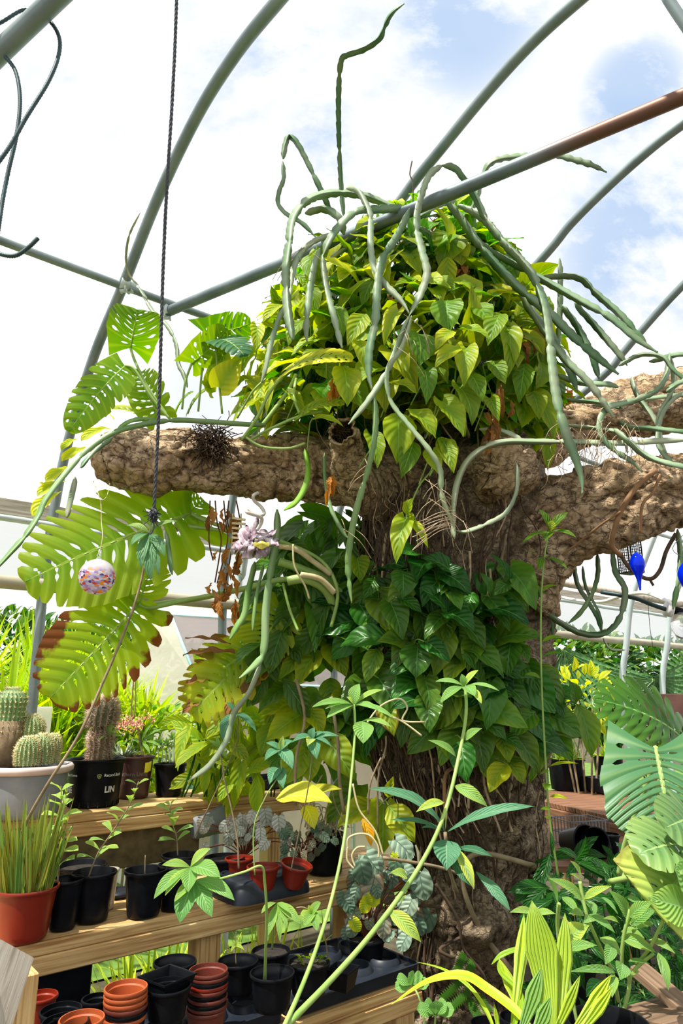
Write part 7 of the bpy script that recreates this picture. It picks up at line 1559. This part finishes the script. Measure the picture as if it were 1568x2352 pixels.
t, s, rt, hh = rp('black pot behind the square tray on the right bench', 1400, 1790, 1735, 34, taper=.85); p = thing('green_shoots', 'small plant with striped arching leaves behind the square tray', 'plant', s); mb = MB(); blades(mb, s, 50, .1, .18, .014, 1.4, rr, (.5, .9, 0), .9); mb.build('foliage', M['grass'], p)
# below the right bench
def basket(label, c, hx, hy, h, m='greypot', rz=None):
    t = thing('basket', label, 'basket', c); mb = MB(); MM = rz or Matrix.Identity(3)
    def bar(a, b_): 
        a, b_ = Vector(a), Vector(b_); mid = (a+b_)/2; dd = (b_-a)/2; box(mb, c+MM @ mid, max(abs(dd.x), .002), max(abs(dd.y), .002), max(abs(dd.z), .002), MM)
    n = 12
    for i in range(n+1):
        x = -hx+2*hx*i/n; bar((x, -hy, 0), (x, -hy, h)); bar((x, hy, 0), (x, hy, h))
    for i in range(7):
        y = -hy+2*hy*i/6; bar((-hx, y, 0), (-hx, y, h)); bar((hx, y, 0), (hx, y, h))
    for z in (0, h*.5, h):
        for s in (-1, 1): bar((-hx, s*hy, z), (hx, s*hy, z)); bar((s*hx, -hy, z), (s*hx, hy, z))
    for i in range(7): bar((-hx, -hy+2*hy*i/6, 0), (hx, -hy+2*hy*i/6, 0))
    mb.build('mesh', M[m], t, False); return t
sh = thing('under_shelf', 'dark shelf below the right bench, stacked with baskets and pots', 'shelf', (W(1330, 1990, 3.6).x, 3.7, 0)); zz = W(1330, 1965, 3.5).z
mb = MB(); box(mb, Vector((W(1330, 1990, 3.7).x+.25, 3.75, zz-.015)), .75, .45, .014, None, .003); mb.build('board', M['oldwood'], sh, False)
for (x, y) in ((-.45, -.4), (.95, -.4), (-.45, .4), (.95, .4)): mb = MB(); box(mb, Vector((W(1330, 1990, 3.7).x+x, 3.75+y, (zz-.03)/2)), .025, .025, (zz-.03)/2); mb.build('leg', M['oldwood'], sh, False)
def onshelf(px, d): p = W(px, 1900, d); p.z = zz; return p
basket('grey mesh basket under the right bench', onshelf(1332, 3.75), .11, .08, .12, 'greypot', Matrix.Rotation(.3, 3, 'Z'))
mb = MB(); c = onshelf(1325, 3.45)+Vector((0, 0, .07)); lathe(mb, [(.001, -.08), (.05, -.08), (.07, .06), (.074, .06), (.068, .064), (.048, -.06), (.001, -.06)], c, 26, rot('X', 80) @ rot('Y', 20)); tag(mb.build('nursery_pot', M['blackpot'], None, flatang=40), 'black pot lying on its side under the right bench, mouth facing out', 'pot')
mb = MB(); c = onshelf(1370, 3.42)+Vector((0, 0, .06)); lathe(mb, [(.001, -.08), (.045, -.08), (.062, .06), (.066, .06), (.06, .064), (.043, -.06), (.001, -.06)], c, 26, rot('X', 65) @ rot('Y', -30)); tag(mb.build('nursery_pot', M['blackpot'], None, flatang=40), 'black pot toppled beside the one lying under the right bench', 'pot')
t, s, rt, hh = pot('standing black pot right of the mesh basket under the bench', 1400, 1965, 1915, 26, zz, soil=.9)
q = onshelf(1500, 3.3); traybox('pale plastic tub under the right bench at the right edge', q, .12, .09, .07, 'tub', rz=Matrix.Rotation(.2, 3, 'Z'), m='white', cat='tub')
mb = MB(); c = onshelf(1222, 3.4); box(mb, c+Vector((0, 0, .04)), .028, .028, .038, None, .004); tag(mb.build('seed_pot', M['monsb'] if False else M['greypot'], None, False), 'small square grey pot at the trunk edge under the right bench', 'pot')
# ------------------------------------------------------------------ hanging things
def cord(name, label, cat, pts, r, m, tw=0, n=8):
    mb = MB(); P = catmull([Vector(p) for p in pts], n)
    if tw:
        # strands laid round each other
        Q = []; 
        for a, b_ in zip(P, P[1:]):
            k = max(1, int((b_-a).length/.008)); Q += [a.lerp(b_, i/k) for i in range(k)]
        fr = frames(Q)
        for s in range(3): sweep(mb, [q+fr[i][1]*math.cos(i*.35+s*2.094)*r*.55+fr[i][2]*math.sin(i*.35+s*2.094)*r*.55 for i, q in enumerate(Q)], r*.62, 6)
    else: sweep(mb, P, r, 8)
    return tag(mb.build(name, M[m], None), label, cat)
t = thing('rope', 'dark rope hanging from the roof past the left branch to a frayed knot', 'rope', W(352, 1180, 2.42))
mb = MB(); Q = []; A0, A1, A2 = W(408, -90, 2.02), W(385, 420, 2.2), W(352, 1175, 2.42)
for i in range(330): f = i/329; Q.append(A0*(1-f)+A2*f+Vector((.004*math.sin(f*9), 0, 0)))
fr = frames(Q)
for s in range(3): sweep(mb, [q+fr[i][1]*math.cos(i*.7+s*2.094)*.0034+fr[i][2]*math.sin(i*.7+s*2.094)*.0034 for i, q in enumerate(Q)], .0036, 5)
mb.build('cord', M['rope'], t)
mb = MB(); c = W(352, 1180, 2.42); fuzz(mb, c, .008, .008, .02, 60, .03, .0016, random.Random(1), .6); tube(mb, [c+Vector((-.006, 0, .018)), c+Vector((.012, -.008, .005)), c+Vector((-.012, -.004, -.006)), c+Vector((.01, .005, -.016)), c+Vector((-.004, 0, -.03))], .007, 8, 6)
tube(mb, [c+Vector((0, 0, -.02)), c+Vector((.006, 0, -.05)), c+Vector((-.004, 0, -.075)), c+Vector((-.014, 0, -.07))], .003, 6, 5); mb.build('knot', M['rope'], t)
for pts, lab in (([(-60, 80, 2.05), (0, 52, 2.05), (55, 22, 2.06), (100, 36, 2.07), (132, 75, 2.07), (136, 120, 2.06), (112, 185, 2.05), (60, 270, 2.04), (20, 340, 2.04), (-40, 420, 2.04)], 'dark ribbed steel loop hanging in the top left corner, the wider one'),
                 ([(12, 130, 2.10), (36, 165, 2.10), (46, 230, 2.10), (38, 310, 2.10), (20, 390, 2.10), (6, 460, 2.10), (-6, 540, 2.08), (-14, 566, 2.06), (0, 583, 2.05), (35, 587, 2.04), (65, 568, 2.04), (88, 546, 2.04)], 'dark ribbed steel bar hooked at its end, left edge above the purlin')):
    mb = MB(); P = catmull(pixpath(pts), 14); P2 = []
    for a, b_ in zip(P, P[1:]):
        k = max(1, int((b_-a).length/.005)); P2 += [a.lerp(b_, i/k) for i in range(k)]
    sweep(mb, P2, .0072, 7, prof=lambda k, i: 1.12 if i % 2 else .92); tag(mb.build('steel_hook', M['rebar'], None), lab, 'hook')
# glass ball
c = W(223, 1325, 2.4); r = px2m(c, 41); t = thing('glass_ball', 'round speckled purple, orange and white glass ball hanging under the left branch', 'ornament', c)
mb = MB(); v = []; ns, nr_ = 48, 32
for j in range(nr_+1):
    e = math.pi*j/nr_
    for k in range(ns): v.append((r*math.sin(e)*math.cos(2*math.pi*k/ns), r*math.sin(e)*math.sin(2*math.pi*k/ns), -r*math.cos(e)))
mb.add([c+Vector(p) for p in v], [(j*ns+k, j*ns+(k+1) % ns, (j+1)*ns+(k+1) % ns, (j+1)*ns+k) for j in range(nr_) for k in range(ns)]); mb.build('globe', M['ball'], t)
mb = MB(); top = c+Vector((0, 0, r)); lathe(mb, [(.012, -.004), (.009, .004), (.004, .008)], top, 16); tube(mb, [top+Vector((.0, 0, .006)), top+Vector((.007, 0, .014)), top+Vector((0, 0, .022)), top+Vector((-.007, 0, .014)), top+Vector((0, 0, .006))], .0022, 6, 5); mb.build('loop', M['clear'], t)
mb = MB(); hk = top+Vector((0, 0, .02)); j = W(231, 1152, 2.45); tube(mb, [hk, hk+Vector((.006, 0, .06)), W(233, 1200, 2.43), j, W(222, 1125, 2.55), W(214, 1105, 2.66)], .0016, 5, 6); tube(mb, [j, W(245, 1140, 2.5), W(252, 1110, 2.62)], .0012, 5, 4); mb.build('wire', M['straw'], t)
# blown glass sculpture
c = W(592, 1245, 2.56); t = thing('glass_sculpture', 'ruffled streaky brown glass bloom with a coiled stem, hung under the left branch', 'ornament', c); mb = MB(); nu, nv_ = 72, 22; v = []
for j in range(nv_+1):
    f = j/nv_
    for k in range(nu):
        a = 2*math.pi*k/nu; rad = .012+.066*f*(1+.28*math.sin(a*7+f*3)*f+.16*math.sin(a*17+1)*f*f); z = .034*(f**1.5)*math.sin(a*9+f*5)+.012*math.sin(a*17)*f
        nn = noise.noise_vector(Vector((math.cos(a)*2.2*f, math.sin(a)*2.2*f, f*2)))*.035*f; v.append(c+nn+Vector((rad*math.cos(a)*1.0-.006, -.03+.05*f+z*.6-.02*math.cos(a), rad*math.sin(a)*.72+z*.7)))
k0 = [(j*nu+k, j*nu+(k+1) % nu, (j+1)*nu+(k+1) % nu, (j+1)*nu+k) for j in range(nv_) for k in range(nu)]; mb.add(v, k0); o = mb.build('bloom', M['sculpt'], t); m_ = o.modifiers.new('thickness', 'SOLIDIFY'); m_.thickness = .003
mb = MB(); v = []
for j in range(9):
    for k in range(24): a = 2*math.pi*k/24; q = j/8; v.append(c+Vector((.022+.030*q*math.cos(a), -.062-.006*(1-q), -.020+.016*q*math.sin(a)*(1.2 if math.sin(a) < 0 else .5)+.003*math.sin(a*5)*q)))
mb.add(v, [(j*24+k, j*24+(k+1) % 24, (j+1)*24+(k+1) % 24, (j+1)*24+k) for j in range(8) for k in range(24)]); mb.build('amber_heart', M['sculpty'], t)
mb = MB(); tube(mb, pixpath([(590, 1218, 2.54), (600, 1200, 2.54), (598, 1188, 2.52), (570, 1178, 2.48), (568, 1173, 2.5), (590, 1184, 2.52), (606, 1180, 2.56), (600, 1165, 2.6), (584, 1150, 2.58), (582, 1138, 2.56), (592, 1132, 2.58)]), .0068, 10, 7); mb.build('coil', M['coil'], t)
# blue drops
def drop(c, r, h, label, wire):
    t = thing('glass_drop', label, 'ornament', c); mb = MB(); pr = []
    tab = [(0, .04), (.04, .38), (.09, .62), (.16, .84), (.24, .97), (.31, 1), (.40, .93), (.50, .74), (.62, .47), (.75, .28), (.88, .19), (1, .12)]
    for i in range(41): pr.append((r*shw(tab, i/40), -h*i/40))
    pr = [pr[0]]+[((a[0]+2*b[0]+c_[0])/4, b[1]) for a, b, c_ in zip(pr, pr[1:], pr[2:])]+[pr[-1], (.0005, -h)]
    lathe(mb, pr, c, 32); mb.build('drop', M['blue'], t); mb = MB(); tube(mb, wire, .0012, 5, 4); mb.build('wire', M['rebar'], t); return t
c = W(1460, 1268, 2.55); drop(c, px2m(c, 16.5), px2m(c, 88), 'whole blue glass drop hanging beside the bird feeder', [c, c+Vector((0, .02, .04)), W(1462, 1222, 2.64)])
c = W(1580, 1285, 2.3); drop(c, px2m(c, 27), px2m(c, 120), 'blue glass drop cut off by the right edge', [c, c+Vector((0, .1, .06)), W(1582, 1215, 2.62)])
# bird feeder
c = W(1446, 1278, 3.0); c.x -= .0; t = thing('bird_feeder', 'small black wire bird feeder with a grey peaked roof under the right branch', 'bird feeder', c); MM = Matrix.Rotation(.5, 3, 'Z'); w_, h_ = .036, .075
mb = MB()
for i in range(7):
    for s in (-1, 1):
        x = -w_+2*w_*i/6; rq = .0011 if 0 < i < 6 else .003
        for (X, Y) in ((x, s*w_), (s*w_, x)): p = c+MM @ Vector((X, Y, 0)); sweep(mb, [p-Vector((0, 0, h_)), p+Vector((0, 0, h_))], rq, 5)
for i in range(13):
    z = -h_+2*h_*i/12; q = [c+MM @ Vector((X*w_, Y*w_, z)) for X, Y in ((-1, -1), (1, -1), (1, 1), (-1, 1))]
    for k in range(4): sweep(mb, [q[k], q[(k+1) % 4]], .0011 if 0 < i < 12 else .003, 5)
mb.build('wire_cage', M['rebar'], t); mb = MB(); lathe(mb, [(w_*1.75, h_), (w_*1.75, h_+.004), (.004, h_+.05), (.001, h_+.052)], c, 4, MM @ Matrix.Rotation(math.pi/4, 3, 'Z')); lathe(mb, [(.001, h_), (w_*1.75, h_)], c, 4, MM @ Matrix.Rotation(math.pi/4, 3, 'Z')); mb.build('roof', M['galv'], t, False)
mb = MB(); box(mb, c-Vector((0, 0, h_)), w_, w_, .003, MM); mb.build('base', M['rebar'], t, False)
mb = MB(); sweep(mb, [c+Vector((0, 0, h_+.05)), c+Vector((0, -.02, h_+.12))], .0012, 5); mb.build('hanger', M['rebar'], t)
# bulb holder at the right edge
c = W(1560, 1400, 3.6); t = thing('bulb_holder', 'clear glass globe lamp in a black and white holder at the right edge', 'lamp', c)
mb = MB(); sweep(mb, [W(1528, 1398, 3.6), W(1542, 1401, 3.6)], .04, 14); mb.build('socket', M['white'], t); mb = MB(); sweep(mb, [W(1542, 1400, 3.6), W(1590, 1412, 3.6)], .022, 14); mb.build('collar', M['blackpot'], t)
mb = MB(); lathe(mb, [(.001, -.1), (.03, -.09), (.055, -.05), (.058, -.01), (.04, .03), (.03, .04)], W(1566, 1425, 3.6), 24); mb.build('globe', M['clear'], t)
mb = MB(); tube(mb, pixpath([(1380, 1360, 3.8), (1450, 1372, 3.7), (1500, 1390, 3.62), (1530, 1400, 3.6)]), .012, 8, 5); mb.build('arm', M['rebar'], t)
cord('cable', 'pale cable running below the right rail to the globe lamp', 'cable', pixpath([(1262, 1365, 5.6), (1320, 1378, 5.2), (1380, 1382, 4.8), (1430, 1368, 4.5), (1480, 1362, 4.2), (1530, 1380, 3.8), (1545, 1395, 3.62)]), .012, 'white')
mb = MB(); sweep(mb, [W(1230, 1328, 6.2), W(1420, 1362, 6.6), W(1700, 1412, 7.2)], .035, 8); tag(mb.build('side_rail', M['greywood'], None), 'pale rail crossing behind the bright posts on the right', 'rail')
cord('string', 'thin dark string hanging past the right bright post', 'string', pixpath([(1487, 1375, 3.7), (1492, 1440, 3.7), (1500, 1500, 3.7), (1500, 1575, 3.7)]), .0015, 'rebar')
# bird feather-like shreds and twigs in the sky
cord('twig', 'thin twig standing up behind the horizontal pipe in the sky', 'twig', pixpath([(948, 470, 2.7), (948, 420, 2.7), (941, 400, 2.7), (946, 370, 2.7)]), .003, 'rootd')
# ------------------------------------------------------------------ groups of repeats
GR = {'hoop_pipe': 'hoop pipes of the greenhouse frame', 'purlin_pipe': 'purlin pipes of the greenhouse frame', 'pipe_clamp': 'clamps on the greenhouse frame', 'steel_hook': 'dark steel hooks in the top left corner',
      'nursery_pot': 'nursery pots on the benches', 'seedling': 'seedlings growing from the bench pots', 'barrel_cactus': 'golden barrel cacti in the grey planter', 'sword_leaf_plant': 'sword-leaved plants outside the left wall',
      'hedge_tree': 'bushy trees far behind', 'fan_palm': 'fan palms outside on the right', 'glass_drop': 'blue glass drops under the right branch', 'aerial_root': 'woody roots creeping on the tree', 'plant_bench': 'tiers of the stepped plant bench',
      'cell_tray': 'black cell trays on the lowest tier', 'climbing_cactus': 'climbing cacti on the tree', 'swiss_cheese_plant': 'split-leaf plants around the tree', 'begonia': 'begonias on the stepped bench', 'square_pot': 'square black pots on the lowest tier', 'upturned_crate': 'dark crates under the floor pots', 'green_shoots': 'plants on the right bench', 'climbing_vine': 'vines on the tree', 'shrub': 'low shrubs outside', 'riser_or_shade_panel': 'riser boards of the stepped bench', 'side_rail': 'rails of the side wall', 'steel_pipe': 'short pipes across the upper corners'}
for o in list(bpy.data.objects):
    k = o.name.split('.')[0]
    if o.parent is None and o.get('label') and not o.get('group') and k in GR: o['group'] = GR[k]
